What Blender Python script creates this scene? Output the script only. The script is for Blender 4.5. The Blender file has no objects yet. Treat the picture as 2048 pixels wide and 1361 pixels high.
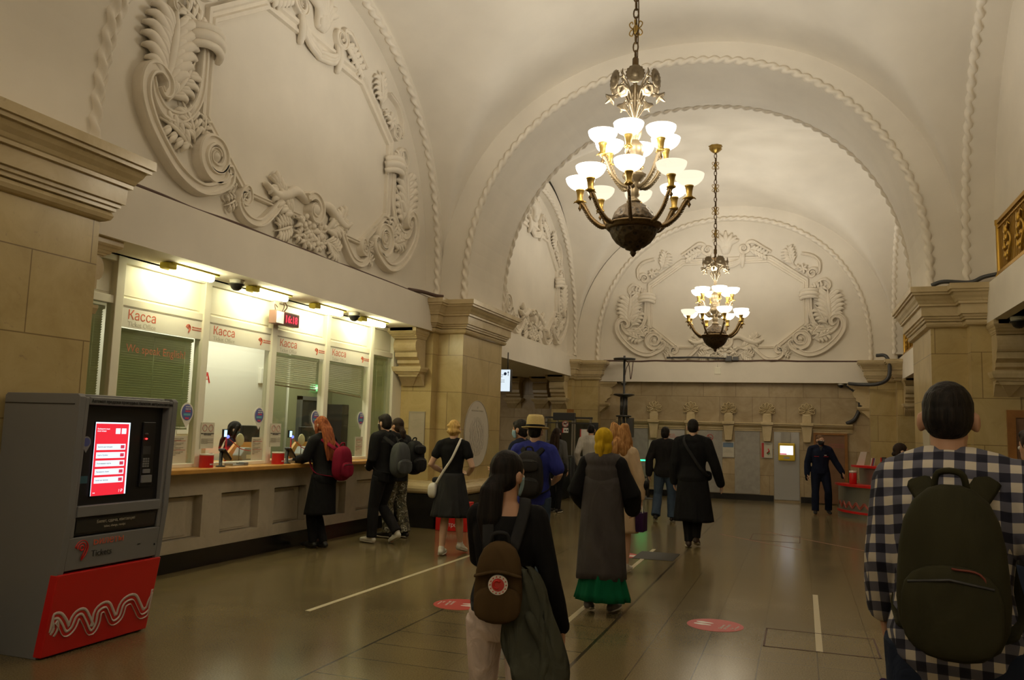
import bpy, math, random
import numpy as np
from mathutils import Vector, Matrix, Euler
random.seed(7)
PI = math.pi
scene = bpy.context.scene
COL = scene.collection

# ---------------------------------------------------------------- camera
yaw, pitch, roll, FPX = math.radians(-19.36), math.radians(6.26), math.radians(1.66), 1641.3
_f = Vector((math.sin(yaw)*math.cos(pitch), math.cos(yaw)*math.cos(pitch), math.sin(pitch)))
_r = Vector((math.cos(yaw), -math.sin(yaw), 0)); _u = _r.cross(_f)
_c, _s = math.cos(roll), math.sin(roll)
_r2, _u2 = _r*_c + _u*_s, _u*_c - _r*_s
cam = bpy.data.cameras.new('camera'); cam_o = bpy.data.objects.new('camera', cam); COL.objects.link(cam_o)
cam_o.matrix_world = Matrix(((_r2.x, _u2.x, -_f.x, 0), (_r2.y, _u2.y, -_f.y, 0), (_r2.z, _u2.z, -_f.z, 1.6), (0, 0, 0, 1)))
cam.sensor_width = 36; cam.lens = FPX/2048*36; cam.clip_end = 200
scene.camera = cam_o

# ---------------------------------------------------------------- world, exposure
w = bpy.data.worlds.new('world'); scene.world = w; w.use_nodes = True
w.node_tree.nodes['Background'].inputs[0].default_value = (1.0, .86, .66, 1)
w.node_tree.nodes['Background'].inputs[1].default_value = .035
vs = scene.view_settings
vs.view_transform = 'Standard'; vs.look = 'None'; vs.gamma = 1; vs.use_curve_mapping = False
vs.exposure = 0.0
try:
    scene.cycles.use_denoising = True; scene.cycles.use_adaptive_sampling = True; scene.cycles.adaptive_threshold = .03
    scene.cycles.max_bounces = 8; scene.cycles.diffuse_bounces = 4; scene.cycles.glossy_bounces = 3
    scene.cycles.transmission_bounces = 4; scene.cycles.transparent_max_bounces = 12
    scene.cycles.sample_clamp_indirect = 4.0
    scene.cycles.caustics_reflective = False; scene.cycles.caustics_refractive = False
except Exception:
    pass

def area_light(name, loc, rot, sx, sy, power, color):
    l = bpy.data.lights.new(name, 'AREA'); l.shape = 'RECTANGLE'; l.size = sx; l.size_y = sy
    l.energy = power; l.color = color
    o = bpy.data.objects.new(name, l); COL.objects.link(o); o.location = loc; o.rotation_euler = rot
    return o
# fluorescent ceiling fittings inside the ticket office and over the passages (out of sight of the camera)
area_light('office_ceiling_light', (-7.35, 9.2, 2.98), (0, 0, 0), .5, 3.2, 34, (1, .96, .84))
area_light('office_inner_light', (-7.9, 12.6, 3.1), (0, 0, 0), .6, 1.6, 20, (1, .98, .76))
area_light('passage_ceiling_light', (-8.2, 18.2, 3.05), (0, 0, 0), 1.2, 4.0, 40, (1, .90, .72))
area_light('gallery_passage_light', (4.3, 9.0, 3.02), (0, 0, 0), .6, 3.0, 14, (1, .88, .66))

# ---------------------------------------------------------------- mesh helpers
class MB:
    """collects shapes, links them as ONE mesh object"""
    def __init__(s): s.v = []; s.f = []; s.m = []; s.sm = []
    def add(s, vs, fs, mi=0, smooth=False):
        b = len(s.v); s.v.extend([tuple(p) for p in vs])
        for f in fs: s.f.append(tuple(b+i for i in f)); s.m.append(mi); s.sm.append(smooth)
        return s
    def box(s, x0, x1, y0, y1, z0, z1, mi=0, M=None):
        vs = [(x, y, z) for z in (z0, z1) for y in (y0, y1) for x in (x0, x1)]
        if M is not None: vs = [tuple(M @ Vector(p)) for p in vs]
        return s.add(vs, [(0, 2, 3, 1), (4, 5, 7, 6), (0, 1, 5, 4), (2, 6, 7, 3), (0, 4, 6, 2), (1, 3, 7, 5)], mi)
    def cbox(s, c, d, mi=0, M=None):
        return s.box(c[0]-d[0]/2, c[0]+d[0]/2, c[1]-d[1]/2, c[1]+d[1]/2, c[2]-d[2]/2, c[2]+d[2]/2, mi, M)
    def lathe(s, prof, c=(0, 0, 0), n=24, mi=0, M=None, smooth=True, caps=True, wave=None):
        vs = []; fs = []
        for r, z in prof:
            for k in range(n):
                a = 2*PI*k/n; rr = r*(wave(a) if wave else 1)
                p = Vector((rr*math.cos(a), rr*math.sin(a), z))
                if M is not None: p = M @ p
                vs.append((p.x+c[0], p.y+c[1], p.z+c[2]))
        for i in range(len(prof)-1):
            for k in range(n):
                fs.append((i*n+k, i*n+(k+1) % n, (i+1)*n+(k+1) % n, (i+1)*n+k))
        if caps:
            if prof[0][0] > 1e-4: fs.append(tuple(range(n-1, -1, -1)))
            if prof[-1][0] > 1e-4: fs.append(tuple((len(prof)-1)*n+k for k in range(n)))
        return s.add(vs, fs, mi, smooth)
    def tube(s, pts, rad, n=8, mi=0, smooth=True, up=(0, 0, 1), round_ends=False):
        """sweep an elliptical section; rad: number, list, or list of (a, b)"""
        P = [Vector(p) for p in pts]; N = len(P)
        R = [rad]*N if not isinstance(rad, (list, tuple)) else list(rad)
        R = [(r, r) if not isinstance(r, (list, tuple)) else r for r in R]
        if round_ends:
            d0 = (P[0]-P[1]).normalized(); d1 = (P[-1]-P[-2]).normalized()
            q0 = [(P[0]+d0*min(R[0])*math.sin(t), (R[0][0]*math.cos(t), R[0][1]*math.cos(t))) for t in (1.35, .95, .5)]
            q1 = [(P[-1]+d1*min(R[-1])*math.sin(t), (R[-1][0]*math.cos(t), R[-1][1]*math.cos(t))) for t in (.5, .95, 1.35)]
            P = [a for a, _ in q0]+P+[a for a, _ in q1]; R = [b for _, b in q0]+R+[b for _, b in q1]; N = len(P)
        vs = []; fs = []; upv = Vector(up); side = None
        for i in range(N):
            t = (P[min(i+1, N-1)]-P[max(i-1, 0)])
            t = t.normalized() if t.length > 1e-9 else Vector((0, 0, 1))
            if side is None:
                side = t.cross(upv)
                if side.length < 1e-3: side = t.cross(Vector((0, 1, 0)))
                if side.length < 1e-3: side = t.cross(Vector((1, 0, 0)))
            side = (side - t*side.dot(t)).normalized(); b = side.cross(t).normalized()
            for k in range(n):
                a = 2*PI*k/n
                vs.append(P[i]+side*(R[i][0]*math.cos(a))+b*(R[i][1]*math.sin(a)))
        for i in range(N-1):
            for k in range(n):
                fs.append((i*n+k, i*n+(k+1) % n, (i+1)*n+(k+1) % n, (i+1)*n+k))
        fs.append(tuple(range(n-1, -1, -1))); fs.append(tuple((N-1)*n+k for k in range(n)))
        return s.add(vs, fs, mi, smooth)
    def ell(s, c, r, M=None, nu=14, nv=9, mi=0, half=False):
        vs = []; fs = []
        for j in range(nv+1):
            t = (PI/2 if half else PI)*j/nv
            for k in range(nu):
                a = 2*PI*k/nu
                p = Vector((r[0]*math.sin(t)*math.cos(a), r[1]*math.sin(t)*math.sin(a), r[2]*math.cos(t)))
                if M is not None: p = M @ p
                vs.append((p.x+c[0], p.y+c[1], p.z+c[2]))
        for j in range(nv):
            for k in range(nu):
                fs.append((j*nu+k, (j+1)*nu+k, (j+1)*nu+(k+1) % nu, j*nu+(k+1) % nu))
        return s.add(vs, fs, mi, True)
    def prism(s, poly, h0, h1, to3, mi=0):
        """poly (a, b) outline, extruded h0..h1; to3(a, b, h) -> xyz"""
        n = len(poly)
        vs = [to3(a, b, h0) for a, b in poly]+[to3(a, b, h1) for a, b in poly]
        fs = [tuple(range(n-1, -1, -1)), tuple(range(n, 2*n))]+[(i, (i+1) % n, n+(i+1) % n, n+i) for i in range(n)]
        return s.add(vs, fs, mi)
    def rings(s, R, closed=True, caps=True, mi=0, smooth=False):
        """list of equally long point rings"""
        n = len(R[0]); vs = [p for r in R for p in r]; fs = []
        for i in range(len(R)-1):
            for k in range(n if closed else n-1):
                fs.append((i*n+k, i*n+(k+1) % n, (i+1)*n+(k+1) % n, (i+1)*n+k))
        if caps and closed:
            fs.append(tuple(range(n-1, -1, -1))); fs.append(tuple((len(R)-1)*n+k for k in range(n)))
        return s.add(vs, fs, mi, smooth)
    def xform(s, M):
        s.v = [tuple(M @ Vector(p)) for p in s.v]; return s
    def mesh(s, name):
        me = bpy.data.meshes.new(name); me.from_pydata(s.v, [], s.f); me.validate(clean_customdata=False)
        if len(me.polygons) == len(s.f):
            me.polygons.foreach_set('material_index', s.m); me.polygons.foreach_set('use_smooth', s.sm)
        else:
            for p in me.polygons: p.use_smooth = any(s.sm)
        me.update(); return me
    def build(s, name, mats, parent=None, loc=None, rotz=0, bevel=0, seg=2, norm=False):
        me = s.mesh(name)
        for m in (mats if isinstance(mats, (list, tuple)) else [mats]): me.materials.append(m)
        o = bpy.data.objects.new(name, me); COL.objects.link(o)
        if parent is not None: o.parent = parent
        if loc is not None: o.location = loc
        if rotz: o.rotation_euler = (0, 0, rotz)
        if bevel:
            b = o.modifiers.new('bevel', 'BEVEL'); b.width = bevel; b.segments = seg; b.limit_method = 'ANGLE'; b.angle_limit = .6
        return o

def tag(o, label=None, cat=None, group=None, kind=None):
    if label: o['label'] = label
    if cat: o['category'] = cat
    if group: o['group'] = group
    if kind: o['kind'] = kind
    return o
def thing(name, label, cat, loc=(0, 0, 0), rotz=0, group=None):
    o = bpy.data.objects.new(name, None); COL.objects.link(o); o.empty_display_size = .1
    o.location = loc; o.rotation_euler = (0, 0, rotz)
    return tag(o, label, cat, group)
def struct(o, label=None):
    o['kind'] = 'structure'
    if label: o['label'] = label
    return o
def copy_tree(o, parent=None):
    c = o.copy(); COL.objects.link(c)
    if parent is not None:
        c.parent = parent; c.matrix_parent_inverse = o.matrix_parent_inverse.copy()
    for ch in [x for x in bpy.data.objects if x.parent == o]: copy_tree(ch, c)
    return c
FACE = {'+x': Matrix(((0, 0, 1), (1, 0, 0), (0, 1, 0))), '-y': Matrix(((1, 0, 0), (0, 0, -1), (0, 1, 0))),
        '-x': Matrix(((0, 0, -1), (-1, 0, 0), (0, 1, 0))), 'up': Matrix.Identity(3)}
_tmp = bpy.data.scenes.new('tmp')          # scratch scene, removed at the end
def baked(o):
    with bpy.context.temp_override(scene=_tmp, view_layer=_tmp.view_layers[0]):
        return bpy.data.meshes.new_from_object(o.evaluated_get(bpy.context.evaluated_depsgraph_get()))
def text(name, s, size, loc, face, m, parent=None, ext=.001, align='LEFT', rot=None, bold=0, sx=1, line=1.0):
    c = bpy.data.curves.new(name, 'FONT'); c.body = s; c.size = size; c.extrude = ext; c.align_x = align; c.offset = bold
    c.resolution_u = 3; c.space_line = line
    raw = bpy.data.objects.new('raw', c); _tmp.collection.objects.link(raw); me = baked(raw); me.name = name
    bpy.data.objects.remove(raw); bpy.data.curves.remove(c); me.materials.clear(); me.materials.append(m)
    for p in me.polygons: p.material_index = 0
    o = bpy.data.objects.new(name, me); COL.objects.link(o)
    R = FACE[face] if isinstance(face, str) else face
    if rot is not None: R = R @ rot
    Mw = Matrix.Translation(loc) @ R.to_4x4() @ Matrix.Diagonal((sx, 1, 1, 1))
    o.matrix_local = Mw
    if parent is not None: o.parent = parent
    return o
def card(name, loc, face, w_, h_, m, parent=None, t=.004, rnd=0):
    """thin sheet of paper / plate with real thickness, centred at loc"""
    mb = MB()
    if rnd: poly = rrect(w_, h_, rnd)
    else: poly = [(-w_/2, -h_/2), (w_/2, -h_/2), (w_/2, h_/2), (-w_/2, h_/2)]
    R = FACE[face] if isinstance(face, str) else face; L = Vector(loc)
    mb.prism(poly, 0, t, lambda a, b, h: tuple(L + R @ Vector((a, b, h))))
    return mb.build(name, m, parent)
def rrect(w_, h_, r, n=5):
    P = []
    for cx, cy, a0 in ((w_/2-r, h_/2-r, 0), (-w_/2+r, h_/2-r, 90), (-w_/2+r, -h_/2+r, 180), (w_/2-r, -h_/2+r, 270)):
        for k in range(n+1):
            a = math.radians(a0+90*k/n); P.append((cx+r*math.cos(a), cy+r*math.sin(a)))
    return P
def circ(r, n=24, e=1): return [(r*math.cos(2*PI*k/n), e*r*math.sin(2*PI*k/n)) for k in range(n)]
def smooth_path(P, n=8):
    """Catmull-Rom through points of any dimension"""
    P = [np.array(p, float) for p in P]; Q = [2*P[0]-P[1]]+P+[2*P[-1]-P[-2]]; out = []
    for i in range(1, len(Q)-2):
        a, b, c, d = Q[i-1], Q[i], Q[i+1], Q[i+2]
        for k in range(n):
            t = k/n
            out.append(.5*((2*b)+(c-a)*t+(2*a-5*b+4*c-d)*t*t+(3*b-a-3*c+d)*t**3))
    out.append(P[-1]); return [tuple(p) for p in out]

# ---------------------------------------------------------------- materials
def new_mat(name):
    m = bpy.data.materials.new(name); m.use_nodes = True
    nt = m.node_tree; return m, nt, nt.nodes['Principled BSDF']
def N(nt, t, **kw):
    n = nt.nodes.new(t)
    for k, v in kw.items():
        if k.startswith('i_'):
            key = k[2:]; n.inputs[int(key) if key.isdigit() else key].default_value = v
        else: setattr(n, k, v)
    return n
def L(nt, a, b): nt.links.new(a, b)
def mth(nt, op, a, b=None, c=None):
    n = nt.nodes.new('ShaderNodeMath'); n.operation = op
    for i, x in enumerate((a, b, c)):
        if x is None: continue
        if isinstance(x, (int, float)): n.inputs[i].default_value = x
        else: nt.links.new(x, n.inputs[i])
    return n.outputs[0]
def ramp(nt, fac, stops, interp='LINEAR'):
    r = nt.nodes.new('ShaderNodeValToRGB'); r.color_ramp.interpolation = interp
    e = r.color_ramp.elements
    while len(e) < len(stops): e.new(.5)
    for i, (p, c) in enumerate(stops): e[i].position = p; e[i].color = (*c, 1)
    nt.links.new(fac, r.inputs[0]); return r.outputs[0]
def mixc(nt, fac, a, b, mode='MIX'):
    n = nt.nodes.new('ShaderNodeMix'); n.data_type = 'RGBA'; n.blend_type = mode
    for s_, x in ((0, fac), (6, a), (7, b)):
        if isinstance(x, (int, float)): n.inputs[s_].default_value = x
        elif isinstance(x, tuple): n.inputs[s_].default_value = (*x, 1) if len(x) == 3 else x
        else: nt.links.new(x, n.inputs[s_])
    return n.outputs[2]
def plain(name, col, rough=.5, metal=0, emit=0, ecol=None, noise=0, nscale=20, bump=0, bscale=60, spec=None, coat=0):
    m, nt, b = new_mat(name)
    b.inputs['Base Color'].default_value = (*col, 1); b.inputs['Roughness'].default_value = rough; b.inputs['Metallic'].default_value = metal
    if spec is not None: b.inputs['Specular IOR Level'].default_value = spec
    if coat: b.inputs['Coat Weight'].default_value = coat
    if emit:
        b.inputs['Emission Color'].default_value = (*(ecol or col), 1); b.inputs['Emission Strength'].default_value = emit
    if noise or bump:
        tc = N(nt, 'ShaderNodeTexCoord')
        if noise:
            nz = N(nt, 'ShaderNodeTexNoise', i_Scale=nscale, i_Detail=5.0); L(nt, tc.outputs['Object'], nz.inputs['Vector'])
            lo = tuple(c*(1-noise) for c in col); hi = tuple(min(1, c*(1+noise)) for c in col)
            L(nt, ramp(nt, nz.outputs['Fac'], [(.3, lo), (.7, hi)]), b.inputs['Base Color'])
        if bump:
            n2 = N(nt, 'ShaderNodeTexNoise', i_Scale=bscale, i_Detail=4.0); L(nt, tc.outputs['Object'], n2.inputs['Vector'])
            bp = N(nt, 'ShaderNodeBump', i_Strength=bump, i_Distance=.01); L(nt, n2.outputs['Fac'], bp.inputs['Height']); L(nt, bp.outputs[0], b.inputs['Normal'])
    return m
def emis(name, col, s): return plain(name, (.0, .0, .0), .4, 0, s, col)
def wall_uv(nt):
    """block coordinates: along the wall, up; picked by the facing of the surface"""
    g = N(nt, 'ShaderNodeNewGeometry'); sp = N(nt, 'ShaderNodeSeparateXYZ'); L(nt, g.outputs['Position'], sp.inputs[0])
    sn = N(nt, 'ShaderNodeSeparateXYZ'); L(nt, g.outputs['True Normal'], sn.inputs[0])
    k = mth(nt, 'GREATER_THAN', mth(nt, 'ABSOLUTE', sn.outputs[0]), .6)
    u = mth(nt, 'ADD', mth(nt, 'MULTIPLY', sp.outputs[1], k), mth(nt, 'MULTIPLY', sp.outputs[0], mth(nt, 'SUBTRACT', 1.0, k)))
    c = N(nt, 'ShaderNodeCombineXYZ'); L(nt, u, c.inputs[0]); L(nt, sp.outputs[2], c.inputs[1]); return c.outputs[0], g.outputs['Position']
def marble(name, base, dark, vein, bw=1.05, bh=.62, off=.28, rough=.28, joints=True):
    m, nt, b = new_mat(name); uv, pos = wall_uv(nt)
    n1 = N(nt, 'ShaderNodeTexNoise', i_Scale=1.6, i_Detail=8.0, i_Roughness=.65, i_Distortion=1.2); L(nt, pos, n1.inputs['Vector'])
    n2 = N(nt, 'ShaderNodeTexNoise', i_Scale=5.0, i_Detail=10.0, i_Roughness=.7, i_Distortion=2.5); L(nt, pos, n2.inputs['Vector'])
    c = ramp(nt, n1.outputs['Fac'], [(.32, dark), (.62, base)])
    v = ramp(nt, n2.outputs['Fac'], [(.30, (1, 1, 1)), (.40, (0, 0, 0))])
    c = mixc(nt, mth(nt, 'MULTIPLY', v, .5), c, vein)
    if joints:
        mp = N(nt, 'ShaderNodeMapping'); mp.inputs['Location'].default_value = (.31, off, 0); L(nt, uv, mp.inputs[0])
        br = N(nt, 'ShaderNodeTexBrick', offset=.5, i_Scale=1.0); L(nt, mp.outputs[0], br.inputs['Vector'])
        br.inputs['Color1'].default_value = (.86, .86, .86, 1); br.inputs['Color2'].default_value = (1.0, 1.0, 1.0, 1); br.inputs['Mortar'].default_value = (.42, .38, .33, 1)
        br.inputs['Mortar Size'].default_value = .005; br.inputs['Mortar Smooth'].default_value = .1
        br.inputs['Brick Width'].default_value = bw; br.inputs['Row Height'].default_value = bh
        c = mixc(nt, 1.0, c, br.outputs['Color'], 'MULTIPLY')
    L(nt, c, b.inputs['Base Color']); b.inputs['Roughness'].default_value = rough
    return m
# ---------------------------------------------------------------- shared materials
M_plaster = plain('plaster', (.82, .76, .66), .75, noise=.05, nscale=1.3, bump=.12, bscale=9)
M_stucco = plain('stucco', (.83, .76, .65), .7, noise=.04, nscale=6)
M_marble = marble('marble_blocks', (.58, .45, .21), (.46, .34, .135), (.30, .21, .12))
M_marble_s = marble('marble_carved', (.62, .50, .30), (.50, .39, .21), (.36, .26, .15), joints=False, rough=.22)
M_marble_b = marble('marble_back', (.52, .41, .25), (.38, .28, .15), (.28, .19, .11), bw=.82, bh=.66, off=.02)
M_marble_c = marble('marble_counter', (.50, .44, .34), (.38, .33, .25), (.30, .26, .20), joints=False, rough=.35)
M_blackstone = plain('black_stone', (.012, .011, .010), .22, noise=.3, nscale=8)
M_graypanel = plain('gray_panel', (.36, .34, .30), .35, noise=.10, nscale=9)
M_white = plain('white_frame', (.82, .78, .66), .4)
M_panelwhite = plain('white_panel', (.84, .80, .66), .45)
M_office = plain('office_wall', (.82, .80, .72), .7)
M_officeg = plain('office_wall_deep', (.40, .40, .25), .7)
M_black = plain('black_plastic', (.012, .012, .013), .35)
M_dkgray = plain('dark_gray', (.045, .045, .047), .4)
M_gray = plain('gray_plastic', (.19, .19, .195), .45)
M_steel = plain('brushed_steel', (.42, .42, .42), .32, 1.0)
M_steeld = plain('dark_steel', (.10, .10, .10), .4, .8)
M_red = plain('red_paint', (.60, .016, .014), .35)
M_redtext = plain('red_lettering', (.62, .12, .06), .5)
M_redvinyl = plain('red_vinyl', (.50, .045, .035), .5)
M_graytext = plain('gray_lettering', (.42, .38, .30), .5)
M_blktext = plain('black_lettering', (.02, .02, .02), .5)
M_whitetext = plain('white_lettering', (.80, .78, .74), .5)
M_wht = plain('white_card', (.74, .71, .63), .55)
M_paper = plain('paper', (.62, .58, .47), .6)
M_wood = plain('counter_wood', (.58, .30, .07), .32, noise=.15, nscale=5)
M_doorwood = plain('brown_door', (.22, .115, .06), .45, noise=.15, nscale=4)
M_oak = plain('oak_frame', (.30, .13, .03), .4, noise=.2, nscale=6)
M_orange = plain('orange_board', (.78, .46, .16), .5)
M_bronze = plain('bronze', (.115, .07, .026), .45, .7, noise=.25, nscale=30, bump=.4, bscale=80)
M_brass = plain('brass', (.36, .235, .06), .38, .85)
M_silver = plain('pale_gilding', (.20, .155, .095), .42, .6)
M_gold = plain('gilded_grille', (.55, .33, .06), .38, .9)
def glass_bowl_mat(name, col, s, tr):
    m = bpy.data.materials.new(name); m.use_nodes = True; nt = m.node_tree; nt.nodes.clear(); m.cycles.emission_sampling = 'NONE'
    o = N(nt, 'ShaderNodeOutputMaterial'); e = N(nt, 'ShaderNodeEmission'); e.inputs[0].default_value = (*col, 1); e.inputs[1].default_value = s
    t = N(nt, 'ShaderNodeBsdfTransparent'); t.inputs[0].default_value = (1, .95, .85, 1); mx = N(nt, 'ShaderNodeMixShader'); mx.inputs[0].default_value = 1-tr
    L(nt, t.outputs[0], mx.inputs[1]); L(nt, e.outputs[0], mx.inputs[2]); L(nt, mx.outputs[0], o.inputs[0]); return m
M_shade = glass_bowl_mat('lit_glass', (1, .95, .82), 6.0, .5)
M_shade_far = M_shade
M_shade2 = glass_bowl_mat('lit_glass_dim', (1, .90, .68), 1.15, .25)
M_tube = emis('fluorescent', (1, .94, .56), 42.0)
M_yellowcap = plain('yellow_cap', (.80, .70, .10), .4)
M_blind = plain('blind_slats', (.56, .62, .42), .5)
M_blindl = plain('blind_slats_light', (.80, .79, .66), .45)
M_cable = plain('cable_brown', (.10, .055, .04), .7)
M_pink = plain('faded_red', (.45, .13, .11), .6)

def floor_mat():
    m, nt, b = new_mat('polished_granite')
    g = N(nt, 'ShaderNodeNewGeometry'); sp = N(nt, 'ShaderNodeSeparateXYZ'); L(nt, g.outputs['Position'], sp.inputs[0])
    X, Y = sp.outputs[0], sp.outputs[1]
    def line(c, at, wd):
        return mth(nt, 'LESS_THAN', mth(nt, 'ABSOLUTE', mth(nt, 'SUBTRACT', c, at)), wd)
    def rep(c, off, per, wd):
        return mth(nt, 'LESS_THAN', mth(nt, 'ABSOLUTE', mth(nt, 'SUBTRACT', mth(nt, 'FLOORED_MODULO', mth(nt, 'SUBTRACT', c, off-per/2), per), per/2)), wd)
    def rng(c, a, b_): return mth(nt, 'MULTIPLY', mth(nt, 'GREATER_THAN', c, a), mth(nt, 'LESS_THAN', c, b_))
    A = mth(nt, 'MULTIPLY', rng(X, -3.0, -1.5), rep(Y, 5.63, .405, .006))
    A2 = mth(nt, 'MULTIPLY', mth(nt, 'MULTIPLY', rng(X, -3.0, -1.5), rep(X, -2.25, .75, .0018)), .35)
    B = mth(nt, 'MULTIPLY', rng(X, -1.5, 9), mth(nt, 'MULTIPLY', rep(X, -1.09, .4, .0042), .85))
    B2 = mth(nt, 'MULTIPLY', rng(X, -1.5, 9), mth(nt, 'MULTIPLY', rep(Y, 6.4, 1.2, .003), .4))
    Cc = mth(nt, 'MULTIPLY', mth(nt, 'MULTIPLY', rng(X, -7, -3.0), rng(Y, 8.2, 9.55)), rep(X, -5.01, .405, .0065))
    Cd = mth(nt, 'MULTIPLY', rng(X, -7, -3.0), mth(nt, 'MAXIMUM', line(Y, 8.2, .006), line(Y, 9.55, .006)))
    C2 = mth(nt, 'MULTIPLY', mth(nt, 'MULTIPLY', rng(X, -7, -3.0), rep(Y, 6.2, .8, .0016)), .15)
    D = mth(nt, 'MAXIMUM', line(X, -3.0, .010), line(X, -1.5, .012))
    J = A
    for q in (A2, B, B2, Cc, Cd, C2, D): J = mth(nt, 'MAXIMUM', J, q)
    n1 = N(nt, 'ShaderNodeTexNoise', i_Scale=90.0, i_Detail=2.0); L(nt, g.outputs['Position'], n1.inputs['Vector'])
    n2 = N(nt, 'ShaderNodeTexNoise', i_Scale=1.1, i_Detail=5.0); L(nt, g.outputs['Position'], n2.inputs['Vector'])
    c = ramp(nt, n1.outputs['Fac'], [(.3, (.15, .116, .055)), (.7, (.225, .175, .088))])
    c = mixc(nt, .45, c, ramp(nt, n2.outputs['Fac'], [(.3, (.6, .6, .6)), (.7, (1.15, 1.12, 1.05))]), 'MULTIPLY')
    c = mixc(nt, mth(nt, 'MULTIPLY', J, .82), c, (.022, .018, .013))
    L(nt, c, b.inputs['Base Color'])
    L(nt, mth(nt, 'ADD', mth(nt, 'MULTIPLY', n2.outputs['Fac'], 0.10), .12), b.inputs['Roughness'])
    b.inputs['Specular IOR Level'].default_value = .30
    return m
M_floor = floor_mat()
def glass_mat(name, tint=(.93, .96, .90), refl=1.0):
    m = bpy.data.materials.new(name); m.use_nodes = True; nt = m.node_tree; nt.nodes.clear()
    o = N(nt, 'ShaderNodeOutputMaterial'); t = N(nt, 'ShaderNodeBsdfTransparent'); t.inputs[0].default_value = (*tint, 1)
    g = N(nt, 'ShaderNodeBsdfGlossy'); g.inputs['Roughness'].default_value = .03; g.inputs[0].default_value = (refl, refl, refl, 1)
    lw = N(nt, 'ShaderNodeLayerWeight'); lw.inputs[0].default_value = .5; mx = N(nt, 'ShaderNodeMixShader')
    fr = mth(nt, 'ADD', mth(nt, 'MULTIPLY', mth(nt, 'POWER', lw.outputs['Facing'], 4.0), .75), .04)
    L(nt, fr, mx.inputs[0]); L(nt, t.outputs[0], mx.inputs[1]); L(nt, g.outputs[0], mx.inputs[2]); L(nt, mx.outputs[0], o.inputs[0])
    return m
M_glass = glass_mat('window_glass')
M_glassd = glass_mat('booth_glass', (.72, .74, .68))
# ---------------------------------------------------------------- the room
XC, RA, Z0 = -1.78, 3.52, 3.97          # hall axis, arch radius, springing
PY = ((3.1, 5.0), (12.63, 14.52))       # piers along the hall
XL, XR = -5.75, 2.19                    # wall rib planes
ZT = 3.735                              # top of the pier cornices and beams
YB = 21.75                              # face of the far wall
struct(MB().box(-13, 9, -7, 24, -.1, 0).build('floor', M_floor), 'polished grey brown granite floor with dark tile joints')

def se(t, r, p=2.14):
    """point on a slightly squared half circle, t 0..pi"""
    c, s = math.cos(t), math.sin(t)
    return r*math.copysign(abs(c)**(2/p), c), r*abs(s)**(2/p)
def arch_pts(r, z0, zb, n=56, p=2.14, rz=None):
    A = [(-r, zb)]
    for k in range(n+1):
        a, z = se(PI-PI*k/n, r, p); A.append((a, z0+z*((rz or r)/r)))
    return A+[(r, zb)]
def arch_band(name, to3, ri, ro, z0, zb, d0, d1, roz=None, mat=None):
    """arched band: outline in (a, z), between depths d0 and d1"""
    mb = MB(); A = arch_pts(ri, z0, zb); B = arch_pts(ro, z0, zb, rz=roz); R = []
    for a, b in zip(A, B):
        R.append([to3(*a, d0), to3(*a, d1), to3(*b, d1), to3(*b, d0)])
    mb.rings(R, True, True); me = mb.build(name, mat or M_plaster)
    struct(me); return me
def rope(name, path, r=.048, pitch=.18, step=.022, n=10, label=None):
    P = [Vector(p) for p in path]; Lc = [0]
    for a, b in zip(P, P[1:]): Lc.append(Lc[-1]+(b-a).length)
    m = int(Lc[-1]/step); Q = []; j = 0
    for i in range(m+1):
        s_ = Lc[-1]*i/m
        while j < len(Lc)-2 and Lc[j+1] < s_: j += 1
        Q.append(P[j].lerp(P[j+1], (s_-Lc[j])/max(1e-9, Lc[j+1]-Lc[j])))
    mb = MB(); vs = []; fs = []; side = None
    for i, q in enumerate(Q):
        t = (Q[min(i+1, m)]-Q[max(i-1, 0)]).normalized()
        if side is None:
            side = t.cross(Vector((.3, .9, .1)))
        side = (side-t*side.dot(t)).normalized(); b = side.cross(t)
        for k in range(n):
            a = 2*PI*k/n; rr = r*(1+.36*math.cos(2*a-2*PI*i*step/pitch))
            vs.append(q+side*rr*math.cos(a)+b*rr*math.sin(a))
    for i in range(m):
        for k in range(n): fs.append((i*n+k, i*n+(k+1) % n, (i+1)*n+(k+1) % n, (i+1)*n+k))
    mb.add(vs, fs, 0, True); o = mb.build(name, M_stucco); struct(o, label); return o

def vault(cy, hx, hy, x0c, rise, cxv=XC, hz=3.82, zs=Z0, name='ceiling', drop=0):
    nx = ny = 72; mb = MB(); vs = []; fs = []
    for i in range(nx+1):
        ax = -PI/2+PI*i/nx; sx = math.sin(ax)
        for j in range(ny+1):
            ay = -PI/2+PI*j/ny; sy = math.sin(ay)
            za = hz*max(0, 1-abs(sx)**2.14)**(1/2.14)*(1-drop*(sy+1)/2); zb = hz*max(0, 1-abs(sy)**2.14)**(1/2.14)
            k = .10*(1-sx*sx)*(1-sy*sy)
            z = zs+.5*(za+zb+math.sqrt((za-zb)**2+k))+rise*(1-sx*sx)*(1-sy*sy)
            vs.append((cxv+hx*sx, cy+hy*sy, z))
    for i in range(nx):
        for j in range(ny):
            a = i*(ny+1)+j; fs.append((a, a+1, a+ny+2, a+ny+1))
    mb.add(vs, fs, 0, True); o = mb.build(name, M_plaster); struct(o, 'white plastered groin vault'); return o
CY1 = 8.86; CY2 = 18.14
vault(CY1, 3.97, 3.84, 0, .22); vault(CY2, 3.97, 3.64, 0, .16, drop=.045); vault(-.70, 3.97, 3.84, 0, .22)

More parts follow.
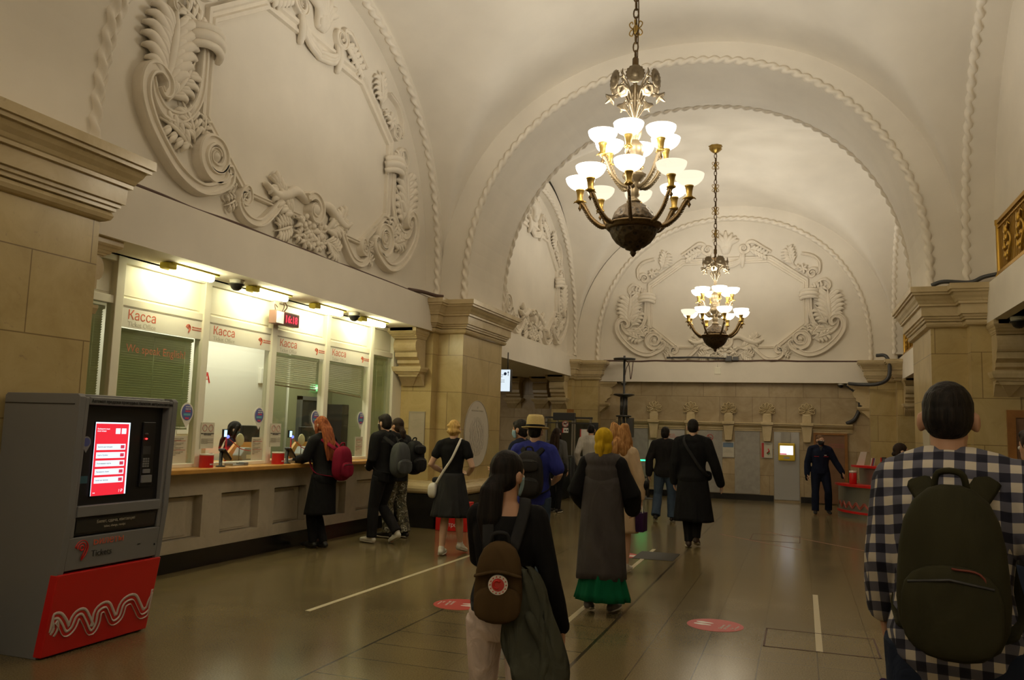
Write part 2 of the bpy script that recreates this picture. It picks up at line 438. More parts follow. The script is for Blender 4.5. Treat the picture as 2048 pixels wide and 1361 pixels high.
# transverse arches on the piers
for k, (a, b) in enumerate(((3.2, 4.86), PY[1])):
    f3 = lambda u, z, d: (XC+u, d, z)
    o = arch_band('trim_%d' % (k+1), f3, RA, 3.99, Z0, ZT-.02, a, b, roz=3.86)
    o['label'] = 'white plastered transverse arch over the hall'
    for d in (a, b):
        if k == 0 and d == a: continue
        P = [f3(u, z, d) for u, z in arch_pts(RA+.012, Z0, ZT, n=80)]
        rope('trim_%d' % (3+k*2+(d == b)), P, label='twisted stucco rope along the edge of the transverse arch')
# wall ribs of the bays: band, rope, lunette wall
def wall_rib(nm, to3, r, z0, zb, deep, lab, rw=.42):
    o = arch_band(nm, to3, r, r+rw, z0, zb, 0, deep, roz=r+.36); o['label'] = 'white plastered wall arch '+lab
    P = [to3(u, z, -.01) for u, z in arch_pts(r+.02, z0, zb, n=80)]
    rope(nm, P, r=.045, label='twisted stucco rope around the arch '+lab)
wall_rib('trim_7', lambda u, z, d: (XL-d, CY1+u, z), 3.57, 4.05, ZT, .34, 'above the ticket windows')
wall_rib('trim_9', lambda u, z, d: (XL-d, CY2+u, z), 3.37, 3.97, ZT-.06, .34, 'above the side passage')
wall_rib('trim_11', lambda u, z, d: (XR+d, CY1+u, z), 3.57, 4.05, ZT, .34, 'above the gilded grille')
wall_rib('trim_13', lambda u, z, d: (XR+d, CY2+u, z), 3.37, 3.97, ZT-.06, .34, 'beyond the information desk')
wall_rib('trim_15', lambda u, z, d: (-1.745+u, YB+d, z), 3.39, 3.88, 3.50, .28, 'of the far wall', .62)
# lunette walls and lower walls
def wbox(nm, x0, x1, y0, y1, z0, z1, m, lab=None): return struct(MB().box(x0, x1, y0, y1, z0, z1).build(nm, m), lab)
wbox('wall_left', XL-.6, XL-.20, 4.5, 14.0, ZT-.05, 8.4, M_plaster, 'white lunette wall above the ticket office')
wbox('wall_left', XL-.6, XL-.20, 14.0, 22.2, 3.6, 8.4, M_plaster, 'white lunette wall above the side passage')
wbox('wall_right', XR+.33, XR+.55, 4.0, 14.3, 3.2, 8.6, M_plaster, 'plain gallery wall behind the gilded grille')
wbox('wall_right', XR+.33, XR+.55, 14.3, 22.2, 3.1, 8.6, M_plaster, 'plain gallery wall beyond the information desk')
wbox('wall_back', -7.2, 4.2, YB+.24, YB+.5, 3.44, 8.6, M_plaster, 'white lunette wall over the far beam')
wbox('wall_back', -5.6, 2.7, 21.97, 22.3, 0, 3.10, M_marble_b, 'beige marble wall under the far beam')
# beams
wbox('trim_17', XL-.62, XL, 4.95, 12.45, 3.2, ZT, M_plaster, 'white plastered beam above the ticket windows')
wbox('trim_18', XL-.62, XL, 14.7, 22.1, 3.08, 3.66, M_plaster, 'white plastered beam above the side passage')
wbox('trim_19', -5.3, 2.0, YB, 22.28, 2.98, 3.50, M_plaster, 'white plastered beam of the far wall')
wbox('trim_20', 2.38, 3.1, 4.95, 12.45, 3.2, ZT-.02, M_plaster, 'white plastered balcony beam')
wbox('trim_21', 2.3, 3.1, 14.6, 22.1, 3.05, 3.6, M_plaster, 'white plastered balcony beam beyond the pier')
wbox('trim_23', 2.7, 3.5, 4.5, 22.2, 3.2, 3.4, M_plaster)
# ceilings of the low spaces
wbox('ceiling', -9.2, XL-.5, 4.9, 14.75, 3.2, 3.4, M_panelwhite, 'low ceiling of the ticket office')
wbox('ceiling', -13, XL-.5, 14.75, 22.6, 3.10, 3.3, M_plaster, 'low ceiling of the side passage')
wbox('ceiling', 2.9, 9, 4.0, 12.9, 3.2, 3.4, M_plaster, 'low ceiling under the balcony')
wbox('ceiling', 2.9, 9, 14.5, 22.6, 3.06, 3.3, M_plaster, 'low ceiling beyond the pier')
# end walls of the passages
wbox('wall_back', -13, -5.55, 22.25, 22.5, 0, 3.12, M_marble_b, 'marble end wall of the side passage')
wbox('wall_left', -13, -12.8, 14.5, 22.5, 0, 3.2, M_marble, 'marble wall at the end of the side passage')
wbox('wall_left', -13, -6.4, 14.5, 14.75, 0, 3.2, M_marble, 'marble side of the passage')
wbox('wall_right', 2.75, 9, 12.42, 12.9, 0, 3.19, M_marble, 'marble cross wall with a wooden door under the balcony')
wbox('wall_right', 1.95, 9, 21.9, 22.2, 0, 3.08, M_marble_b, 'marble wall behind the information desk')
wbox('wall_right', 8.8, 9, -5, 22.2, 0, 3.3, M_marble); 
wbox('wall_left', XL-.3, XL, -5, 3.2, 0, 8.6, M_plaster); wbox('wall_right', 2.4, 2.6, -5, 3.2, 0, 8.6, M_plaster); wbox('wall_front', -6, 2.6, -5.2, -5, 0, 8.6, M_plaster)

# ---------------------------------------------------------------- piers with cornice and plinth
def offset(poly, d):
    n = len(poly); out = []
    for i in range(n):
        a, b, c = Vector(poly[i-1]), Vector(poly[i]), Vector(poly[(i+1) % n])
        e1, e2 = (b-a).normalized(), (c-b).normalized()
        n1, n2 = Vector((e1.y, -e1.x)), Vector((e2.y, -e2.x))
        k = (n1+n2); k = k/max(1e-6, k.dot(n1)); p = b+k*d; out.append((p.x, p.y))
    return out
CORN = [(0, 0), (.03, .005), (.055, .02), (.068, .05), (.055, .08), (.045, .088), (.078, .09), (.078, .122), (.10, .124), (.10, .156), (.125, .158), (.13, .29), (.158, .292),
        (.158, .322), (.168, .33), (.18, .36), (.205, .395), (.22, .43), (.222, .438), (.25, .44), (.25, .473), (.272, .475), (.272, .55), (0, .56)]
TOR = [(0, .738), (.15, .738), (.155, .715), (.19, .712), (.235, .695), (.262, .662), (.272, .62), (.262, .58), (.235, .548), (.19, .53), (.0, .528)]
def pier(label, poly, zc=3.175, zs=1.0, base=True):
    t = thing('marble_pillar', label, 'pillar')
    MB().prism(poly, .3, ZT-.25*(zs == 1)-.2, lambda a, b, h: (a, b, h)).build('shaft', M_marble, t)
    mb = MB(); mb.rings([[(x, y, zc+z*zs) for x, y in offset(poly, d)] for d, z in CORN]); mb.build('cornice', M_marble_s, t)
    if not base:
        MB().prism(poly, 0, .32, lambda a, b, h: (a, b, h)).build('plinth', M_blackstone, t); return t
    mb = MB(); mb.rings([[(x, y, z) for x, y in offset(poly, d)] for d, z in TOR[::-1]]); mb.build('base_moulding', M_marble_s, t)
    mb = MB(); mb.prism(offset(poly, .25), 0, .53, lambda a, b, h: (a, b, h)); mb.build('plinth', M_blackstone, t)
    return t
def lpoly(y0, y1, xf=-5.30): return [(XL-.6, y0-.23), (XL, y0-.23), (XL, y0), (xf, y0), (xf, y1), (XL, y1), (XL, y1+.23), (XL-.6, y1+.23)]
def rpoly(y0, y1, xf=1.74): return [(2.75, y1+.23), (XR, y1+.23), (XR, y1), (xf, y1), (xf, y0), (XR, y0), (XR, y0-.23), (2.75, y0-.23)]
pier('beige marble pier with stepped cornice behind the ticket machine', lpoly(*PY[0]), base=False)
pier('beige marble pier with an oval map plate on its face', lpoly(*PY[1]))
pier('beige marble pier behind the man in the checked shirt', rpoly(*PY[1]))
pier('beige marble pier outside the frame edge by the balcony', rpoly(*PY[0]))
# corner pilasters of the far wall
pier('slim marble corner pilaster beside the cable column', [(-6.3, 21.3), (-5.75, 21.3), (-5.75, 21.62), (-5.10, 21.62), (-5.10, 22.2), (-6.3, 22.2)], 3.0, .94)
pier('slim marble corner pilaster behind the information desk', [(2.6, 22.2), (1.62, 22.2), (1.62, 21.62), (2.19, 21.62), (2.19, 21.3), (2.6, 21.3)], 3.0, .94)

# ---------------------------------------------------------------- carved corbels under the beams
def corbel_profile(w_=.47, h_=.95):
    P = [(0, 0), (1.0, 0), (1.0, .06), (.95, .075), (.93, .10), (.86, .115), (.82, .14), (.70, .16), (.70, .18)]
    for k in range(9):
        a = PI/2-PI*k/8; P.append((.60+.13*math.cos(a), .30+.115*(-math.sin(a))))
    P += [(.60, .44), (.60, .50), (.52, .52), (.42, .55)]
    for k in range(7):
        a = -PI/2+PI*.9*k/6; P.append((.36-.06*math.sin(a*1.0+.0)-.0, .60+.04*k/6))
    P += [(.40, .67), (.52, .68), (.52, .73), (.47, .74), (.47, .765), (.40, .775), (.40, .80), (.33, .81), (.33, .835), (.26, .845), (0, 1.0)]
    return [(x*w_, -y*h_) for x, y in P]
def corbel(label, x0, x1, y, ztop, dirv, w_=.5, h_=.92, axis='y'):
    """bracket projecting along dirv (+1/-1) on axis, width from x0 to x1 on the other axis"""
    t = thing('carved_bracket', label, 'bracket', group='carved brackets under the beams')
    f3 = (lambda a, b, h: (h, y+dirv*a, ztop+b)) if axis == 'y' else (lambda a, b, h: (y+dirv*a, h, ztop+b))
    P = corbel_profile(w_, h_)
    wd = x1-x0; mb = MB(); mb.prism(P, x0+wd*.12, x1-wd*.12, f3); mb.build('scroll_body', M_marble_s, t)
    def slab(nm, pts, grow):
        m2 = MB()
        Rr = []
        for (d, z), g in zip(pts, grow):
            a0, a1, h0, h1 = -.0, d*w_, x0-g, x1+g
            Rr.append([f3(a0, z*-h_, h0), f3(a1, z*-h_, h0), f3(a1, z*-h_, h1), f3(a0, z*-h_, h1)])
        m2.rings(Rr); m2.build(nm, M_marble_s, t)
    slab('abacus', [(.72, .17), (.74, .15), (.80, .145), (.82, .12), (.88, .115), (.92, .09), (.97, .075), (1.0, .055), (1.0, 0)], [-.05, -.045, -.04, -.035, -.03, -.02, -.008, .0, .0])
    slab('pendant', [(.02, 1.0), (.36, .85), (.40, .845), (.42, .80), (.46, .795), (.49, .76), (.54, .755), (.56, .70), (.56, .67)], [-wd*.49, -.13, -.11, -.08, -.06, -.035, -.02, .0, .0])
    return t
corbel('carved marble bracket beside the last ticket window', -6.33, -5.80, 12.36, 3.2, -1, .52)
corbel('carved marble bracket beside the first ticket window', -6.33, -5.80, 5.24, 3.2, 1, .52)
corbel('carved bracket under the passage beam by the glass booth', -6.33, -5.80, 21.3, 3.08, -1, .55, .88)
corbel('carved bracket seen in profile beside the cable column', 21.78, 22.2, -5.12, 2.98, 1, .5, .86, 'x')
corbel('carved bracket seen in profile above the information desk', 21.78, 22.2, 1.62, 2.98, -1, .5, .86, 'x')
corbel('carved bracket under the balcony beam with a camera above', 2.38, 2.86, 12.40, 3.2, -1, .45, .98)
corbel('carved bracket half hidden by the pier beyond the desk', 2.28, 2.72, 21.3, 3.05, -1, .5, .86)
corbel('dark carved bracket high on the passage end wall', -7.12, -6.58, 22.25, 3.10, -1, .45, .88)
corbel('dark carved bracket beside the lit direction sign', -7.95, -7.4, 22.25, 3.10, -1, .45, .88)
# ---------------------------------------------------------------- stucco reliefs in the lunettes
def relief(label, put, s=1.0):
    """put(u, v, h) -> world; u across, v up from the beam, h out of the wall; metres, scaled by s"""
    t = thing('stucco_relief', label, 'wall ornament', group='stucco reliefs in the lunettes')
    P3 = lambda u, v, h: put(u*s, v*s, h*s)
    def band(mb, pts, wd, h, mir=1):
        """ribbon with raised rims along a 2D path"""
        P = smooth_path(pts, 6); n = len(P); R = []
        ws = wd if isinstance(wd, (list, tuple)) else [wd]*len(pts)
        W = [float(np.interp(i/(n-1), np.linspace(0, 1, len(ws)), ws)) for i in range(n)]
        for i in range(n):
            a, b = P[max(0, i-1)], P[min(n-1, i+1)]; d = Vector((b[0]-a[0], b[1]-a[1])); d = d.normalized() if d.length else Vector((1, 0)); q = Vector((-d.y, d.x))
            ring = []
            for f, hh in ((-.5, -.02), (-.5, h*.85), (-.43, h), (-.27, h), (-.22, h*.78), (.22, h*.78), (.27, h), (.43, h), (.5, h*.85), (.5, -.02)):
                ring.append(P3(mir*(P[i][0]+q.x*W[i]*f), P[i][1]+q.y*W[i]*f, hh))
            R.append(ring)
        mb.rings(R)
    def lobe(mb, pts, r0, hgt, mir=1, tip=.25):
        P = smooth_path(pts, 4); n = len(P)
        rr = [(r0*hgt, r0*(1.0 if i < n*.55 else 1-(1-tip)*((i/(n-1)-.55)/.45)**1.5)*(.55+.45*min(1, i/(n*.3)))) for i in range(n)]
        V = [Vector(P3(mir*p[0], p[1], .02+.05*math.sin(PI*min(1, i/(n-1)*.9)))) for i, p in enumerate(P)]
        nrm = Vector(P3(0, 0, 1))-Vector(P3(0, 0, 0))
        # section axes: across in the wall plane = second radius when up = wall normal
        mb.tube(V, [(b, a) for a, b in rr], 7, up=nrm, round_ends=True)
    def leaf(mb, base, tip, wd, n=5, bend=.15, mir=1, hgt=.7):
        b, e = Vector(base), Vector(tip); d = e-b; ln = d.length; d.normalize(); q = Vector((-d.y, d.x))
        mid = [b+d*ln*k/4+q*bend*ln*math.sin(PI*k/4*.5)**2 for k in range(5)]
        lobe(mb, [tuple(p) for p in mid], ln*.055, hgt, mir)
        for k in range(n):
            f = .10+.72*k/n; c = b+d*ln*f+q*bend*ln*math.sin(PI*f*.5)**2
            g = wd*math.sin(PI*(.20+.72*f))*1.0
            for sg in (1, -1):
                p1 = c+q*sg*g*.38+d*ln*.11; p2 = c+q*sg*g*.78+d*ln*.20; p3 = c+q*sg*g*1.04+d*ln*.19
                lobe(mb, [tuple(c), tuple(p1), tuple(p2), tuple(p3)], ln*.066, hgt, mir)
                lobe(mb, [tuple(c+d*ln*.03), tuple(c+q*sg*g*.3+d*ln*.17), tuple(c+q*sg*g*.62+d*ln*.25)], ln*.045, hgt*1.2, mir)
    def flower(mb, c, r, n=6, mir=1):
        for k in range(n):
            a = 2*PI*k/n+.3
            lobe(mb, [c, (c[0]+r*.6*math.cos(a), c[1]+r*.6*math.sin(a)), (c[0]+r*math.cos(a+.15), c[1]+r*math.sin(a+.15))], r*.26, 1.1, mir)
        mb.ell(P3(mir*c[0], c[1], .05), (r*.28*s,)*3, nu=8, nv=6)
    def spiral(c, r0, r1, a0, turns, n=18):
        return [(c[0]+(r0+(r1-r0)*k/n)*math.cos(a0+2*PI*turns*k/n), c[1]+(r0+(r1-r0)*k/n)*math.sin(a0+2*PI*turns*k/n)) for k in range(n+1)]
    # octagonal moulding, plain field inside slightly raised
    oct_ = [(-1.15, 2.77), (-2.05, 2.13), (-2.05, .99), (-1.30, .36), (1.30, .36), (2.05, .99), (2.05, 2.13), (1.15, 2.77)]
    mb = MB(); R = []
    for g, hh in ((.0, -.02), (.0, .055), (.035, .06), (.05, .025), (.075, .025), (.09, .05), (.12, .05), (.125, -.02)):
        R.append([P3(u*(1-g/1.9), .36+(v-.36)*(1-g/1.35)+g*.45, hh) for u, v in oct_])
    R = [list(x) for x in zip(*R)]; mb.rings(R+[R[0]], True, False); mb.build('panel_moulding', M_stucco, t)
    for m in (1, -1):
        mb = MB()
        sp = spiral((-1.85, .59), .05, .235, PI*.1, 1.9)
        band(mb, sp+[(-1.66, .36), (-2.0, .20), (-2.36, .29), (-2.68, .56), (-2.84, .80), (-2.87, .99), (-2.81, 1.13), (-2.69, 1.17), (-2.58, 1.10), (-2.57, 1.0), (-2.63, .95), (-2.68, 1.0)],
             [.05]*8+[.11]*8+[.14]*10+[.13]*8+[.10]*4+[.05]*2, .12, m)
        mb.ell(P3(m*-1.85, .59, .06), (.07*s,)*3, nu=10, nv=6)
        mb.build('corner_scroll', M_stucco, t)
        mb = MB(); band(mb, [(-2.76, 1.07), (-2.70, .91), (-2.57, .80), (-2.36, .82), (-2.20, .96), (-2.11, 1.17), (-2.09, 1.5), (-2.10, 1.95)], [.05, .09, .13, .12, .10, .10, .09, .07], .085, m); mb.build('side_scroll', M_stucco, t)
        mb = MB(); leaf(mb, (-2.56, .98), (-2.60, 1.88), .34, 6, -.10, m, .8); leaf(mb, (-2.50, .95), (-2.16, 1.42), .18, 4, .1, m, .7); mb.build('acanthus_leaf', M_stucco, t)
        mb = MB(); leaf(mb, (-2.10, .66), (-2.30, 1.02), .17, 4, .1, m); leaf(mb, (-2.14, .60), (-2.62, .66), .15, 4, -.15, m); leaf(mb, (-2.02, .74), (-1.98, 1.0), .10, 3, .1, m); mb.build('acanthus_leaf', M_stucco, t)
        # ring around the side moulding
        mb = MB()
        for dv, rr in ((-.09, .045), (.09, .045), (0, .06)):
            V = [Vector(P3(m*(-2.08+.21*math.sin(a)), 1.70+dv+.05*math.cos(a), .02+.15*math.cos(a))) for a in [-1.5+3*k/10 for k in range(11)]]
            mb.tube(V, rr*s, 7)
        mb.build('ring_band', M_stucco, t)
        # plume and volute above the ring
        mb = MB(); leaf(mb, (-2.10, 1.80), (-2.42, 2.04), .16, 4, .25, m); mb.build('acanthus_leaf', M_stucco, t)
        mb = MB(); band(mb, [(-2.16, 1.80), (-2.24, 2.02), (-2.42, 2.12), (-2.55, 2.02), (-2.54, 1.88), (-2.45, 1.86)], [.06, .08, .07, .06, .05, .04], .07, m); mb.build('side_scroll', M_stucco, t)
        mb = MB(); band(mb, spiral((-2.14, 2.28), .03, .14, 0, 1.5, 12)+[(-2.31, 2.36), (-2.31, 2.55), (-2.16, 2.72), (-1.88, 2.80)], [.04]*6+[.07]*8+[.06]*3, .08, m); mb.build('upper_scroll', M_stucco, t)
        mb = MB(); flower(mb, (-1.93, 2.40), .12, 6, m); flower(mb, (-1.78, 2.46), .07, 5, m); mb.build('rosette', M_stucco, t)
        mb = MB(); leaf(mb, (-1.70, 2.52), (-1.44, 2.96), .19, 5, .2, m); mb.build('acanthus_leaf', M_stucco, t)
        # top crest leaves and drapery
        mb = MB(); band(mb, spiral((-.46, 3.0), .03, .15, -PI/2, -1.4, 12)+[(-.70, 3.16), (-.95, 3.0), (-1.15, 2.87)], [.04]*6+[.08]*8+[.05]*2, .08, m)
        mb.build('crest_scroll', M_stucco, t)
        mb = MB(); leaf(mb, (-.56, 2.98), (-1.12, 2.88), .14, 5, .25, m); mb.build('acanthus_leaf', M_stucco, t)
        mb = MB()
        for dv in (0, .05, .10):
            lobe(mb, [(-.46, 2.80-dv*.2), (-.28, 2.66-dv), (0, 2.60-dv)], .035, 1.1, m, .8)
        lobe(mb, [(-.46, 2.90), (-.45, 2.72), (-.43, 2.52)], .055, .9, m, .7); lobe(mb, [(-.40, 2.88), (-.38, 2.72), (-.37, 2.60)], .04, .9, m, .7)
        mb.build('drapery_swag', M_stucco, t)
        # bottom scroll and plume
        mb = MB(); band(mb, spiral((-1.33, .32), .02, .10, 0, 1.2, 10)+[(-1.41, .22), (-1.26, .09), (-1.02, .10), (-.82, .26), (-.70, .40)], [.04]*5+[.08]*6+[.10]*4, .10, m); mb.build('lower_scroll', M_stucco, t)
        mb = MB(); leaf(mb, (-1.42, .26), (-1.62, .16), .10, 3, .1, m); leaf(mb, (-1.46, .34), (-1.60, .42), .10, 3, .1, m); mb.build('acanthus_leaf', M_stucco, t)
        mb = MB(); leaf(mb, (-.34, .34), (-.92, .56), .17, 5, -.22, m, .9); leaf(mb, (-.36, .22), (-.72, .12), .17, 5, .1, m, .9); mb.build('acanthus_leaf', M_stucco, t)
        mb = MB(); lobe(mb, [(-.10, .60), (-.35, .66), (-.55, .56), (-.75, .50), (-.93, .58)], .07, .9, m, .4); mb.build('shell_wing', M_stucco, t)
    mb = MB()
    for a in (-1.15, -.8, -.42, 0, .42, .8, 1.15):
        ln = .52-.12*abs(a); lobe(mb, [(.06*a, 2.92), (.5*ln*math.sin(a*.55), 2.92+.55*ln), (ln*math.sin(a*.8)*1.0, 2.92+ln*math.cos(a*.6))], .075, .9, 1, .5)
        lobe(mb, [(.04*a, 2.90), (.3*ln*math.sin(a*.7), 2.94+.3*ln)], .05, 1.3, 1, .5)
    mb.build('crest_acanthus', M_stucco, t)
    mb = MB(); band(mb, spiral((.0, .52), .04, .19, .6, 1.3, 14), [.05]*6+[.11]*8, .13); mb.ell(P3(0, .52, .06), (.10*s,)*3, nu=10, nv=6); mb.build('cartouche_scroll', M_stucco, t)
    rr = random.Random(3); mb = MB()
    for (cu, cv, r) in ((-.02, .24, .15), (-.22, .28, .11), (.20, .29, .12), (-.12, .10, .11), (.13, .11, .12), (.0, -.02, .09), (-.27, .13, .08), (.27, .15, .08), (.02, .38, .08)):
        flower(mb, (cu, max(cv, .09), 0)[:2], r, 6)
    for _ in range(26):
        cu = rr.uniform(-.28, .28); cv = rr.uniform(.05, .4); mb.ell(P3(cu, cv, .07+.03*rr.random()), (.035*s,)*3, nu=7, nv=5)
    mb.build('flower_cluster', M_stucco, t)
    return t
relief('large white stucco relief above the ticket windows', lambda u, v, h: (XL-.20+h, 8.87+u, ZT+.07+v), 1.03)
relief('white stucco relief above the side passage, partly hidden by an arch', lambda u, v, h: (XL-.20+h, CY2+.1+u, 3.70+v), 1.0)
relief('white stucco relief on the far wall behind a chandelier', lambda u, v, h: (-1.80+u, YB+.24-h, 3.52+v), 1.0)

# ---------------------------------------------------------------- cables lying on the beams
def cable(label, pts, r=.018, m=None, n=6):
    P = smooth_path(pts, 6); mb = MB(); mb.tube(P, r, n)
    return tag(mb.build('wall_cable', m or M_cable), label, 'cable')
rr = random.Random(5)
cable('thin brown cable along the foot of the ticket hall relief', [(XL-.05+rr.uniform(-.02, .02), 5.1+k*.52, ZT+.012+rr.random()*.012) for k in range(15)], .017)
cable('frayed cable end on the pier cornice beside the stucco rope', [(XL-.04, 11.5, ZT+.02), (XL-.0, 11.9, ZT+.05), (XL+.1, 12.2, ZT+.035), (XL+.2, 12.3, ZT+.03)], .03)
cable('brown cable bundle along the top of the far beam', [(-5.0+k*.46, YB+.05, 3.515+rr.random()*.03) for k in range(15)], .025)
cable('short gray conduit on the beam near the floodlight', [(-3.3, YB+.03, 3.62), (-2.6, YB+.03, 3.63), (-1.75, YB+.03, 3.60)], .025, M_dkgray)
cable('dark cable running down the cornice behind the information desk', [(1.75, 21.28, 3.62), (1.95, 21.2, 3.6), (2.02, 21.1, 3.35), (1.97, 21.05, 3.05), (1.75, 21.2, 2.93), (1.4, 21.4, 2.93), (1.15, 21.6, 2.96)], .045, M_dkgray)
cable('black cable curving down the wall beside the brown door', [(1.1, 21.86, 2.96), (1.34, 21.9, 2.75), (1.42, 21.93, 2.45), (1.30, 21.93, 2.12), (1.10, 21.9, 1.99)], .05, M_dkgray)
cable('dark cable loop resting on the pier cornice by the balcony', [(1.75, 12.5, 3.76), (1.9, 12.45, 3.80), (2.2, 12.4, 3.77), (2.35, 12.3, 3.82), (2.5, 12.2, 3.84)], .03, M_dkgray)
# ---------------------------------------------------------------- chandeliers
def pierced():
    m, nt, b = new_mat('pierced_bronze'); tc = N(nt, 'ShaderNodeTexCoord')
    v = N(nt, 'ShaderNodeTexVoronoi', i_Scale=17.0); L(nt, tc.outputs['Object'], v.inputs['Vector'])
    L(nt, ramp(nt, v.outputs['Distance'], [(.0, (.012, .007, .002)), (.30, (.02, .012, .004)), (.38, (.07, .042, .016)), (.7, (.05, .03, .01))]), b.inputs['Base Color'])
    b.inputs['Metallic'].default_value = .35; b.inputs['Roughness'].default_value = .55
    bp = N(nt, 'ShaderNodeBump', i_Strength=.8, i_Distance=.02); L(nt, v.outputs['Distance'], bp.inputs['Height']); L(nt, bp.outputs[0], b.inputs['Normal'])
    return m
M_pierced = pierced()
def chandelier(label, loc, ztop, dim_lower=(), dim_upper=(), rot=0, glass=None, power=34):
    """z is measured from the tip of the lower finial"""
    t = thing('chandelier', label, 'chandelier', loc, rot, group='bronze chandeliers with glass bowls')
    def B(mb, nm, m, par=t): return mb.build(nm, m, par)
    mb = MB(); mb.lathe([(.004, 0), (.02, .015), (.035, .04), (.03, .06), (.05, .075), (.085, .085), (.09, .10), (.13, .115), (.19, .16), (.235, .22), (.262, .28), (.268, .31)], n=32); bowl = B(mb, 'lower_bowl', M_pierced)
    mb = MB(); mb.lathe([(.25, .30), (.285, .305), (.30, .32), (.30, .345), (.31, .35), (.31, .365), (.27, .38), (.24, .385)], n=40); B(mb, 'ring_rim', M_bronze)
    mb = MB(); mb.lathe([(.245, .375), (.24, .42), (.215, .49), (.17, .55), (.11, .59), (.065, .605), (.05, .61)], n=32); B(mb, 'dome', M_pierced)
    mb = MB(); mb.lathe([(.05, .60), (.075, .615), (.08, .63), (.05, .65), (.045, .67), (.06, .69), (.065, .74), (.07, .80), (.055, .83), (.075, .85), (.09, .87), (.12, .90), (.13, .93), (.09, .96), (.07, .98), (.085, 1.02), (.09, 1.06),
                         (.06, 1.09), (.075, 1.11), (.095, 1.15), (.105, 1.21), (.09, 1.27), (.055, 1.31), (.045, 1.33), (.06, 1.35), (.075, 1.40), (.08, 1.44), (.05, 1.47), (.035, 1.50), (.03, 1.60), (.02, 1.7)], n=24,
                        wave=lambda a: 1+.05*math.cos(10*a)); B(mb, 'stem', M_silver)
    def arm(r0, z0, r1, z1, ang, dim, leafy):
        a = math.radians(ang); d = Vector((math.cos(a), math.sin(a), 0))
        q = lambda r, z: tuple(d*r+Vector((0, 0, z)))
        dr, dz = r1-r0, z1-z0
        P = smooth_path([q(r0, z0), q(r0+dr*.30, z0+dz*.08), q(r0+dr*.62, z0+dz*.38), q(r0+dr*.86, z0+dz*.82), q(r1, z1)], 5)
        mb = MB(); n = len(P); mb.tube(P, [.024-.008*i/n for i in range(n)], 8)
        for i in range(2, n-1, 1):     # acanthus scales along the arm
            p = Vector(P[i]); tt = (Vector(P[min(i+1, n-1)])-Vector(P[i-1])).normalized(); nn = Vector((-d.y, d.x, 0)).cross(tt)
            for sg in (1, -1):
                mb.tube([p, p+tt*.02+nn*sg*.022, p+tt*.045+nn*sg*.030], [.012, .009, .003], 5)
        ar = B(mb, 'arm', M_bronze if leafy else M_silver)
        mb = MB(); c = q(r1, 0)
        mb.lathe([(.012, z1-.015), (.045, z1), (.05, z1+.012), (.032, z1+.03), (.036, z1+.08), (.045, z1+.125), (.05, z1+.13), (.05, z1+.142), (.03, z1+.145)], c=(c[0], c[1], 0), n=14)
        for s_ in (-1, 1):
            mb.tube([(c[0]+d.x*.02*s_, c[1]+d.y*.02*s_, z1), (c[0]+d.x*.055*s_, c[1]+d.y*.055*s_, z1+.005), (c[0]+d.x*.075*s_, c[1]+d.y*.075*s_, z1-.012)], [.012, .010, .003], 6)
        B(mb, 'candle_cup', M_brass, ar)
        mb = MB(); mb.lathe([(.004, z1-.105), (.010, z1-.09), (.022, z1-.07), (.008, z1-.045), (.012, z1-.02), (.01, z1-.01)], c=(c[0], c[1], 0), n=8); B(mb, 'drop_finial', M_bronze, ar)
        bl = bpy.data.lights.new('bulb', 'POINT'); bl.energy = power*(.2 if dim else 1); bl.color = (1, .943, .825); bl.shadow_soft_size = .06
        bo = bpy.data.objects.new('bulb', bl); COL.objects.link(bo); bo.parent = t; bo.location = (c[0], c[1], z1+.142+.075)
        mb = MB(); R_ = .165; pr = [(.045, 0), (.075, .008), (.11, .03), (.14, .06), (.157, .09), (R_, .125), (R_-.004, .128), (R_-.01, .122), (.15, .092), (.133, .064), (.105, .037), (.07, .016), (.02, .012)]
        mb.lathe([(r, z1+.142+z) for r, z in pr], c=(c[0], c[1], 0), n=22, caps=False); B(mb, 'glass_bowl', M_shade2 if dim else (glass or M_shade))
    for k in range(8): arm(.27, .34, .60, .64, 6+45*k, k in dim_lower, True)
    for k in range(6): arm(.06, .78, .37, 1.12, -29+60*k, k in dim_upper, False)
    for k in range(12):               # flower spray
        a = math.radians(-79.1+30*k); d = Vector((math.cos(a), math.sin(a), 0)); hi = (k % 2 == 0)
        zt, rt = (1.99, .245) if hi else (1.83, .26)
        q = lambda r, z: tuple(d*r+Vector((0, 0, z)))
        mb = MB()
        if hi:
            mb.tube(smooth_path([q(.02, 1.50), q(.035, 1.72), q(.08, 1.95), q(.15, 2.04), q(.21, 2.02), q(rt, zt)], 5), .010, 6)
            mb.tube(smooth_path([q(.03, 1.70), q(.08, 1.80), q(.13, 1.90), q(.11, 1.95), q(.08, 1.90)], 4), .007, 5)
            mb.tube([q(.14, 2.04), q(.17, 2.09), q(.16, 2.14)], [.016, .014, .003], 6)
        else:
            mb.tube(smooth_path([q(.02, 1.48), q(.04, 1.66), q(.11, 1.84), q(.19, 1.88), q(rt, zt)], 5), .009, 6)
            mb.tube(smooth_path([q(.03, 1.58), q(.08, 1.66), q(.12, 1.72), q(.10, 1.77), q(.075, 1.73)], 4), .007, 5)
        st = B(mb, 'flower_stalk', M_silver); tg = Vector((-d.y, d.x, 0)); c = Vector(q(rt, zt)); mb = MB()
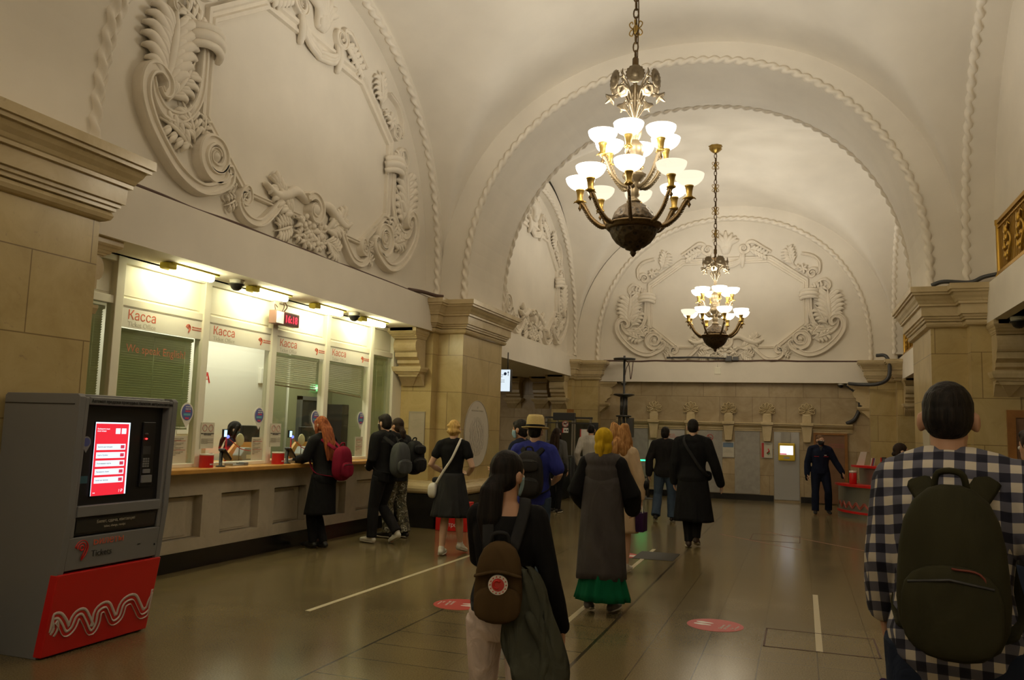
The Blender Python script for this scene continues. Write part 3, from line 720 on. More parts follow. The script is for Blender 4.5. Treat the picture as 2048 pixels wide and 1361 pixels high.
        if hi:
            M3 = Matrix((tg, d.cross(tg), d)).transposed()
            mb.lathe([(.015, -.03), (.04, 0), (.075, .014), (.102, .012), (.104, .02), (.075, .024), (.04, .014), (.03, .035), (.0, .04)], c=tuple(c), n=32, M=M3, wave=lambda x: 1+.07*math.cos(15*x))
        else:
            ax = (d*.75-Vector((0, 0, .66))).normalized(); M3 = Matrix((tg, ax.cross(tg), ax)).transposed()
            mb.lathe([(.012, -.05), (.02, -.02), (.06, .015), (.075, .03), (.05, .03), (.02, .02), (.012, .08), (.0, .1)], c=tuple(c), n=18, M=M3, wave=lambda x: 1+.1*math.cos(6*x))
        B(mb, 'flower_head', M_silver, st)
    mb = MB()
    for k in range(8):
        a = 2*PI*k/8; d = Vector((math.cos(a), math.sin(a), 0)); mb.tube([d*.02+Vector((0, 0, 2.03)), d*.06+Vector((0, 0, 2.10)), d*.09+Vector((0, 0, 2.08))], [.012, .015, .004], 6)
    mb.lathe([(.02, 1.6), (.022, 2.0), (.035, 2.03), (.025, 2.06), (.03, 2.1), (.02, 2.16), (.02, 2.22)], n=10); B(mb, 'spray_top', M_bronze)
    H_ = ztop-loc[2]; mb = MB(); z = 2.16; k = 0
    mb.lathe([(.03, 2.18), (.036, 2.2), (.036, 2.28), (.02, 2.3)], n=10)
    while z < H_-.14:
        M_ = Matrix.Rotation((k % 2)*PI/2, 3, 'Z')
        P = [tuple(M_ @ Vector((.028*math.cos(a), 0, .06*math.sin(a)))) for a in [2*PI*i/12 for i in range(13)]]
        mb.tube([(p[0], p[1], p[2]+z+.06) for p in P], .009, 6); z += .10; k += 1
    mb.tube([(.02, 0, 2.2), (.03, .01, 2.8), (.015, -.01, 3.4), (.025, .01, H_-.1)], .007, 5)
    B(mb, 'chain', M_bronze)
    for zc in [2.64+.52*i for i in range(int((H_-2.9)/.52)+1)]:
        mb = MB()
        for i in range(4):
            a0 = PI/2*i
            for sg in (1, -1):
                d = Vector((math.cos(a0), math.sin(a0), 0))
                mb.tube(smooth_path([tuple(d*.012+Vector((0, 0, zc))), tuple(d*.055+Vector((0, 0, zc+sg*.015))), tuple(d*.075+Vector((0, 0, zc+sg*.06))), tuple(d*.045+Vector((0, 0, zc+sg*.085))), tuple(d*.035+Vector((0, 0, zc+sg*.055)))], 3), .007, 5)
        mb.ell((0, 0, zc), (.03, .03, .05), nu=8, nv=6); B(mb, 'chain_rosette', M_brass)
    mb = MB(); mb.lathe([(.02, H_-.16), (.05, H_-.14), (.09, H_-.11), (.13, H_-.07), (.14, H_-.05), (.11, H_-.03), (.15, H_+.0), (.15, H_+.02)], n=24, wave=lambda a: 1+.06*math.cos(8*a)); B(mb, 'ceiling_rose', M_brass)
    return t
chandelier('large bronze chandelier with glass bowls hanging level with the ticket windows', (-1.71, 8.8, 3.53), 8.17, (2, 3, 7, 0))
chandelier('farther bronze chandelier with glass bowls before the far wall relief', (-1.72, 18.3, 3.42), 8.06, (4,), (), math.radians(18), M_shade_far, 28)
chandelier('bronze chandelier with glass bowls hanging behind the viewpoint', (-1.75, -.70, 3.5), 8.17, (1, 4), (2,), .2, None, 30)
M_palegray = plain('pale_gray_lettering', (.56, .53, .44), .5)
# ---------------------------------------------------------------- ticket office
XG = -6.35                                   # glass plane
MUL = [6.26, 7.535, 8.82, 10.085, 11.36]     # mullion centres
# room behind the glass
wbox('floor', -8.9, -6.4, 5.0, 14.5, 0, .02, M_gray, 'gray floor of the ticket office')
wbox('wall_office', -9.0, -8.85, 5.0, 14.5, 0, 3.2, M_officeg, 'pale green rear wall of the ticket office')
wbox('wall_office', -8.85, -7.85, 5.0, 11.02, .02, 3.2, M_office, 'bright white partition behind the second ticket window')
wbox('wall_office', -8.85, -6.45, 5.0, 5.1, 0, 3.2, M_office); wbox('wall_office', -8.85, -6.4, 14.4, 14.5, 0, 3.2, M_officeg)
t = thing('office_door', 'dark door deep inside the office behind the third window', 'door')
MB().box(-8.85, -8.80, 13.25, 14.05, .02, 2.05).build('door_leaf', M_dkgray, t); MB().box(-8.85, -8.77, 13.18, 13.25, .02, 2.12).box(-8.85, -8.77, 14.05, 14.12, .02, 2.12).box(-8.85, -8.77, 13.18, 14.12, 2.05, 2.12).build('door_frame', M_gray, t)
tag(MB().box(-8.84, -8.45, 14.14, 14.38, .02, 2.0).build('tall_cabinet', M_dkgray), 'tall dark cabinet beside the inner office door', 'cabinet')
t = thing('exit_sign', 'small green lit exit sign above the inner office door', 'sign')
MB().box(-8.85, -8.80, 13.6, 13.86, 2.24, 2.36).build('sign_box', emis('exit_green', (.30, .9, .38), 1.3), t); text('sign_lettering', 'ВЫХОД', .07, (-8.797, 13.63, 2.275), '+x', emis('exit_white', (.95, 1, .9), 1.8), t)
tag(MB().tube([(-8.6, 12.5, .05), (-8.6, 12.5, 3.18)], .025, 8).build('heating_pipe', M_office), 'thin pale pipe on the inner office wall', 'pipe')
tag(MB().box(-7.86, -7.80, 10.62, 10.80, 2.20, 2.44).build('wall_box', M_office, bevel=.008), 'small white wall box above the masked cashier', 'box')
# frame of the glazed front
st_ = MB()
for y in MUL: st_.box(XG-.06, XG+.05, y-.053, y+.053, 1.09, 3.2)
for y0, y1 in ((5.05, 5.15), (12.08, 12.4)): st_.box(XG-.06, XG+.05, y0, y1, 1.09, 3.2)
st_.box(XG-.055, XG+.045, 5.05, 12.4, 1.09, 1.135).box(XG-.055, XG+.03, 5.05, 12.4, 2.72, 2.80).box(XG-.055, XG+.04, 5.05, 12.4, 3.14, 3.2)
struct(st_.build('window_1', M_white, bevel=.006), 'white metal frame of the ticket office glazing')
edges = [5.15]+[e for y in MUL for e in (y-.053, y+.053)]+[12.08]
for i in range(6):
    a, b = edges[2*i], edges[2*i+1]
    o = MB().box(XG-.006, XG+.006, a, b, 1.135, 2.72).build('window_%d' % (i+2), M_glass); struct(o, 'glass pane of the ticket office')
    o = MB().box(XG-.05, XG-.02, a, b, 2.80, 3.14).box(XG-.02, XG-.012, a+.03, b-.03, 2.83, 3.11).build('trim_%d' % (30+i), M_panelwhite); struct(o, 'white panel above a ticket window')
# white reveal strips bright at the jambs
def logo9(parent, y, z, r, face_x, m):
    """ring mark like a 9: three arcs with a tail"""
    mb = MB()
    for rr_, a1 in ((r, 3.6), (r*.66, 3.8), (r*.30, 6.28)):
        P = [(face_x, y+rr_*math.cos(a), z+rr_*math.sin(a)) for a in [-.55+a1*k/18 for k in range(19)]]
        if rr_ > r*.5: P = [(face_x, y+rr_*math.cos(-.55)-.8*r*(rr_/r), z+rr_*math.sin(-.55)-r*1.05), (face_x, y+rr_*.62, z-rr_*1.0)]+P
        mb.tube(P, r*.10, 5, up=(1, 0, 0))
    return mb.build('ring_logo', m, parent)
ORD = ['first', 'second', 'third', 'fourth']
for i in range(4):
    a, b = edges[2*i+2], edges[2*i+3]
    t = thing('ticket_office_sign', 'white ticket office header above the %s ticket window' % ORD[i], 'sign', group='headers over the ticket windows')
    MB().box(XG+.008, XG+.022, a, b, 2.51, 2.715).build('sign_board', M_wht, t); MB().box(XG+.008, XG+.026, a, b, 2.712, 2.722).build('top_edge', M_yellowcap if 0 else M_graytext, t)
    text('sign_lettering', 'Касса', .135, (XG+.0235, a+.09, 2.595), '+x', M_redtext, t, ext=.0004)
    text('small_lettering', 'Ticket Office', .072, (XG+.0235, a+.10, 2.525), '+x', M_palegray, t, ext=.0004)
    logo9(t, b-.21, 2.615, .036, XG+.025, M_redtext)
    text('logo_lettering', 'Московский\nметрополитен', .025, (XG+.024, b-.15, 2.62), '+x', M_redtext, t)
text_o = text('window_lettering', 'We speak English!', .115, (XG+.009, 6.43, 2.27), '+x', plain('window_lettering_red', (.40, .13, .06), .6), ext=.0004); tag(text_o, 'red lettering on the glass of the first ticket window', 'lettering')
# blinds
def blind(label, a, b, z0, z1, m, x=XG-.09, pitch=.025, sag=0):
    t = thing('venetian_blind', label, 'blind', group='venetian blinds of the ticket office')
    MB().box(x-.025, x+.02, a, b, z1-.035, z1).build('head_rail', m, t)
    mb = MB(); n = int((z1-.04-z0)/pitch)
    for k in range(n+1):
        z = z1-.045-k*pitch
        s_ = sag*(k/n)**2 if n else 0; h_ = .008 if m is M_blindl else .0118
        vs = [(x-.009, a+.01, z-h_), (x-.009, b-.01, z-h_-s_), (x+.009, b-.01, z+h_-s_), (x+.009, a+.01, z+h_)]
        vs += [(p[0], p[1], p[2]-.0012) for p in vs]
        mb.add(vs, [(0, 1, 2, 3), (7, 6, 5, 4), (0, 4, 5, 1), (1, 5, 6, 2), (2, 6, 7, 3), (3, 7, 4, 0)])
    mb.build('slats', m, t); vs = [(x-.012, a, z0-.02), (x+.012, a, z0-.02)]
    if sag: MB().tube([(x, a+.01, z0-.01), (x, (a+b)/2, z0-.02-sag*.35), (x, b-.01, z0-.012-sag)], .014, 6).build('bottom_rail', M_graytext, t)
    else: MB().box(x-.012, x+.012, a+.005, b-.005, z0-.02, z0).build('bottom_rail', m, t)
    mb = MB()
    for y in (a+.12, (a+b)/2, b-.12): mb.tube([(x+.016, y, z1-.02), (x+.016, y, z0-sag*.5)], .0022, 4)
    mb.build('ladder_cord', m, t)
blind('green gray closed blind in the narrow pane beside the near pier', edges[0], edges[1], 1.2, 2.70, M_blind)
blind('closed green gray blind behind the lettering We speak English', edges[2], edges[3], 1.52, 2.51, M_blind)
blind('half raised pale blind in the third ticket window', edges[6], edges[7], 2.12, 2.51, M_blindl, sag=.03)
blind('half raised pale sagging blind in the fourth ticket window', edges[8], edges[9], 2.11, 2.51, M_blindl, sag=.06)
blind('closed green gray blind in the last narrow pane', edges[10], edges[11], 1.2, 2.70, M_blind)
# counter
t = thing('ticket_counter', 'marble fronted ticket counter with a yellow wooden top', 'counter')
mb = MB(); xf = -6.25; gaps = [(6.91, 7.6), (7.92, 8.62), (8.93, 9.64), (9.96, 10.67), (10.98, 11.69)]; prev = 5.3
mb.box(-6.5, -6.36, 5.3, 12.14, .2, 1.03)
for a, b in gaps+[(12.14, 12.14)]:
    mb.box(-6.36, xf, prev, a, .2, 1.03)
    if b > a: mb.box(-6.36, xf, a, b, .79, 1.03).box(-6.36, xf, a, b, .2, .33)
    prev = b
mb.build('marble_front', M_marble_c, t)
for a, b in gaps:
    MB().box(-6.36, -6.325, a+.09, b-.16, .36, .73).box(-6.36, -6.335, a+.0, b-.05, .335, .77).build('inset_panel', M_marble_c, t, bevel=.006)
MB().box(-6.5, xf-.005, 5.3, 12.14, 0, .2).build('black_kick', M_blackstone, t)
MB().box(-6.95, -6.08, 5.3, 12.14, 1.035, 1.09).build('countertop', M_wood, t, bevel=.012)
# fluorescent fittings under the beam
for i, y in enumerate((6.6, 7.98, 9.30, 10.56)):
    t = thing('fluorescent_lamp', 'lit fluorescent fitting under the beam above the %s ticket window' % ORD[i], 'lamp', (-6.06, y, 3.2), group='fluorescent lamps over the ticket windows')
    MB().box(-.065, .065, .0, .72, -.02, 0).build('mount_plate', M_yellowcap, t)
    MB().box(-.055, .055, -.06, .09, -.075, -.005).build('end_cap', M_yellowcap, t, bevel=.02)
    mb = MB(); mb.tube([(0, .09, -.05), (0, .66, -.05)], (.052, .04), 14, round_ends=True); mb.build('tube_cover', M_tube, t)
# dome cameras
def domecam(label, p, s=1.0):
    t = thing('dome_camera', label, 'camera', p, group='ceiling dome cameras')
    MB().lathe([(.075*s, -.05*s), (.08*s, -.02*s), (.08*s, 0)], n=18).build('housing', M_wht, t)
    mb = MB(); mb.lathe([(.0, -.125*s), (.03*s, -.12*s), (.055*s, -.10*s), (.07*s, -.065*s), (.088*s, -.062*s), (.088*s, -.048*s)], n=18); mb.build('dome', M_black, t)
domecam('dome camera between the first two fluorescent lamps', (-6.0, 7.62, 3.2)); domecam('dome camera by the fourth fluorescent lamp', (-5.98, 10.2, 3.2))
domecam('dome camera above the carved bracket under the balcony', (2.62, 11.75, 3.2), 1.2)
domecam('small dome camera under the far beam by the curving cable', (.98, 21.85, 2.98), .9); domecam('small dome camera under the far beam near the cable column', (-4.45, 21.85, 2.98), .9)
# clock
t = thing('digital_clock', 'red digital clock hanging over the second ticket window', 'clock', (-6.22, 8.62, 2.93))
MB().box(-.05, .05, .0, .52, -.085, .085).build('case', plain('clock_case', (.22, .12, .10), .4), t, bevel=.006)
MB().box(.05, .054, .02, .17, -.075, .075).build('white_card', plain('clock_card', (.95, .9, .8), .5, 0, .25, (1, .95, .85)), t)
MB().box(.05, .053, .18, .51, -.072, .072).build('display', plain('clock_face', (.10, .004, .006), .25), t)
text('digits', '16:18', .125, (.055, .195, -.045), '+x', emis('clock_digits', (1, .01, .06), 1.6), t, sx=1.0, bold=.004)
mb = MB(); mb.tube(smooth_path([(0, .06, .08), (0, .04, .16), (0, .10, .13)], 4), .006, 5); mb.tube(smooth_path([(0, .2, .08), (0, .24, .15), (.02, .20, .20), (-.02, .27, .26)], 4), .006, 5); mb.tube(smooth_path([(0, .24, .09), (.01, .29, .16), (.0, .24, .22)], 4), .008, 5); mb.build('hanging_wire', M_cable, t)
# things on the counter
def redcan(label, y):
    t = thing('donation_can', label, 'container', (-6.2, y, 1.09), group='red cans on the counter')
    MB().lathe([(.07, 0), (.075, .005), (.075, .135), (.072, .138)], n=22).build('can_body', M_red, t)
    MB().lathe([(.076, .134), (.078, .138), (.078, .15), (.0, .152)], n=22).build('lid', M_wht, t)
    MB().lathe([(.0765, .0), (.0765, .13)], n=22, caps=False).build('side_label', M_red, t)
    text('lettering', 'метро', .03, (.0775, -.035, .03), '+x', M_whitetext, t)
redcan('red can on the counter below the first mullion notice', 7.56); redcan('red can on the counter before the third ticket window', 8.89)
def terminal(label, y):
    t = thing('card_terminal', label, 'card terminal', (-6.2, y, 1.09), group='card terminals on the counter')
    MB().lathe([(.055, 0), (.05, .012), (.02, .018), (.02, .16)], n=14).build('stand', M_black, t)
    M_ = Matrix.Translation((.02, .0, .18)) @ Matrix.Rotation(-.75, 4, 'X')
    MB().box(-.045, .045, -.03, .15, -.012, .014, M=M_).build('reader', M_black, t, bevel=.006)
    mb = MB()
    for i in range(3):
        for j in range(4): mb.box(-.03+.022*i, -.014+.022*i, .03+.018*j, .042+.018*j, .014, .018, M=M_)
    mb.build('keypad', M_gray, t)
terminal('black card terminal on the counter before the second ticket window', 7.80); terminal('black card terminal on the counter near the red-haired woman', 9.08)
for y, l in ((8.1, 'second'), (9.35, 'third')):
    t = thing('coin_tray', 'shallow metal coin tray at the %s ticket window' % l, 'tray', (-6.25, y, 1.09), group='coin trays')
    MB().box(-.05, .06, -.1, .12, 0, .012).box(-.05, .06, -.1, -.09, .012, .03).box(-.05, .06, .11, .12, .012, .03).build('tray', M_steel, t); MB().box(-.04, .05, .13, .21, 0, .04).build('scanner_block', M_gray, t, bevel=.01)
# notices, pins on the glass
M_pinblue = plain('pin_blue', (.10, .12, .36), .4); M_pinred = plain('pin_red', (.62, .06, .12), .4); M_pincy = plain('pin_cyan', (.12, .40, .5), .4)
def pin(label, y, z, s=1.0):
    t = thing('pin_sticker', label, 'sticker', (XG+.010, y, z), group='map pin stickers on the glass')
    R = .10*s; P = [(R*math.cos(a), R*math.sin(a)*1.05) for a in [-.6+(PI+1.2)*k/24 for k in range(25)]]+[(0, -R*1.75)]
    MB().prism(P, 0, .003, lambda a, b, h: (h, a, b)).build('pin_border', M_wht, t)
    MB().prism(circ(R*.84, 24, 1.05), .003, .005, lambda a, b, h: (h, a, b)).build('pin_disc', M_pinblue, t)
    MB().box(.005, .006, -.03*s, .05*s, .005*s, .02*s).build('red_band', M_pinred, t); MB().box(.005, .006, -.055*s, .05*s, -.035*s, -.012*s).build('cyan_band', M_pincy, t); MB().box(.005, .006, -.03*s, .03*s, -.075*s, -.055*s).build('red_band', M_pinred, t)
    text('pin_lettering', 'оплата\nкартой', .026*s, (.0055, -.03*s, .055*s), '+x', M_whitetext, t)
pin('blue map pin sticker on the first ticket window', 7.36, 1.69); pin('blue map pin sticker on the second ticket window', 8.64, 1.69); pin('blue map pin sticker on the third ticket window behind the red-haired woman', 9.90, 1.69); pin('blue map pin sticker on the fourth ticket window', 11.16, 1.71)
def notice(label, y, z, w_, h_, kind):
    t = thing('paper_notice', label, 'notice', (XG+.055 if kind == 'mask' else XG+.009, y, z), group='notices on the ticket windows')
    MB().box(0, .003, -w_/2, w_/2, -h_/2, h_/2).build('sheet', M_paper, t)
    if kind == 'mask':
        for dy in (-.05, .05):
            P = [(.004, dy+.036*math.cos(2*PI*k/16), .29*h_+.036*math.sin(2*PI*k/16)) for k in range(17)]; MB().tube(P, .003, 4).build('round_symbol', M_pink, t)
        text('headline', 'Здесь должны использоваться\nмаска и перчатки', .014, (.004, 0, .06*h_), '+x', M_blktext, t, align='CENTER', bold=.0005)
        text('body_text', ('пассажирам метрополитена необходимо\nсоблюдать дистанцию\n'*3).strip(), .010, (.004, -w_*.45, -.14*h_), '+x', M_graytext, t)
    else:
        for q in (.33, .0): MB().box(.003, .004, -w_*.42, w_*.42, q*h_-.003, q*h_+.003).build('rule_line', M_pink, t)
        text('body_text', ('стоимость проезда\nразовый билет\nкарта\n'*4).strip(), .016, (.004, -w_*.42, .40*h_), '+x', M_graytext, t)
notice('mask notice on the mullion before the second ticket window', 7.66, 1.44, .22, .29, 'mask'); notice('mask notice on the mullion before the third ticket window', 8.94, 1.45, .22, .29, 'mask')
notice('price sheet low on the first ticket window', 7.28, 1.28, .22, .30, 'p'); notice('price sheet low on the second ticket window', 8.64, 1.27, .22, .30, 'p'); notice('price sheet low on the third ticket window', 9.90, 1.28, .22, .30, 'p'); notice('price sheet low on the fourth ticket window', 11.14, 1.28, .22, .30, 'p')
notice('small paper notice on the marble between two men and the pier', 11.9, 1.35, .02, .02, 'p') if 0 else None
# inside: divider boards, intercoms, monitors
for y, l in ((9.0, 'second'), (10.35, 'third')):
    t = thing('intercom', 'gray ticket printer housing behind the %s window' % l, 'device', (-6.72, y-.12, 1.09), group='gray devices behind the glass')
    MB().prism([(-.09, 0), (.13, 0), (.12, .14), (.06, .19), (-.05, .19), (-.13, .09)], -.07, .07, lambda a, b, h: (h, a, b)).build('housing', M_gray if 0 else plain('device_gray', (.34, .36, .36), .4), t, bevel=.01); MB().box(.07, .073, -.03, .09, .05, .10).build('small_label', M_wht, t)
    t = thing('round_mirror', 'small round beige mirror on a stem behind the %s window' % l, 'mirror', (-6.6, y-.36, 1.09), group='round mirrors behind the glass')
    MB().tube([(0, 0, 0), (0, 0, .22)], .008, 6).lathe([(.04, 0), (.035, .012)], n=14).build('stem', M_gray, t); mb = MB(); mb.lathe([(0, -.01), (.07, -.008), (.08, .0), (.07, .012), (.0, .016)], c=(0, 0, .29), n=24, M=Matrix(((0, 0, 1), (1, 0, 0), (0, 1, 0)))); mb.build('disc', plain('beige_disc', (.62, .55, .38), .5), t)
    t = thing('computer_monitor', 'black computer monitor seen from behind at the %s window' % l, 'monitor', (-7.0, y+.43, 1.06), group='computer monitors in the office')
    MB().box(-.03, .02, -.24, .24, .22, .50).build('screen_back', M_black, t, bevel=.01); MB().box(-.03, .0, -.04, .04, 0, .25).box(-.1, .08, -.1, .1, 0, .015).build('stand', M_black, t)
    tag(MB().prism([(-.35, 0), (.50, 0), (.50, .28), (-.15, .28), (-.35, .10)], -.02, .02, lambda a, b, h: (-6.9+h, y+.1+a, 1.06+b)).build('desk_screen', M_orange), 'orange wooden desk screen behind the %s window' % l, 'screen', 'orange desk screens')
    tag(MB().box(-7.7, -6.88, y-.6, y+.75, 1.0, 1.06).build('office_desk', M_orange), 'office desk behind the %s ticket window' % l, 'desk', 'office desks')
    t = thing('webcam_arm', 'bent webcam arm with a blue lit screen at the %s window' % l, 'webcam', (-6.55, y-.68, 1.09), group='webcam arms')
    mb = MB(); mb.tube(smooth_path([(-.05, .55, .15), (-.05, .35, .18), (-.03, .15, .27), (0, 0, .33)], 5), .005, 5); mb.tube([(0, 0, .0), (0, 0, .33)], .012, 6); mb.build('flexible_arm', M_red, t); MB().box(.0, .03, -.09, -.03, .32, .42).build('phone_body', M_black, t); MB().box(.03, .032, -.085, -.035, .33, .41).build('lit_screen', emis('blue_screen', (.45, .7, 1), 2.5), t); MB().ell((.02, 0, .33), (.02, .02, .02), nu=8, nv=6).build('blue_lamp', emis('blue_led', (.12, .15, 1), 3), t)
tag(MB().box(-6.80, -6.79, 7.75, 8.25, 1.10, 1.42).build('red_poster', plain('redwhite', (.72, .60, .52), .5)), 'pale leaflet stand behind the second ticket window', 'leaflet stand')
t = thing('wall_poster', 'white poster with a red letter on the partition behind the second window', 'poster', (-7.845, 9.22, 1.92)); MB().box(0, .004, -.28, .28, -.5, .55).build('sheet', M_office, t); text('headline', 'А', .19, (.006, .17, .22), '+x', M_red, t, bold=.004); MB().box(.004, .006, .05, .06, -.35, -.1).build('blue_line', M_pinblue, t)
# map plate on the pier, paper frame, red bin
t = thing('map_plate', 'large white oval map plate on the pier', 'sign', (-5.30, 13.33, 1.52))
MB().prism(circ(.565, 48, 1.0), 0, .02, lambda a, b, h: (h, a*.985, b)).build('plate', plain('plate_white', (.60, .55, .46), .45), t, bevel=.004)
mb = MB(); mb.tube([(.02, .557*math.cos(2*PI*k/48), .565*math.sin(2*PI*k/48)) for k in range(49)], .008, 5); mb.build('rim', M_graytext, t)
rr = random.Random(11)
for j in range(13):                  # fine engraved plan: squiggly lines
    mb = MB(); y0 = -.32+.64*(j/12); top = .34*math.sqrt(max(0, 1-(y0/.36)**2)); P = []
    for k in range(14): P.append((.021, y0+rr.uniform(-.022, .022), -top+2*top*k/13-.05))
    mb.tube(P, .0028, 3); mb.build('map_line', plain('map_gray', (.40, .36, .31), .6) if j == 0 else bpy.data.materials['map_gray'], t)
mb = MB()
for r in (.1, .19, .27): mb.tube([(.0215, r*math.cos(2*PI*k/24), r*math.sin(2*PI*k/24)-.05) for k in range(25)], .0026, 3)
mb.build('map_rings', bpy.data.materials['map_gray'], t)
text('headline', 'МОСКОВСКИЙ МЕТРОПОЛИТЕН', .034, (.021, 0, .38), '+x', M_graytext, t, align='CENTER'); MB().prism(circ(.022, 14), .02, .024, lambda a, b, h: (h, a, b+.45)).build('emblem', M_graytext, t)
t = thing('waste_bin', 'red box with white lettering against the black plinth', 'bin', (-5.14, 12.17, 0))
MB().box(-.28, .26, -.13, .13, 0, .42).build('bin_body', M_red, t, bevel=.01); MB().box(-.28, .26, -.13, .13, .42, .45).build('lid', M_red, t, bevel=.008); text('lettering', 'метро', .09, (-.18, -.132, .07), '-y', M_whitetext, t)
t = thing('notice_board', 'pale framed notice board on the pier behind two men', 'notice board', (-5.98, 12.395, 1.55)); MB().box(-.13, .13, -.02, 0, -.34, .30).build('board', M_marble_c, t); MB().box(-.14, .14, -.025, 0, .29, .31).box(-.14, .14, -.025, 0, -.35, -.33).box(-.145, -.13, -.025, 0, -.35, .31).box(.13, .145, -.025, 0, -.35, .31).build('board_frame', M_graytext, t)
# ---------------------------------------------------------------- far wall: cornice, consoles, shells, panels
YW = 21.97
t = thing('stone_cornice', 'long marble cornice ledge across the far wall below the shells', 'cornice')
mb = MB()
for a, b in ((-4.62, -3.80), (-3.49, -2.84), (-2.53, -1.88), (-1.57, -.92), (-.62, .03), (.33, 1.22)):
    pr = [(0, 1.97), (.16, 1.97), (.16, 1.935), (.13, 1.93), (.13, 1.90), (.10, 1.885), (.07, 1.85), (.05, 1.845), (.05, 1.80), (.03, 1.795), (.03, 1.75), (0, 1.75)]
    mb.prism(pr, a-.02, b+.02, lambda d, z, h: (h, YW-d, z))
mb.build('ledge', M_marble_s, t)
SH = [(-3.64, 'beside the cable column'), (-2.68, 'above the man in the black hooded jacket'), (-1.72, 'above the framed notice with a blue picture'), (-.77, 'above the poster with a red strip'), (.18, 'between the yellow terminal and the brown door')]
for x, l in SH:
    t = thing('stone_console', 'tapered marble console '+l, 'console', (x, YW, 0), group='consoles under the shells')
    MB().prism([(-.155, 1.97), (.155, 1.97), (.155, 1.90), (.125, 1.86), (.085, 1.52), (.075, 1.50), (-.075, 1.50), (-.085, 1.52), (-.125, 1.86), (-.155, 1.90)], 0, .13, lambda a, b, h: (a, -h, b)).build('tapered_body', M_marble_s, t, bevel=.008)
    MB().prism([(-.165, 1.985), (.165, 1.985), (.165, 1.94), (.14, 1.91), (-.14, 1.91), (-.165, 1.94)], 0, .185, lambda a, b, h: (a, -h, b)).build('cap', M_marble_s, t, bevel=.008)
    MB().prism([(-.11, 1.985), (.11, 1.985), (.11, 2.15), (.085, 2.175), (-.085, 2.175), (-.11, 2.15)], 0, .10, lambda a, b, h: (a, -h, b)).build('pedestal', M_marble_s, t, bevel=.006)
    t = thing('carved_shell', 'carved scallop shell '+l, 'shell ornament', (x, YW, 2.17), group='carved shells on the far wall')
    mb = MB()
    for k in range(7):
        a = math.radians(-12+204*k/6); d = (math.cos(a), math.sin(a)); q = (-d[1], d[0]); f = lambda u, v, h: (d[0]*u+q[0]*v, -h, .11+d[1]*u+q[1]*v)
        mb.tube(smooth_path([f(.03, 0, .05), f(.09, .028, .075), f(.15, .040, .08), f(.185, .02, .06), f(.19, 0, .05), f(.185, -.02, .06), f(.15, -.040, .08), f(.09, -.028, .075), f(.03, 0, .05)], 3), .0145, 6)
        mb.tube([f(.05, 0, .04), f(.11, 0, .058), f(.155, 0, .045)], [.012, .018, .012], 6, round_ends=True)
    mb.build('flutes', M_marble_s, t); MB().ell((0, -.005, .12), (.16, .04, .15), nu=18, nv=8).build('shell_body', M_marble_s, t)
    mb = MB(); mb.tube([(-.10, -.05, .02), (0, -.07, .0), (.10, -.05, .02)], [.02, .028, .02], 8, round_ends=True); mb.build('hinge_roll', M_marble_s, t)
for i, (a, b, m_) in enumerate(((-4.3, -3.8, 'g'), (-3.44, -2.84, 'g'), (-2.5, -1.88, 'g'), (-1.57, -.95, 'g'), (-.61, 0, 's'))):
    o = MB().box(a, b, YW-.012, YW, .05 if m_ == 's' else .16, 1.75).build('trim_%d' % (50+i), M_graypanel if m_ == 'g' else plain('bright_panel', (.50, .50, .50), .22, .6), bevel=.004); struct(o, 'polished gray wall panel of the far wall')
struct(MB().box(-5.1, -.62, YW-.03, YW, 0, .15).box(.02, .30, YW-.03, YW, 0, .15).build('baseboard_back', M_blackstone), 'black stone skirting of the far wall')
t = thing('brown_door', 'brown flush door behind the guard', 'door', (.33, YW, 0))
MB().box(.05, .72, -.05, -.005, .02, 1.70).build('door_leaf', M_doorwood, t); MB().box(0, .05, -.07, 0, 0, 1.70).box(.72, .79, -.07, 0, 0, 1.70).box(0, .79, -.07, 0, 1.70, 1.75).build('door_frame', M_oak, t)
MB().tube([(.66, -.06, .86), (.66, -.10, .86), (.60, -.10, .86)], .01, 6).build('door_handle', M_steeld, t); text('door_lettering', 'СЛУЖЕБНОЕ\nПОМЕЩЕНИЕ', .055, (.36, -.052, 1.45), '-y', M_pink, t)
def poster(label, x0, x1, z0, z1, kind):
    t = thing('wall_poster', label, 'poster', ((x0+x1)/2, YW-.012, (z0+z1)/2), group='posters on the far wall'); w_, h_ = x1-x0, z1-z0
    MB().box(-w_/2, w_/2, -.012, 0, -h_/2, h_/2).build('frame', M_steel, t); MB().box(-w_/2+.012, w_/2-.012, -.015, -.012, -h_/2+.012, h_/2-.012).build('sheet', M_paper, t)
    if kind == 'red':
        MB().box(-w_/2+.012, -w_/2+.07, -.017, -.015, -h_/2+.012, h_/2-.012).build('red_strip', M_redvinyl, t)
        mb = MB(); mb.tube([(.0, -.018, -.08), (.06, -.018, -.02), (.03, -.018, .04)], .018, 6); mb.build('red_figure', M_redvinyl, t); MB().tube([(.07, -.018, -.06), (.02, -.018, -.1)], .015, 6).build('green_figure', plain('green_ink', (.1, .3, .12), .6), t)
    elif kind == 'blue':
        MB().box(-w_/2+.02, w_/2-.02, -.017, -.015, .06, h_/2-.025).build('blue_picture', plain('blue_ink', (.16, .24, .36), .5), t); text('text_lines', 'правила\nпользования\nметрополитеном', .028, (0, -.017, -.02), '-y', M_graytext, t, align='CENTER')
    else: text('text_lines', 'вход\nинформация', .03, (0, -.017, .05), '-y', M_graytext, t, align='CENTER')
poster('framed notice with a blue picture between two gray panels', -1.88, -1.58, 1.06, 1.46, 'blue'); poster('poster with a red strip and a small walking figure', -.92, -.64, 1.08, 1.47, 'red'); poster('pale framed sheet beside the cable column', -3.79, -3.49, 1.07, 1.45, 'plain')
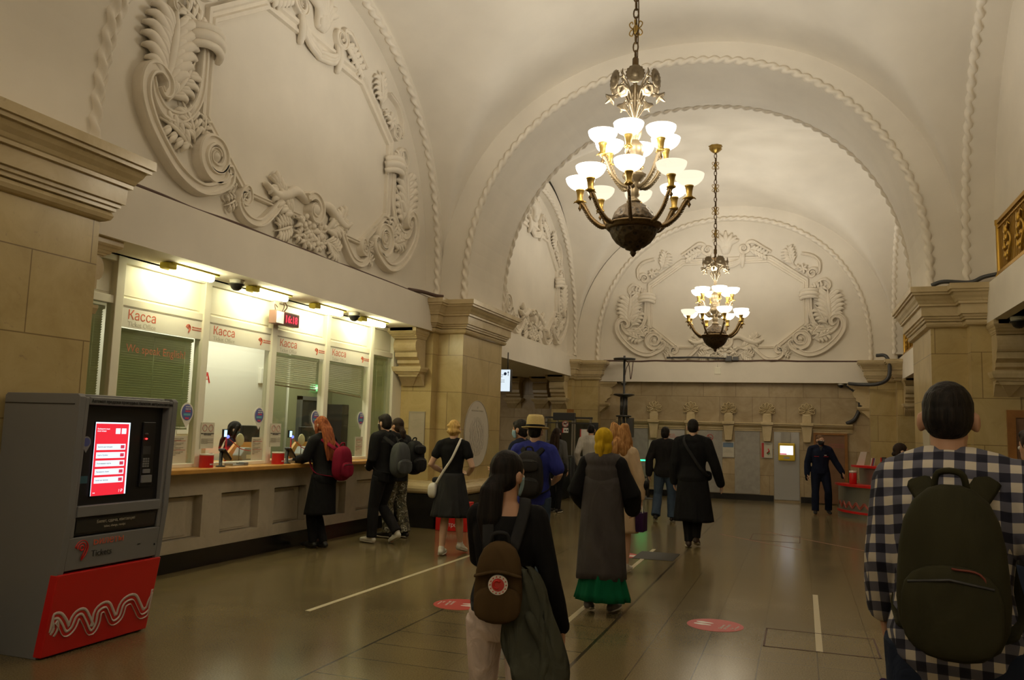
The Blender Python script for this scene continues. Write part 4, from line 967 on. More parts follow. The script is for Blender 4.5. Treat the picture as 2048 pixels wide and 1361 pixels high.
t = thing('white_sign', 'white sign with red writing behind the man in jeans', 'sign', (-3.1, YW-.014, 1.5)); MB().box(-.26, .26, -.01, 0, -.2, .21).build('board', plain('sign_white', (.5, .48, .46), .5), t); text('sign_lettering', 'ВЫХОД\nК ПОЕЗДАМ', .06, (-.22, -.012, .08), '-y', M_redtext, t); MB().box(.03, .22, -.014, -.01, -.16, -.02).build('dark_picture', M_redvinyl, t)
t = thing('no_smoking_sign', 'round red no smoking sign on a gray panel', 'sign', (-2.19, YW-.014, 1.56))
mb = MB(); mb.tube([(.075*math.cos(2*PI*k/28), -.004, .075*math.sin(2*PI*k/28)) for k in range(29)], .008, 6); mb.tube([(-.053, -.004, .053), (.053, -.004, -.053)], .007, 6); mb.build('red_ring', M_redvinyl, t); MB().box(-.045, .04, -.006, 0, -.008, .008).build('cigarette', M_blktext, t)
t = thing('info_terminal', 'yellow wall terminal with a bright white screen', 'terminal', (-.305, YW-.012, 1.25))
MB().box(-.2, .2, -.12, 0, -.22, .22).build('case', plain('yellow_case', (.72, .50, .03), .4), t, bevel=.02)
MB().box(-.155, .155, -.126, -.12, -.07, .155).build('screen', emis('screen_white', (.92, .95, 1), 1.25), t); MB().box(-.155, .0, -.128, -.126, -.065, -.04).build('red_bar', emis('screen_red', (.8, .02, .06), .8), t); MB().box(-.07, .07, -.125, -.12, -.17, -.12).build('keypad', M_steel, t)
tag(MB().box(-.44, -.21, YW-.07, YW-.012, 1.49, 1.74).build('junction_box', M_graypanel, bevel=.006), 'gray junction box above the yellow terminal', 'box')
# small things on the far beam
t = thing('floodlight', 'small floodlight on the far beam under the relief', 'floodlight', (-1.72, YB-.02, 3.52)); MB().box(-.06, .10, -.12, .0, 0, .13).build('lamp_body', M_dkgray, t, bevel=.01); MB().box(.12, .26, -.05, .05, .02, .12).build('gear_box', M_dkgray, t); MB().lathe([(.045, 0), (.05, .02), (.05, .10), (.03, .12)], c=(-.06, -.09, .08), n=14).build('camera_head', M_wht, t)
t = thing('junction_plate', 'pale square cover plate on the far beam', 'plate', (-1.98, YB, 3.28)); MB().box(-.08, .08, -.015, 0, -.09, .09).build('cover', M_panelwhite, t, bevel=.005); MB().tube([(0, -.008, .09), (0, -.008, .2)], .008, 6).build('lead', M_wht, t)
# cable column
t = thing('cable_column', 'gray metal cable column with disc trays before the far wall', 'column', (-4.31, 21.2, 0))
mb = MB()
for k in range(6):
    a = 2*PI*k/6; mb.tube([(.085*math.cos(a), .085*math.sin(a), 2.03), (.085*math.cos(a), .085*math.sin(a), 2.58)], .014, 6)
mb.build('upper_bars', M_steeld, t)
mb = MB()
for k in range(8):
    a = 2*PI*k/8; mb.tube([(.13*math.cos(a), .13*math.sin(a), .0), (.13*math.cos(a), .13*math.sin(a), 2.05)], .014, 6)
mb.build('lower_bars', M_steeld, t)
MB().lathe([(.05, 2.52), (.12, 2.54), (.27, 2.585), (.275, 2.61), (.24, 2.62), (.05, 2.615)], n=24).build('disc_tray', M_steeld, t); MB().lathe([(.18, 2.02), (.2, 2.03), (.2, 2.06), (.1, 2.07)], n=20).build('collar', M_steeld, t)
MB().tube([(0, 0, 0), (0, 0, 3.62)], .03, 10).build('pole', M_dkgray, t); MB().box(.1, .26, -.08, .08, 1.5, 2.0).build('switch_box', M_steeld, t, bevel=.01); MB().lathe([(.2, 0), (.2, .03), (.1, .05)], n=20).build('foot_plate', M_steeld, t)
mb = MB(); mb.lathe([(.05, 3.50), (.28, 3.51), (.29, 3.55), (.05, 3.56)], n=24, wave=None); mb.build('top_tray', M_steeld, t)
mb = MB(); mb.tube(smooth_path([(.03, -.05, 3.5), (.12, -.06, 3.42), (.16, -.06, 3.2), (.18, -.06, 3.0), (.21, -.06, 3.15), (.24, -.05, 3.45)], 5), .012, 5); mb.tube(smooth_path([(.03, -.04, 3.1), (.07, -.05, 3.3), (.15, -.05, 3.45)], 5), .01, 5); mb.build('hanging_cable', M_cable, t)

# ---------------------------------------------------------------- side passage: booth, turnstiles, lit sign
t = thing('glass_booth', 'steel framed glass booth with a dark header by the passage corner', 'booth', (-5.45, 20.0, 0))
for x in (-.58, -.30, .10, .16, .56):
    MB().box(x-.022, x+.022, -.03, .03, 0, 1.93).build('post', M_steel, t)
MB().box(-.62, .60, -.035, .035, 1.80, 1.83).box(-.62, .60, -.035, .035, 1.92, 1.97).build('top_rail', M_steeld, t); MB().box(-.62, .60, -.035, .035, .95, 1.0).build('mid_rail', M_steel, t)
MB().box(-.40, .16, -.08, .05, 1.88, 2.07).build('header', M_dkgray, t, bevel=.01); MB().box(-.60, .58, -.006, .006, 1.0, 1.90).build('glass_pane', M_glassd, t); MB().box(-.58, .56, -.01, .01, .05, .95).build('lower_panel', M_steeld, t)
MB().box(-.58, .56, .8, .84, 0, 1.85).build('back_panel', M_dkgray, t); MB().box(-.05, .12, -.035, .0, 2.075, 2.16).build('top_box', M_oak, t)
t = thing('dog_ban_sign', 'round no dogs sign with a red ring on the booth', 'sign', (-5.53, 19.955, 1.79)); MB().prism(circ(.085, 24), 0, .006, lambda a, b, h: (a, -h, b)).build('disc', M_wht, t)
mb = MB(); mb.tube([(.075*math.cos(2*PI*k/24), -.008, .075*math.sin(2*PI*k/24)) for k in range(25)], .008, 5); mb.tube([(-.05, -.009, .05), (.05, -.009, -.05)], .006, 5); mb.build('red_ring', M_redvinyl, t)
MB().box(-.045, .03, -.010, -.006, -.012, .022).box(.03, .055, -.010, -.006, .01, .038).box(-.04, -.03, -.010, -.006, -.04, 0).box(.012, .022, -.010, -.006, -.04, 0).build('dog_figure', M_blktext, t)
t = thing('booth_sticker', 'white sticker with a red strip under the no dogs sign', 'sticker', (-5.53, 19.955, 1.63)); MB().box(-.08, .08, -.004, 0, -.06, .06).build('sheet', M_wht, t); MB().box(-.08, -.05, -.006, -.004, -.06, .06).build('red_strip', M_redvinyl, t); MB().prism(circ(.02, 12), .004, .006, lambda a, b, h: (a, -h, b)).prism(circ(.02, 12), .004, .006, lambda a, b, h: (a+.055, -h, b)).build('symbols', M_blktext, t)
t = thing('booth_notice', 'white notice with a red edge on the booth glass', 'notice', (-5.02, 19.955, 1.57)); MB().box(-.11, .11, -.004, 0, -.1, .1).build('sheet', M_wht, t); MB().box(-.13, -.10, -.006, 0, -.13, .1).build('red_strip', M_redvinyl, t)
M_green = emis('green_led', (.02, 1, .22), 5.0)
def turnstile(label, x, y, lit):
    t = thing('turnstile', label, 'turnstile', (x, y, 0), group='turnstiles in the passage')
    MB().box(-.09, .09, -.55, .55, .0, .98).build('cabinet', M_steeld, t, bevel=.03); MB().box(-.10, .10, -.58, .58, .98, 1.02).build('top_plate', M_steel, t, bevel=.012)
    MB().box(-.06, .06, -.57, -.55, .55, .9).build('front_plate', M_black, t)
    MB().box(-.05, .05, -.60, -.575, .965, .995).build('status_lamp', M_green if lit else M_red, t)
    for s_ in (-1, 1): MB().box(-.1, .1, s_*.50-.02, s_*.50+.02, 0, .96).build('end_post', M_steel, t, bevel=.008)
for i, (x, lit, l) in enumerate(((-5.40, 1, 'with a glowing green lamp beside the man in white'), (-4.72, 0, 'hidden behind the man in the white shirt'), (-6.15, 0, 'behind the woman with long dark hair'), (-6.9, 0, 'deep in the passage behind the man in a mask'))):
    turnstile('steel turnstile '+l, x, 19.2-.05*i, lit)
t = thing('barrier_gate', 'steel barrier post with a green light strip near the far wall', 'barrier', (-3.55, 20.6, 0)); MB().tube([(0, 0, 0), (0, 0, .92)], .03, 10).build('post', M_steeld, t); MB().box(-.32, .45, -.01, .01, .30, .80).build('glass_leaf', M_glass, t); MB().box(-.30, -.02, -.02, .0, .93, .96).build('light_strip', M_green, t); MB().tube([(.05, -.01, 1.0), (.3, -.01, 1.10)], .01, 6).build('light_strip', emis('green_led_soft', (.02, 1, .22), 1.6), t); MB().lathe([(.16, 0), (.16, .02), (.03, .04)], n=16).build('foot', M_steeld, t)
for x, l in ((-3.92, 'beside the cable column'), (-3.7, 'near the pale framed sheet')):
    t = thing('queue_post', 'low dark queue post '+l, 'post', (x, 20.9, 0)); MB().lathe([(.11, 0), (.11, .03), (.02, .05), (.02, .48), (.05, .5), (.05, .53), (.0, .54)], n=16).build('post', M_steeld, t); MB().box(-.1, .1, -.02, .02, .50, .53).build('cross_bar', M_steeld, t)
t = thing('direction_sign', 'white lit direction sign hanging at the edge of the pier', 'sign', (-5.44, 15.0, 2.55))
MB().box(-.2, .18, -.05, .05, -.22, .22).build('light_box', M_dkgray, t); MB().box(-.19, .17, -.053, -.05, -.21, .21).build('lit_face', emis('sign_lit', (.80, .92, 1), .95), t)
M_bl = plain('blue_lettering', (.02, .08, .35), .5)
text('sign_lettering', 'Выход в город\nExit to street', .035, (-.17, -.055, .10), '-y', M_bl, t); text('sign_text', 'Киевский вокзал\nплощадь Европы\nавтобусы\nтакси', .028, (-.17, -.055, .0), '-y', M_blktext, t, line=1.3)
MB().prism(circ(.03, 18), .053, .056, lambda a, b, h: (a+.07, -h, b+.13)).build('blue_circle', M_bl, t); MB().box(.125, .135, -.056, -.053, .09, .17).prism([(.11, .15), (.13, .18), (.15, .15)], .053, .056, lambda a, b, h: (a, -h, b)).build('arrow', M_bl, t)
MB().tube([(-.1, 0, .22), (-.1, 0, .55)], .012, 6).tube([(.1, 0, .22), (.1, 0, .55)], .012, 6).build('hanger', M_dkgray, t)

# ---------------------------------------------------------------- gilded grilles on the balcony
def grille(label, x, y0, y1, zb):
    t = thing('gilded_grille', label, 'railing', (x, 0, zb), group='gilded balcony grilles')
    for y in (y1, ): MB().lathe([(.05, 0), (.055, .03), (.04, .05), (.035, .10), (.035, .68), (.045, .70), (.045, .76), (.0, .77)], c=(0, y, 0), n=14).build('end_post', M_gold, t)
    MB().box(-.03, .03, y0, y1, .70, .75).box(-.02, .02, y0, y1, .645, .665).build('top_rail', M_gold, t); MB().box(-.03, .03, y0, y1, .04, .08).build('bottom_rail', M_gold, t)
    n = int((y1-y0)/.075)
    for k in range(min(n, 90)): MB().box(-.008, .008, y1-.07-.075*k-.008, y1-.07-.075*k+.008, .08, .70).build('bar', M_gold, t)
    yc = y1-.55
    while yc > y0+.3:
        mb = MB()
        for sg in (1, -1):
            mb.tube(smooth_path([(-.02, yc, .12), (-.03, yc+sg*.10, .22), (-.02, yc+sg*.16, .36), (-.03, yc+sg*.08, .46), (-.03, yc+sg*.03, .38)], 5), .016, 6)
            mb.ell((-.03, yc+sg*.10, .30), (.03, .05, .04), nu=8, nv=6); mb.ell((-.03, yc+sg*.06, .20), (.03, .035, .05), nu=8, nv=6)
            mb.tube([(-.025, yc+sg*.02, .5), (-.03, yc+sg*.10, .58), (-.02, yc+sg*.14, .54)], [.02, .018, .006], 6)
        mb.ell((-.035, yc, .50), (.035, .05, .07), nu=8, nv=6); mb.ell((-.035, yc, .40), (.03, .04, .05), nu=8, nv=6)
        mb.build('floral_motif', M_gold, t); yc -= .62
    return t
grille('gilded balcony grille above the white beam near the corner of the frame', 2.45, 6.5, 11.83, ZT-.02); grille('gilded grille end showing past the pier cornice', 2.38, 16.5, 21.3, 3.6)
t = thing('oak_door', 'wooden framed door beside the checked shirt man at the frame edge', 'door', (2.58, 12.42, 0)); MB().box(0, .10, -.05, 0, 0, 1.95).box(1.0, 1.1, -.05, 0, 0, 1.95).box(0, 1.1, -.05, 0, 1.95, 2.05).build('door_frame', M_oak, t); MB().box(.1, 1.0, -.03, 0, 0, 1.95).build('door_leaf', M_doorwood, t); MB().box(.14, .5, -.04, -.03, .2, 1.85).box(.55, .96, -.04, -.03, .2, 1.85).build('door_panel', M_doorwood, t)
t = thing('rules_board', 'vertical text board with a red header on the pier behind the checked shirt man', 'notice board', (1.735, 13.2, 1.55)); MB().box(-.012, 0, -.32, .32, -.45, .56).build('board', plain('board_tan', (.52, .46, .34), .5), t); MB().box(-.016, -.012, -.32, .30, .43, .60).build('red_header', M_redvinyl, t); text('header_text', 'Правила', .09, (-.018, .22, .49), '-x', M_pink, t)
for k in range(3): text('rules_text', ('проезд багаж билет\n'*6).strip(), .026, (-.014, .28-.2*k, .36), '-x', M_blktext, t)
text('rules_text', ('ПРАВИЛА\n'*5).strip(), .06, (-.014, .28, -.08), '-x', M_blktext, t)

# ---------------------------------------------------------------- floor markings
def sticker(label, x, y, rot, r=.235):
    t = thing('floor_sticker', label, 'floor sticker', (x, y, .0), rot, group='round red floor stickers')
    MB().prism(circ(r, 40), 0, .002, lambda a, b, h: (a, b, h)).build('disc', M_redvinyl, t)
    for dy in (-.03, .045):
        P = [(-.10+.075*math.cos(a)*(1.0), dy+.026*math.sin(a)*(1.15 if math.cos(a) < 0 else .8)) for a in [2*PI*k/20 for k in range(20)]]
        MB().prism(P, .002, .0032, lambda a, b, h: (a, b, h)).build('footprint', M_whitetext, t)
    R_ = Matrix.Rotation(PI/2, 3, 'Z')
    text('lettering', 'Держите\nдистанцию', .036, (.08, -.11, .003), 'up', M_whitetext, t, rot=R_, ext=.0004); text('small_lettering', 'Keep\nyour distance', .026, (.165, -.08, .003), 'up', M_whitetext, t, rot=R_, ext=.0004)
sticker('round red floor sticker with white footprints in the open floor by a tape strip', -.69, 7.38, -.18); sticker('round red floor sticker half hidden by the brown backpack', -2.95, 7.15, PI+.15)
sticker('thin looking red floor sticker beside the long green skirt', -2.2, 10.95, PI, .22)
def tape(label, x0, y0, x1, y1, w_=.05):
    d = Vector((x1-x0, y1-y0, 0)); n = Vector((-d.y, d.x, 0)).normalized()*w_/2; a, b = Vector((x0, y0, 0)), Vector((x1, y1, 0))
    mb = MB(); Q = [a-n, a+n, b+n, b-n]; mb.add(Q+[q+Vector((0, 0, .0018)) for q in Q], [(0, 1, 2, 3), (7, 6, 5, 4), (0, 4, 5, 1), (1, 5, 6, 2), (2, 6, 7, 3), (3, 7, 4, 0)])
    return tag(mb.build('tape_strip', plain('cream_tape', (.55, .47, .30), .5)if 'cream_tape' not in bpy.data.materials else bpy.data.materials['cream_tape']), label, 'tape', 'tape strips on the floor')
tape('cream tape strip on the floor running past the blonde woman', -4.01, 6.31, -3.95, 10.6); tape('cream tape strip on the floor passing under the green skirt', -1.87, 6.9, -1.93, 11.75); tape('short cream tape strip crossing the floor hatch', .13, 6.83, .14, 9.25)
tag(tape('faint pink tape line near the man in the long black jacket', -1.25, 14.1, .05, 12.75, .02), 'faint pink tape line near the man in the long black jacket'); tag(tape('faint pink tape line before the information desk', -.55, 14.9, 1.4, 12.6, .02), 'faint pink tape line before the information desk')
for o in bpy.data.objects:
    if o.get('label', '').startswith('faint pink'): o.data.materials[0] = plain('pink_tape', (.36, .17, .13), .5) if 'pink_tape' not in bpy.data.materials else bpy.data.materials['pink_tape']
def hatch(label, x0, x1, y0, y1):
    t = thing('floor_hatch', label, 'hatch', group='floor hatches'); w_ = .014
    MB().box(x0, x1, y0, y0+w_, 0, .0025).box(x0, x1, y1-w_, y1, 0, .0025).box(x0, x0+w_, y0, y1, 0, .0025).box(x1-w_, x1, y0, y1, 0, .0025).build('metal_rim', M_cable, t)
    MB().box(x0+w_, x1-w_, y0+w_, y1-w_, 0, .0008).build('cover', M_floor, t)
hatch('framed floor hatch crossed by a tape strip', -.28, .56, 6.83, 7.47); hatch('small floor hatch before the information desk', -.75, .0, 13.6, 14.5)
tag(MB().box(-2.05, -1.53, 10.75, 11.45, 0, .004).build('floor_grate', plain('grate', (.03, .027, .022), .6)), 'dark ribbed floor grate beside the green skirt woman', 'grate')

# ---------------------------------------------------------------- ticket machine
t = thing('ticket_machine', 'gray and red ticket vending machine in front of the near pier', 'ticket machine')
prof = [(-5.0, .0), (-5.02, 1.74), (-5.0, 1.762), (-4.60, 1.762), (-4.575, 1.74), (-4.60, .90), (-4.645, .56), (-4.65, .54), (-4.73, .02), (-4.74, 0)]
y0, y1 = 4.28, 5.21
bx = -5.26
MB().prism([(bx, 0), (bx, 1.745), (bx+.02, 1.762), (-4.60, 1.762), (-4.578, 1.742), (-4.60, .95), (-4.645, .565), (-4.77, 0)], y0, y0+.05, lambda a, b, h: (a, h, b)).build('side_panel', M_gray, t, bevel=.004)
MB().prism([(bx, 0), (bx, 1.745), (bx+.02, 1.762), (-4.60, 1.762), (-4.578, 1.742), (-4.60, .95), (-4.645, .565), (-4.77, 0)], y1-.05, y1, lambda a, b, h: (a, h, b)).build('side_panel', M_gray, t, bevel=.004)
fr = lambda z: float(np.interp(z, [0, .56, .95, 1.74], [-4.74, -4.645, -4.60, -4.578]))
def fbox(mb, ya, yb, za, zb, d0, d1):
    """block following the leaning front; d outwards"""
    mb.add([(fr(za)+d0, ya, za), (fr(za)+d1, ya, za), (fr(za)+d1, yb, za), (fr(za)+d0, yb, za), (fr(zb)+d0, ya, zb), (fr(zb)+d1, ya, zb), (fr(zb)+d1, yb, zb), (fr(zb)+d0, yb, zb)],
           [(0, 3, 2, 1), (4, 5, 6, 7), (0, 1, 5, 4), (1, 2, 6, 5), (2, 3, 7, 6), (3, 0, 4, 7)]); return mb
mb = MB(); fbox(mb, y0+.05, y1-.05, .57, .79, -.10, -.002); fbox(mb, y0+.05, y0+.085, .79, 1.74, -.10, -.002); fbox(mb, y1-.085, y1-.05, .79, 1.74, -.10, -.002); fbox(mb, y0+.085, y1-.085, .925, 1.0, -.10, -.002); fbox(mb, y0+.085, y1-.085, 1.69, 1.745, -.10, -.002)
mb.box(bx, -4.80, y0+.05, y1-.05, .02, .57).box(bx, -4.74, y0+.05, y1-.05, .57, 1.70).box(bx, -4.66, y0+.05, y1-.05, 1.70, 1.762)
mb.build('cabinet_body', M_gray, t, bevel=.006)
MB().box(-4.738, -4.645, y0+.085, y1-.085, 1.0, 1.69).build('recess_panel', M_black, t)
fbox(MB(), y0+.085, y1-.085, .80, .92, -.07, -.02).build('ticket_slot', M_black, t); fbox(MB(), y0+.10, y1-.10, .815, .905, -.019, -.015).build('slot_flap', plain('smoked_flap', (.03, .03, .03), .12), t)
mb = MB(); R = []
for z in (0.012, .14, .28, .42, .53, .555): R.append([(fr(z)-.06, y0-.002, z), (fr(z)+.012, y0-.002, z), (fr(z)+.012, y1+.002, z), (fr(z)-.06, y1+.002, z)])
mb.rings(R); mb.build('red_front', M_red, t, bevel=.008)
wave_m = plain('wave_white', (.62, .52, .48), .5)
WV = [(4.317,0.159),(4.334,0.196),(4.313,0.255),(4.35,0.263),(4.396,0.219),(4.444,0.158),(4.483,0.179),(4.503,0.242),(4.55,0.252),(4.604,0.191),(4.661,0.118),(4.689,0.158),(4.692,0.242),(4.755,0.261),(4.805,0.204),(4.851,0.148),(4.902,0.169),(4.921,0.253),(5.001,0.271),(5.068,0.201),(5.126,0.138),(5.19,0.161),(5.211,0.232),(5.259,0.291)]
def wavy(off):
    P = smooth_path(WV, 5); Q = []
    for k in range(len(P)):
        a, b = P[max(0, k-1)], P[min(len(P)-1, k+1)]; d = Vector((b[0]-a[0], b[1]-a[1])).normalized()
        y, z = P[k][0]-d.y*off, P[k][1]+d.x*off; y = min(max(y, y0+.03), y1-.02); z = min(max(z, .03), .52); Q.append((fr(z)+.0125, y, z))
    mb = MB(); mb.tube(Q, [(.0105, .0035)]*len(Q), 6, up=(1, 0, 0)); mb.build('wave_line', wave_m, t)
for q in (-.034, 0, .034): wavy(q)
# ticket machine: screen, card reader column, lettering
fz = lambda y, z, d=0: (-4.645+d, y, z)
MB().box(-4.645, -4.637, 4.485, 4.80, 1.055, 1.575).build('screen_bezel', M_black, t)
MB().box(-4.637, -4.634, 4.487, 4.80, 1.06, 1.572).build('screen_glow', emis('machine_screen', (.72, .86, 1), 1.5), t)
MB().box(-4.634, -4.632, 4.488, 4.785, 1.06, 1.562).build('screen_page', emis('machine_red', (.93, .025, .045), 1.0), t)
M_scw = emis('machine_white', (.82, .90, 1), 1.15)
for k in range(5):
    z = 1.41-.058*k-.012
    MB().box(-4.632, -4.631, 4.505, 4.765, z-.021, z+.021).build('menu_button', M_scw, t); MB().box(-4.631, -4.6302, 4.72, 4.755, z-.012, z+.012).build('button_icon', emis('machine_icon', (.8, .05, .1), .9) if k == 0 else bpy.data.materials['machine_icon'], t)
    text('button_text', ('Билеты на поездки', 'Карта Тройка', 'Пополнение карты', 'Проверить билет', 'Билет на проезд')[k], .014, (-4.6305, 4.515, z-.004), '+x', M_graytext, t, ext=.0003)
for y in (4.665, 4.72): MB().box(-4.632, -4.631, y, y+.042, 1.49, 1.53).build('language_button', M_scw, t)
text('screen_text', 'Выберите язык\nязык меню', .015, (-4.631, 4.50, 1.52), '+x', M_scw, t, ext=.0003); text('screen_text', '? ₽', .03, (-4.631, 4.73, 1.075), '+x', M_scw, t, ext=.0003); text('screen_text', '••', .03, (-4.631, 4.50, 1.07), '+x', M_scw, t, ext=.0003)
MB().box(-4.645, -4.63, 4.93, 5.05, 1.10, 1.58).build('reader_column', M_black, t, bevel=.004)
mb = MB()
for i in range(3):
    for j in range(4): mb.box(-4.63, -4.624, 4.94+.022*i, 4.957+.022*i, 1.245+.018*j, 1.258+.018*j)
mb.build('pin_pad', M_gray, t); MB().box(-4.63, -4.627, 4.935, 5.01, 1.34, 1.40).build('small_display', M_dkgray, t)
MB().box(-4.63, -4.615, 4.945, 5.01, 1.20, 1.23).box(-4.63, -4.612, 4.935, 5.03, 1.13, 1.185).build('card_slot', M_gray, t, bevel=.003)
for z in (1.455, 1.145): MB().ell((-4.622, 4.955, z), (.008, .008, .006), nu=8, nv=6).build('red_lamp', emis('red_led', (1, .02, .02), 6) if z > 1.3 else bpy.data.materials['red_led'], t)
MB().lathe([(.012, 0), (.016, .01), (.0, .016)], c=(-4.628, 4.955, 1.485), n=10).build('sensor_eye', M_steeld, t)
P_ = [(.037*math.cos(a), .042*math.sin(a)) for a in [-.6+(PI+1.2)*k/20 for k in range(21)]]+[(0, -.072)]
MB().prism(P_, 0, .002, lambda a, b, h: (-4.645+h, 4.425+a, 1.43+b)).build('pin_sticker', plain('pin_gray', (.28, .28, .30), .5), t); MB().prism(circ(.030, 18), .002, .003, lambda a, b, h: (-4.645+h, 4.425+a, 1.432+b)).build('pin_disc', M_pinblue, t)
MB().box(-4.645, -4.643, 4.39, 4.46, 1.15, 1.20).build('blue_sticker', plain('sticker_teal', (.03, .10, .13), .5), t)
text('machine_title', 'Автомат продажи проездных билетов метрополитена', .032, (fr(1.715)+.001, y0+.10, 1.705), '+x', M_blktext, t, sx=.92, bold=.0004)
text('slot_text', 'Билет, сдача, квитанция', .030, (fr(.87)-.012, y0+.27, .872), '+x', M_graytext, t); text('slot_text', 'ticket, change, receipt', .022, (fr(.84)-.012, y0+.34, .838), '+x', M_graytext, t)
logo9(t, y0+.165, .715, .052, fr(.70)+.002, M_red)
text('brand_word', 'Билеты', .078, (fr(.72)+.002, y0+.255, .725), '+x', M_redtext, t); text('brand_word', 'Tickets', .062, (fr(.65)+.002, y0+.255, .645), '+x', M_blktext, t)
mb = MB(); mb.box(fr(.68), fr(.68)+.004, 4.955, 4.98, .678, .683); mb.lathe([(.009, 0), (.0, .008)], c=(fr(.66), 5.13, .66), n=10, M=Matrix(((0, 0, 1), (1, 0, 0), (0, 1, 0)))); mb.build('lock', M_black, t)
mb = MB(); mb.box(bx+.01, -4.62, y0-.004, y0, 1.688, 1.694); mb.build('side_seam', M_black, t)

# ---------------------------------------------------------------- information desk
t = thing('information_desk', 'curved steel information desk with red edges and red lit lettering', 'reception desk', (2.42, 19.35, 0))
def arc(r0, r1, z0, z1, a0=186, a1=292, n=30):
    mb = MB(); R = []
    for k in range(n+1):
        a = math.radians(a0+(a1-a0)*k/n); c, s_ = math.cos(a), math.sin(a)
        R.append([(r0*c, r0*s_, z0), (r1*c, r1*s_, z0), (r1*c, r1*s_, z1), (r0*c, r0*s_, z1)])
    mb.rings(R); return mb
M_desk = plain('desk_steel', (.40, .40, .34), .28, .75)
arc(1.35, 1.66, 0, .10).build('base_plinth', M_desk, t); arc(1.35, 1.68, .10, .145).build('red_band', M_red, t); arc(1.40, 1.65, .145, .64).build('lower_front', M_desk, t)
arc(1.15, 1.72, .64, .685).build('red_ledge', M_red, t); arc(1.05, 1.28, .685, 1.03, 196, 292).build('upper_front', M_desk, t); arc(.95, 1.42, 1.03, 1.075, 192, 292).build('red_top', M_red, t)
arc(.98, 1.02, 1.075, 1.25, 215, 292).build('back_screen', M_red, t)
def curved_text(s, r, z, size, adeg, m, nm):
    x = adeg; 
    for ch in s:
        a = math.radians(x); R = Matrix(((-math.sin(a), 0, math.cos(a)), (math.cos(a), 0, math.sin(a)), (0, 1, 0)))
        if ch != ' ': text(nm, ch, size, (r*math.cos(a), r*math.sin(a), z), R, m, t, bold=.004, ext=.004)
        x += math.degrees(size*(.66 if ch not in 'фмщшwm' else .86)/r)
M_neon = emis('red_neon', (1, .015, .02), 2.6)
curved_text('Информация', 1.288, .84, .15, 232, M_neon, 'lit_letter'); curved_text('Information', 1.288, .765, .07, 233, M_neon, 'lit_letter')
a = math.radians(227.5); cx_, cy_ = 1.295*math.cos(a), 1.295*math.sin(a); tg = Vector((-math.sin(a), math.cos(a), 0))
mb = MB(); mb.tube([(cx_+tg.x*.085*math.cos(2*PI*k/24), cy_+tg.y*.085*math.cos(2*PI*k/24), .87+.09*math.sin(2*PI*k/24)) for k in range(25)], .012, 6); mb.tube([(cx_, cy_, .82), (cx_, cy_, .88)], .010, 6); mb.ell((cx_, cy_, .915), (.013, .013, .013), nu=8, nv=6); mb.build('lit_ring', M_neon, t)
for q in (0, .022, .044):
    mb = MB(); P = []
    for k in range(320):
        s_ = k/319; a = math.radians(190+95*s_); z = .235+1.1*q+(.042)*math.sin(2*PI*12*s_); P.append(((1.652+.003)*math.cos(a), (1.655)*math.sin(a), z))
    mb.tube(P, .009, 5); mb.build('wave_line', plain('wave_red', (.42, .10, .07), .5) if q == 0 else bpy.data.materials['wave_red'], t)
MB().ell((-1.17, -.42, 1.01), (.03, .03, .012), nu=10, nv=6).build('green_lamp', M_green, t)
tt = thing('paper_sign', 'white folded paper sign standing on the information desk top', 'leaflet', (1.22, 18.92, 1.075)); MB().prism([(-.09, 0), (.06, 0), (.12, .28), (0.0, .28)], -.01, .01, lambda a, b, h: (a, h, b)).build('folded_sheet', M_wht, tt)
tt = thing('red_can', 'red can standing on the lower ledge of the information desk', 'container', (1.05, 18.72, .685)); MB().lathe([(.07, 0), (.075, .01), (.075, .22), (.07, .23)], n=18).build('can_body', M_red, tt); MB().lathe([(.075, .23), (.075, .27), (.0, .275)], n=18).build('lid', M_wht, tt)
tt = thing('card_reader', 'small dark card reader on the red top of the information desk', 'card terminal', (1.62, 18.42, 1.075)); MB().box(-.03, .03, -.02, .05, 0, .09).build('stand', M_black, tt); MB().box(-.045, .045, -.045, -.02, .03, .19).build('reader', M_dkgray, tt, bevel=.004); MB().box(-.03, .03, -.048, -.045, .06, .17).build('keys', M_gray, tt)
tt = thing('brochures', 'stack of leaflets leaning beside the folded paper sign', 'leaflet', (1.40, 18.72, 1.075))
for k in range(4): MB().prism([(-.02+.02*k, 0), (.0+.02*k, 0), (.03+.02*k, .16), (.015+.02*k, .16)], -.05, .05, lambda a, b, h: (a, h, b)).build('leaflet', (M_wht, M_redvinyl, M_pinblue, M_paper)[k], tt)
# ---------------------------------------------------------------- people
def blob(name, mb, m, parent, vox=.012, it=4, fac=.5):
    """one continuous surface from overlapping closed shapes"""
    me = mb.mesh(name+'_raw'); o = bpy.data.objects.new('raw', me); _tmp.collection.objects.link(o)
    r = o.modifiers.new('r', 'REMESH'); r.mode = 'VOXEL'; r.voxel_size = vox; r.use_smooth_shade = True
    if it: s_ = o.modifiers.new('s', 'SMOOTH'); s_.factor = fac; s_.iterations = it
    out = baked(o); out.name = name
    bpy.data.objects.remove(o); bpy.data.meshes.remove(me)
    out.materials.clear(); out.materials.append(m)
    for p in out.polygons: p.use_smooth = True
    ob = bpy.data.objects.new(name, out); COL.objects.link(ob)
    if parent is not None: ob.parent = parent
    return ob
def join_into(o, o2):
    """append o2's faces to o's mesh (same object), then drop o2"""
    import bmesh
    bm = bmesh.new(); bm.from_mesh(o.data); bm.from_mesh(o2.data); bm.to_mesh(o.data); bm.free()
    for p in o.data.polygons: p.use_smooth = True
    d = o2.data; bpy.data.objects.remove(o2); bpy.data.meshes.remove(d)
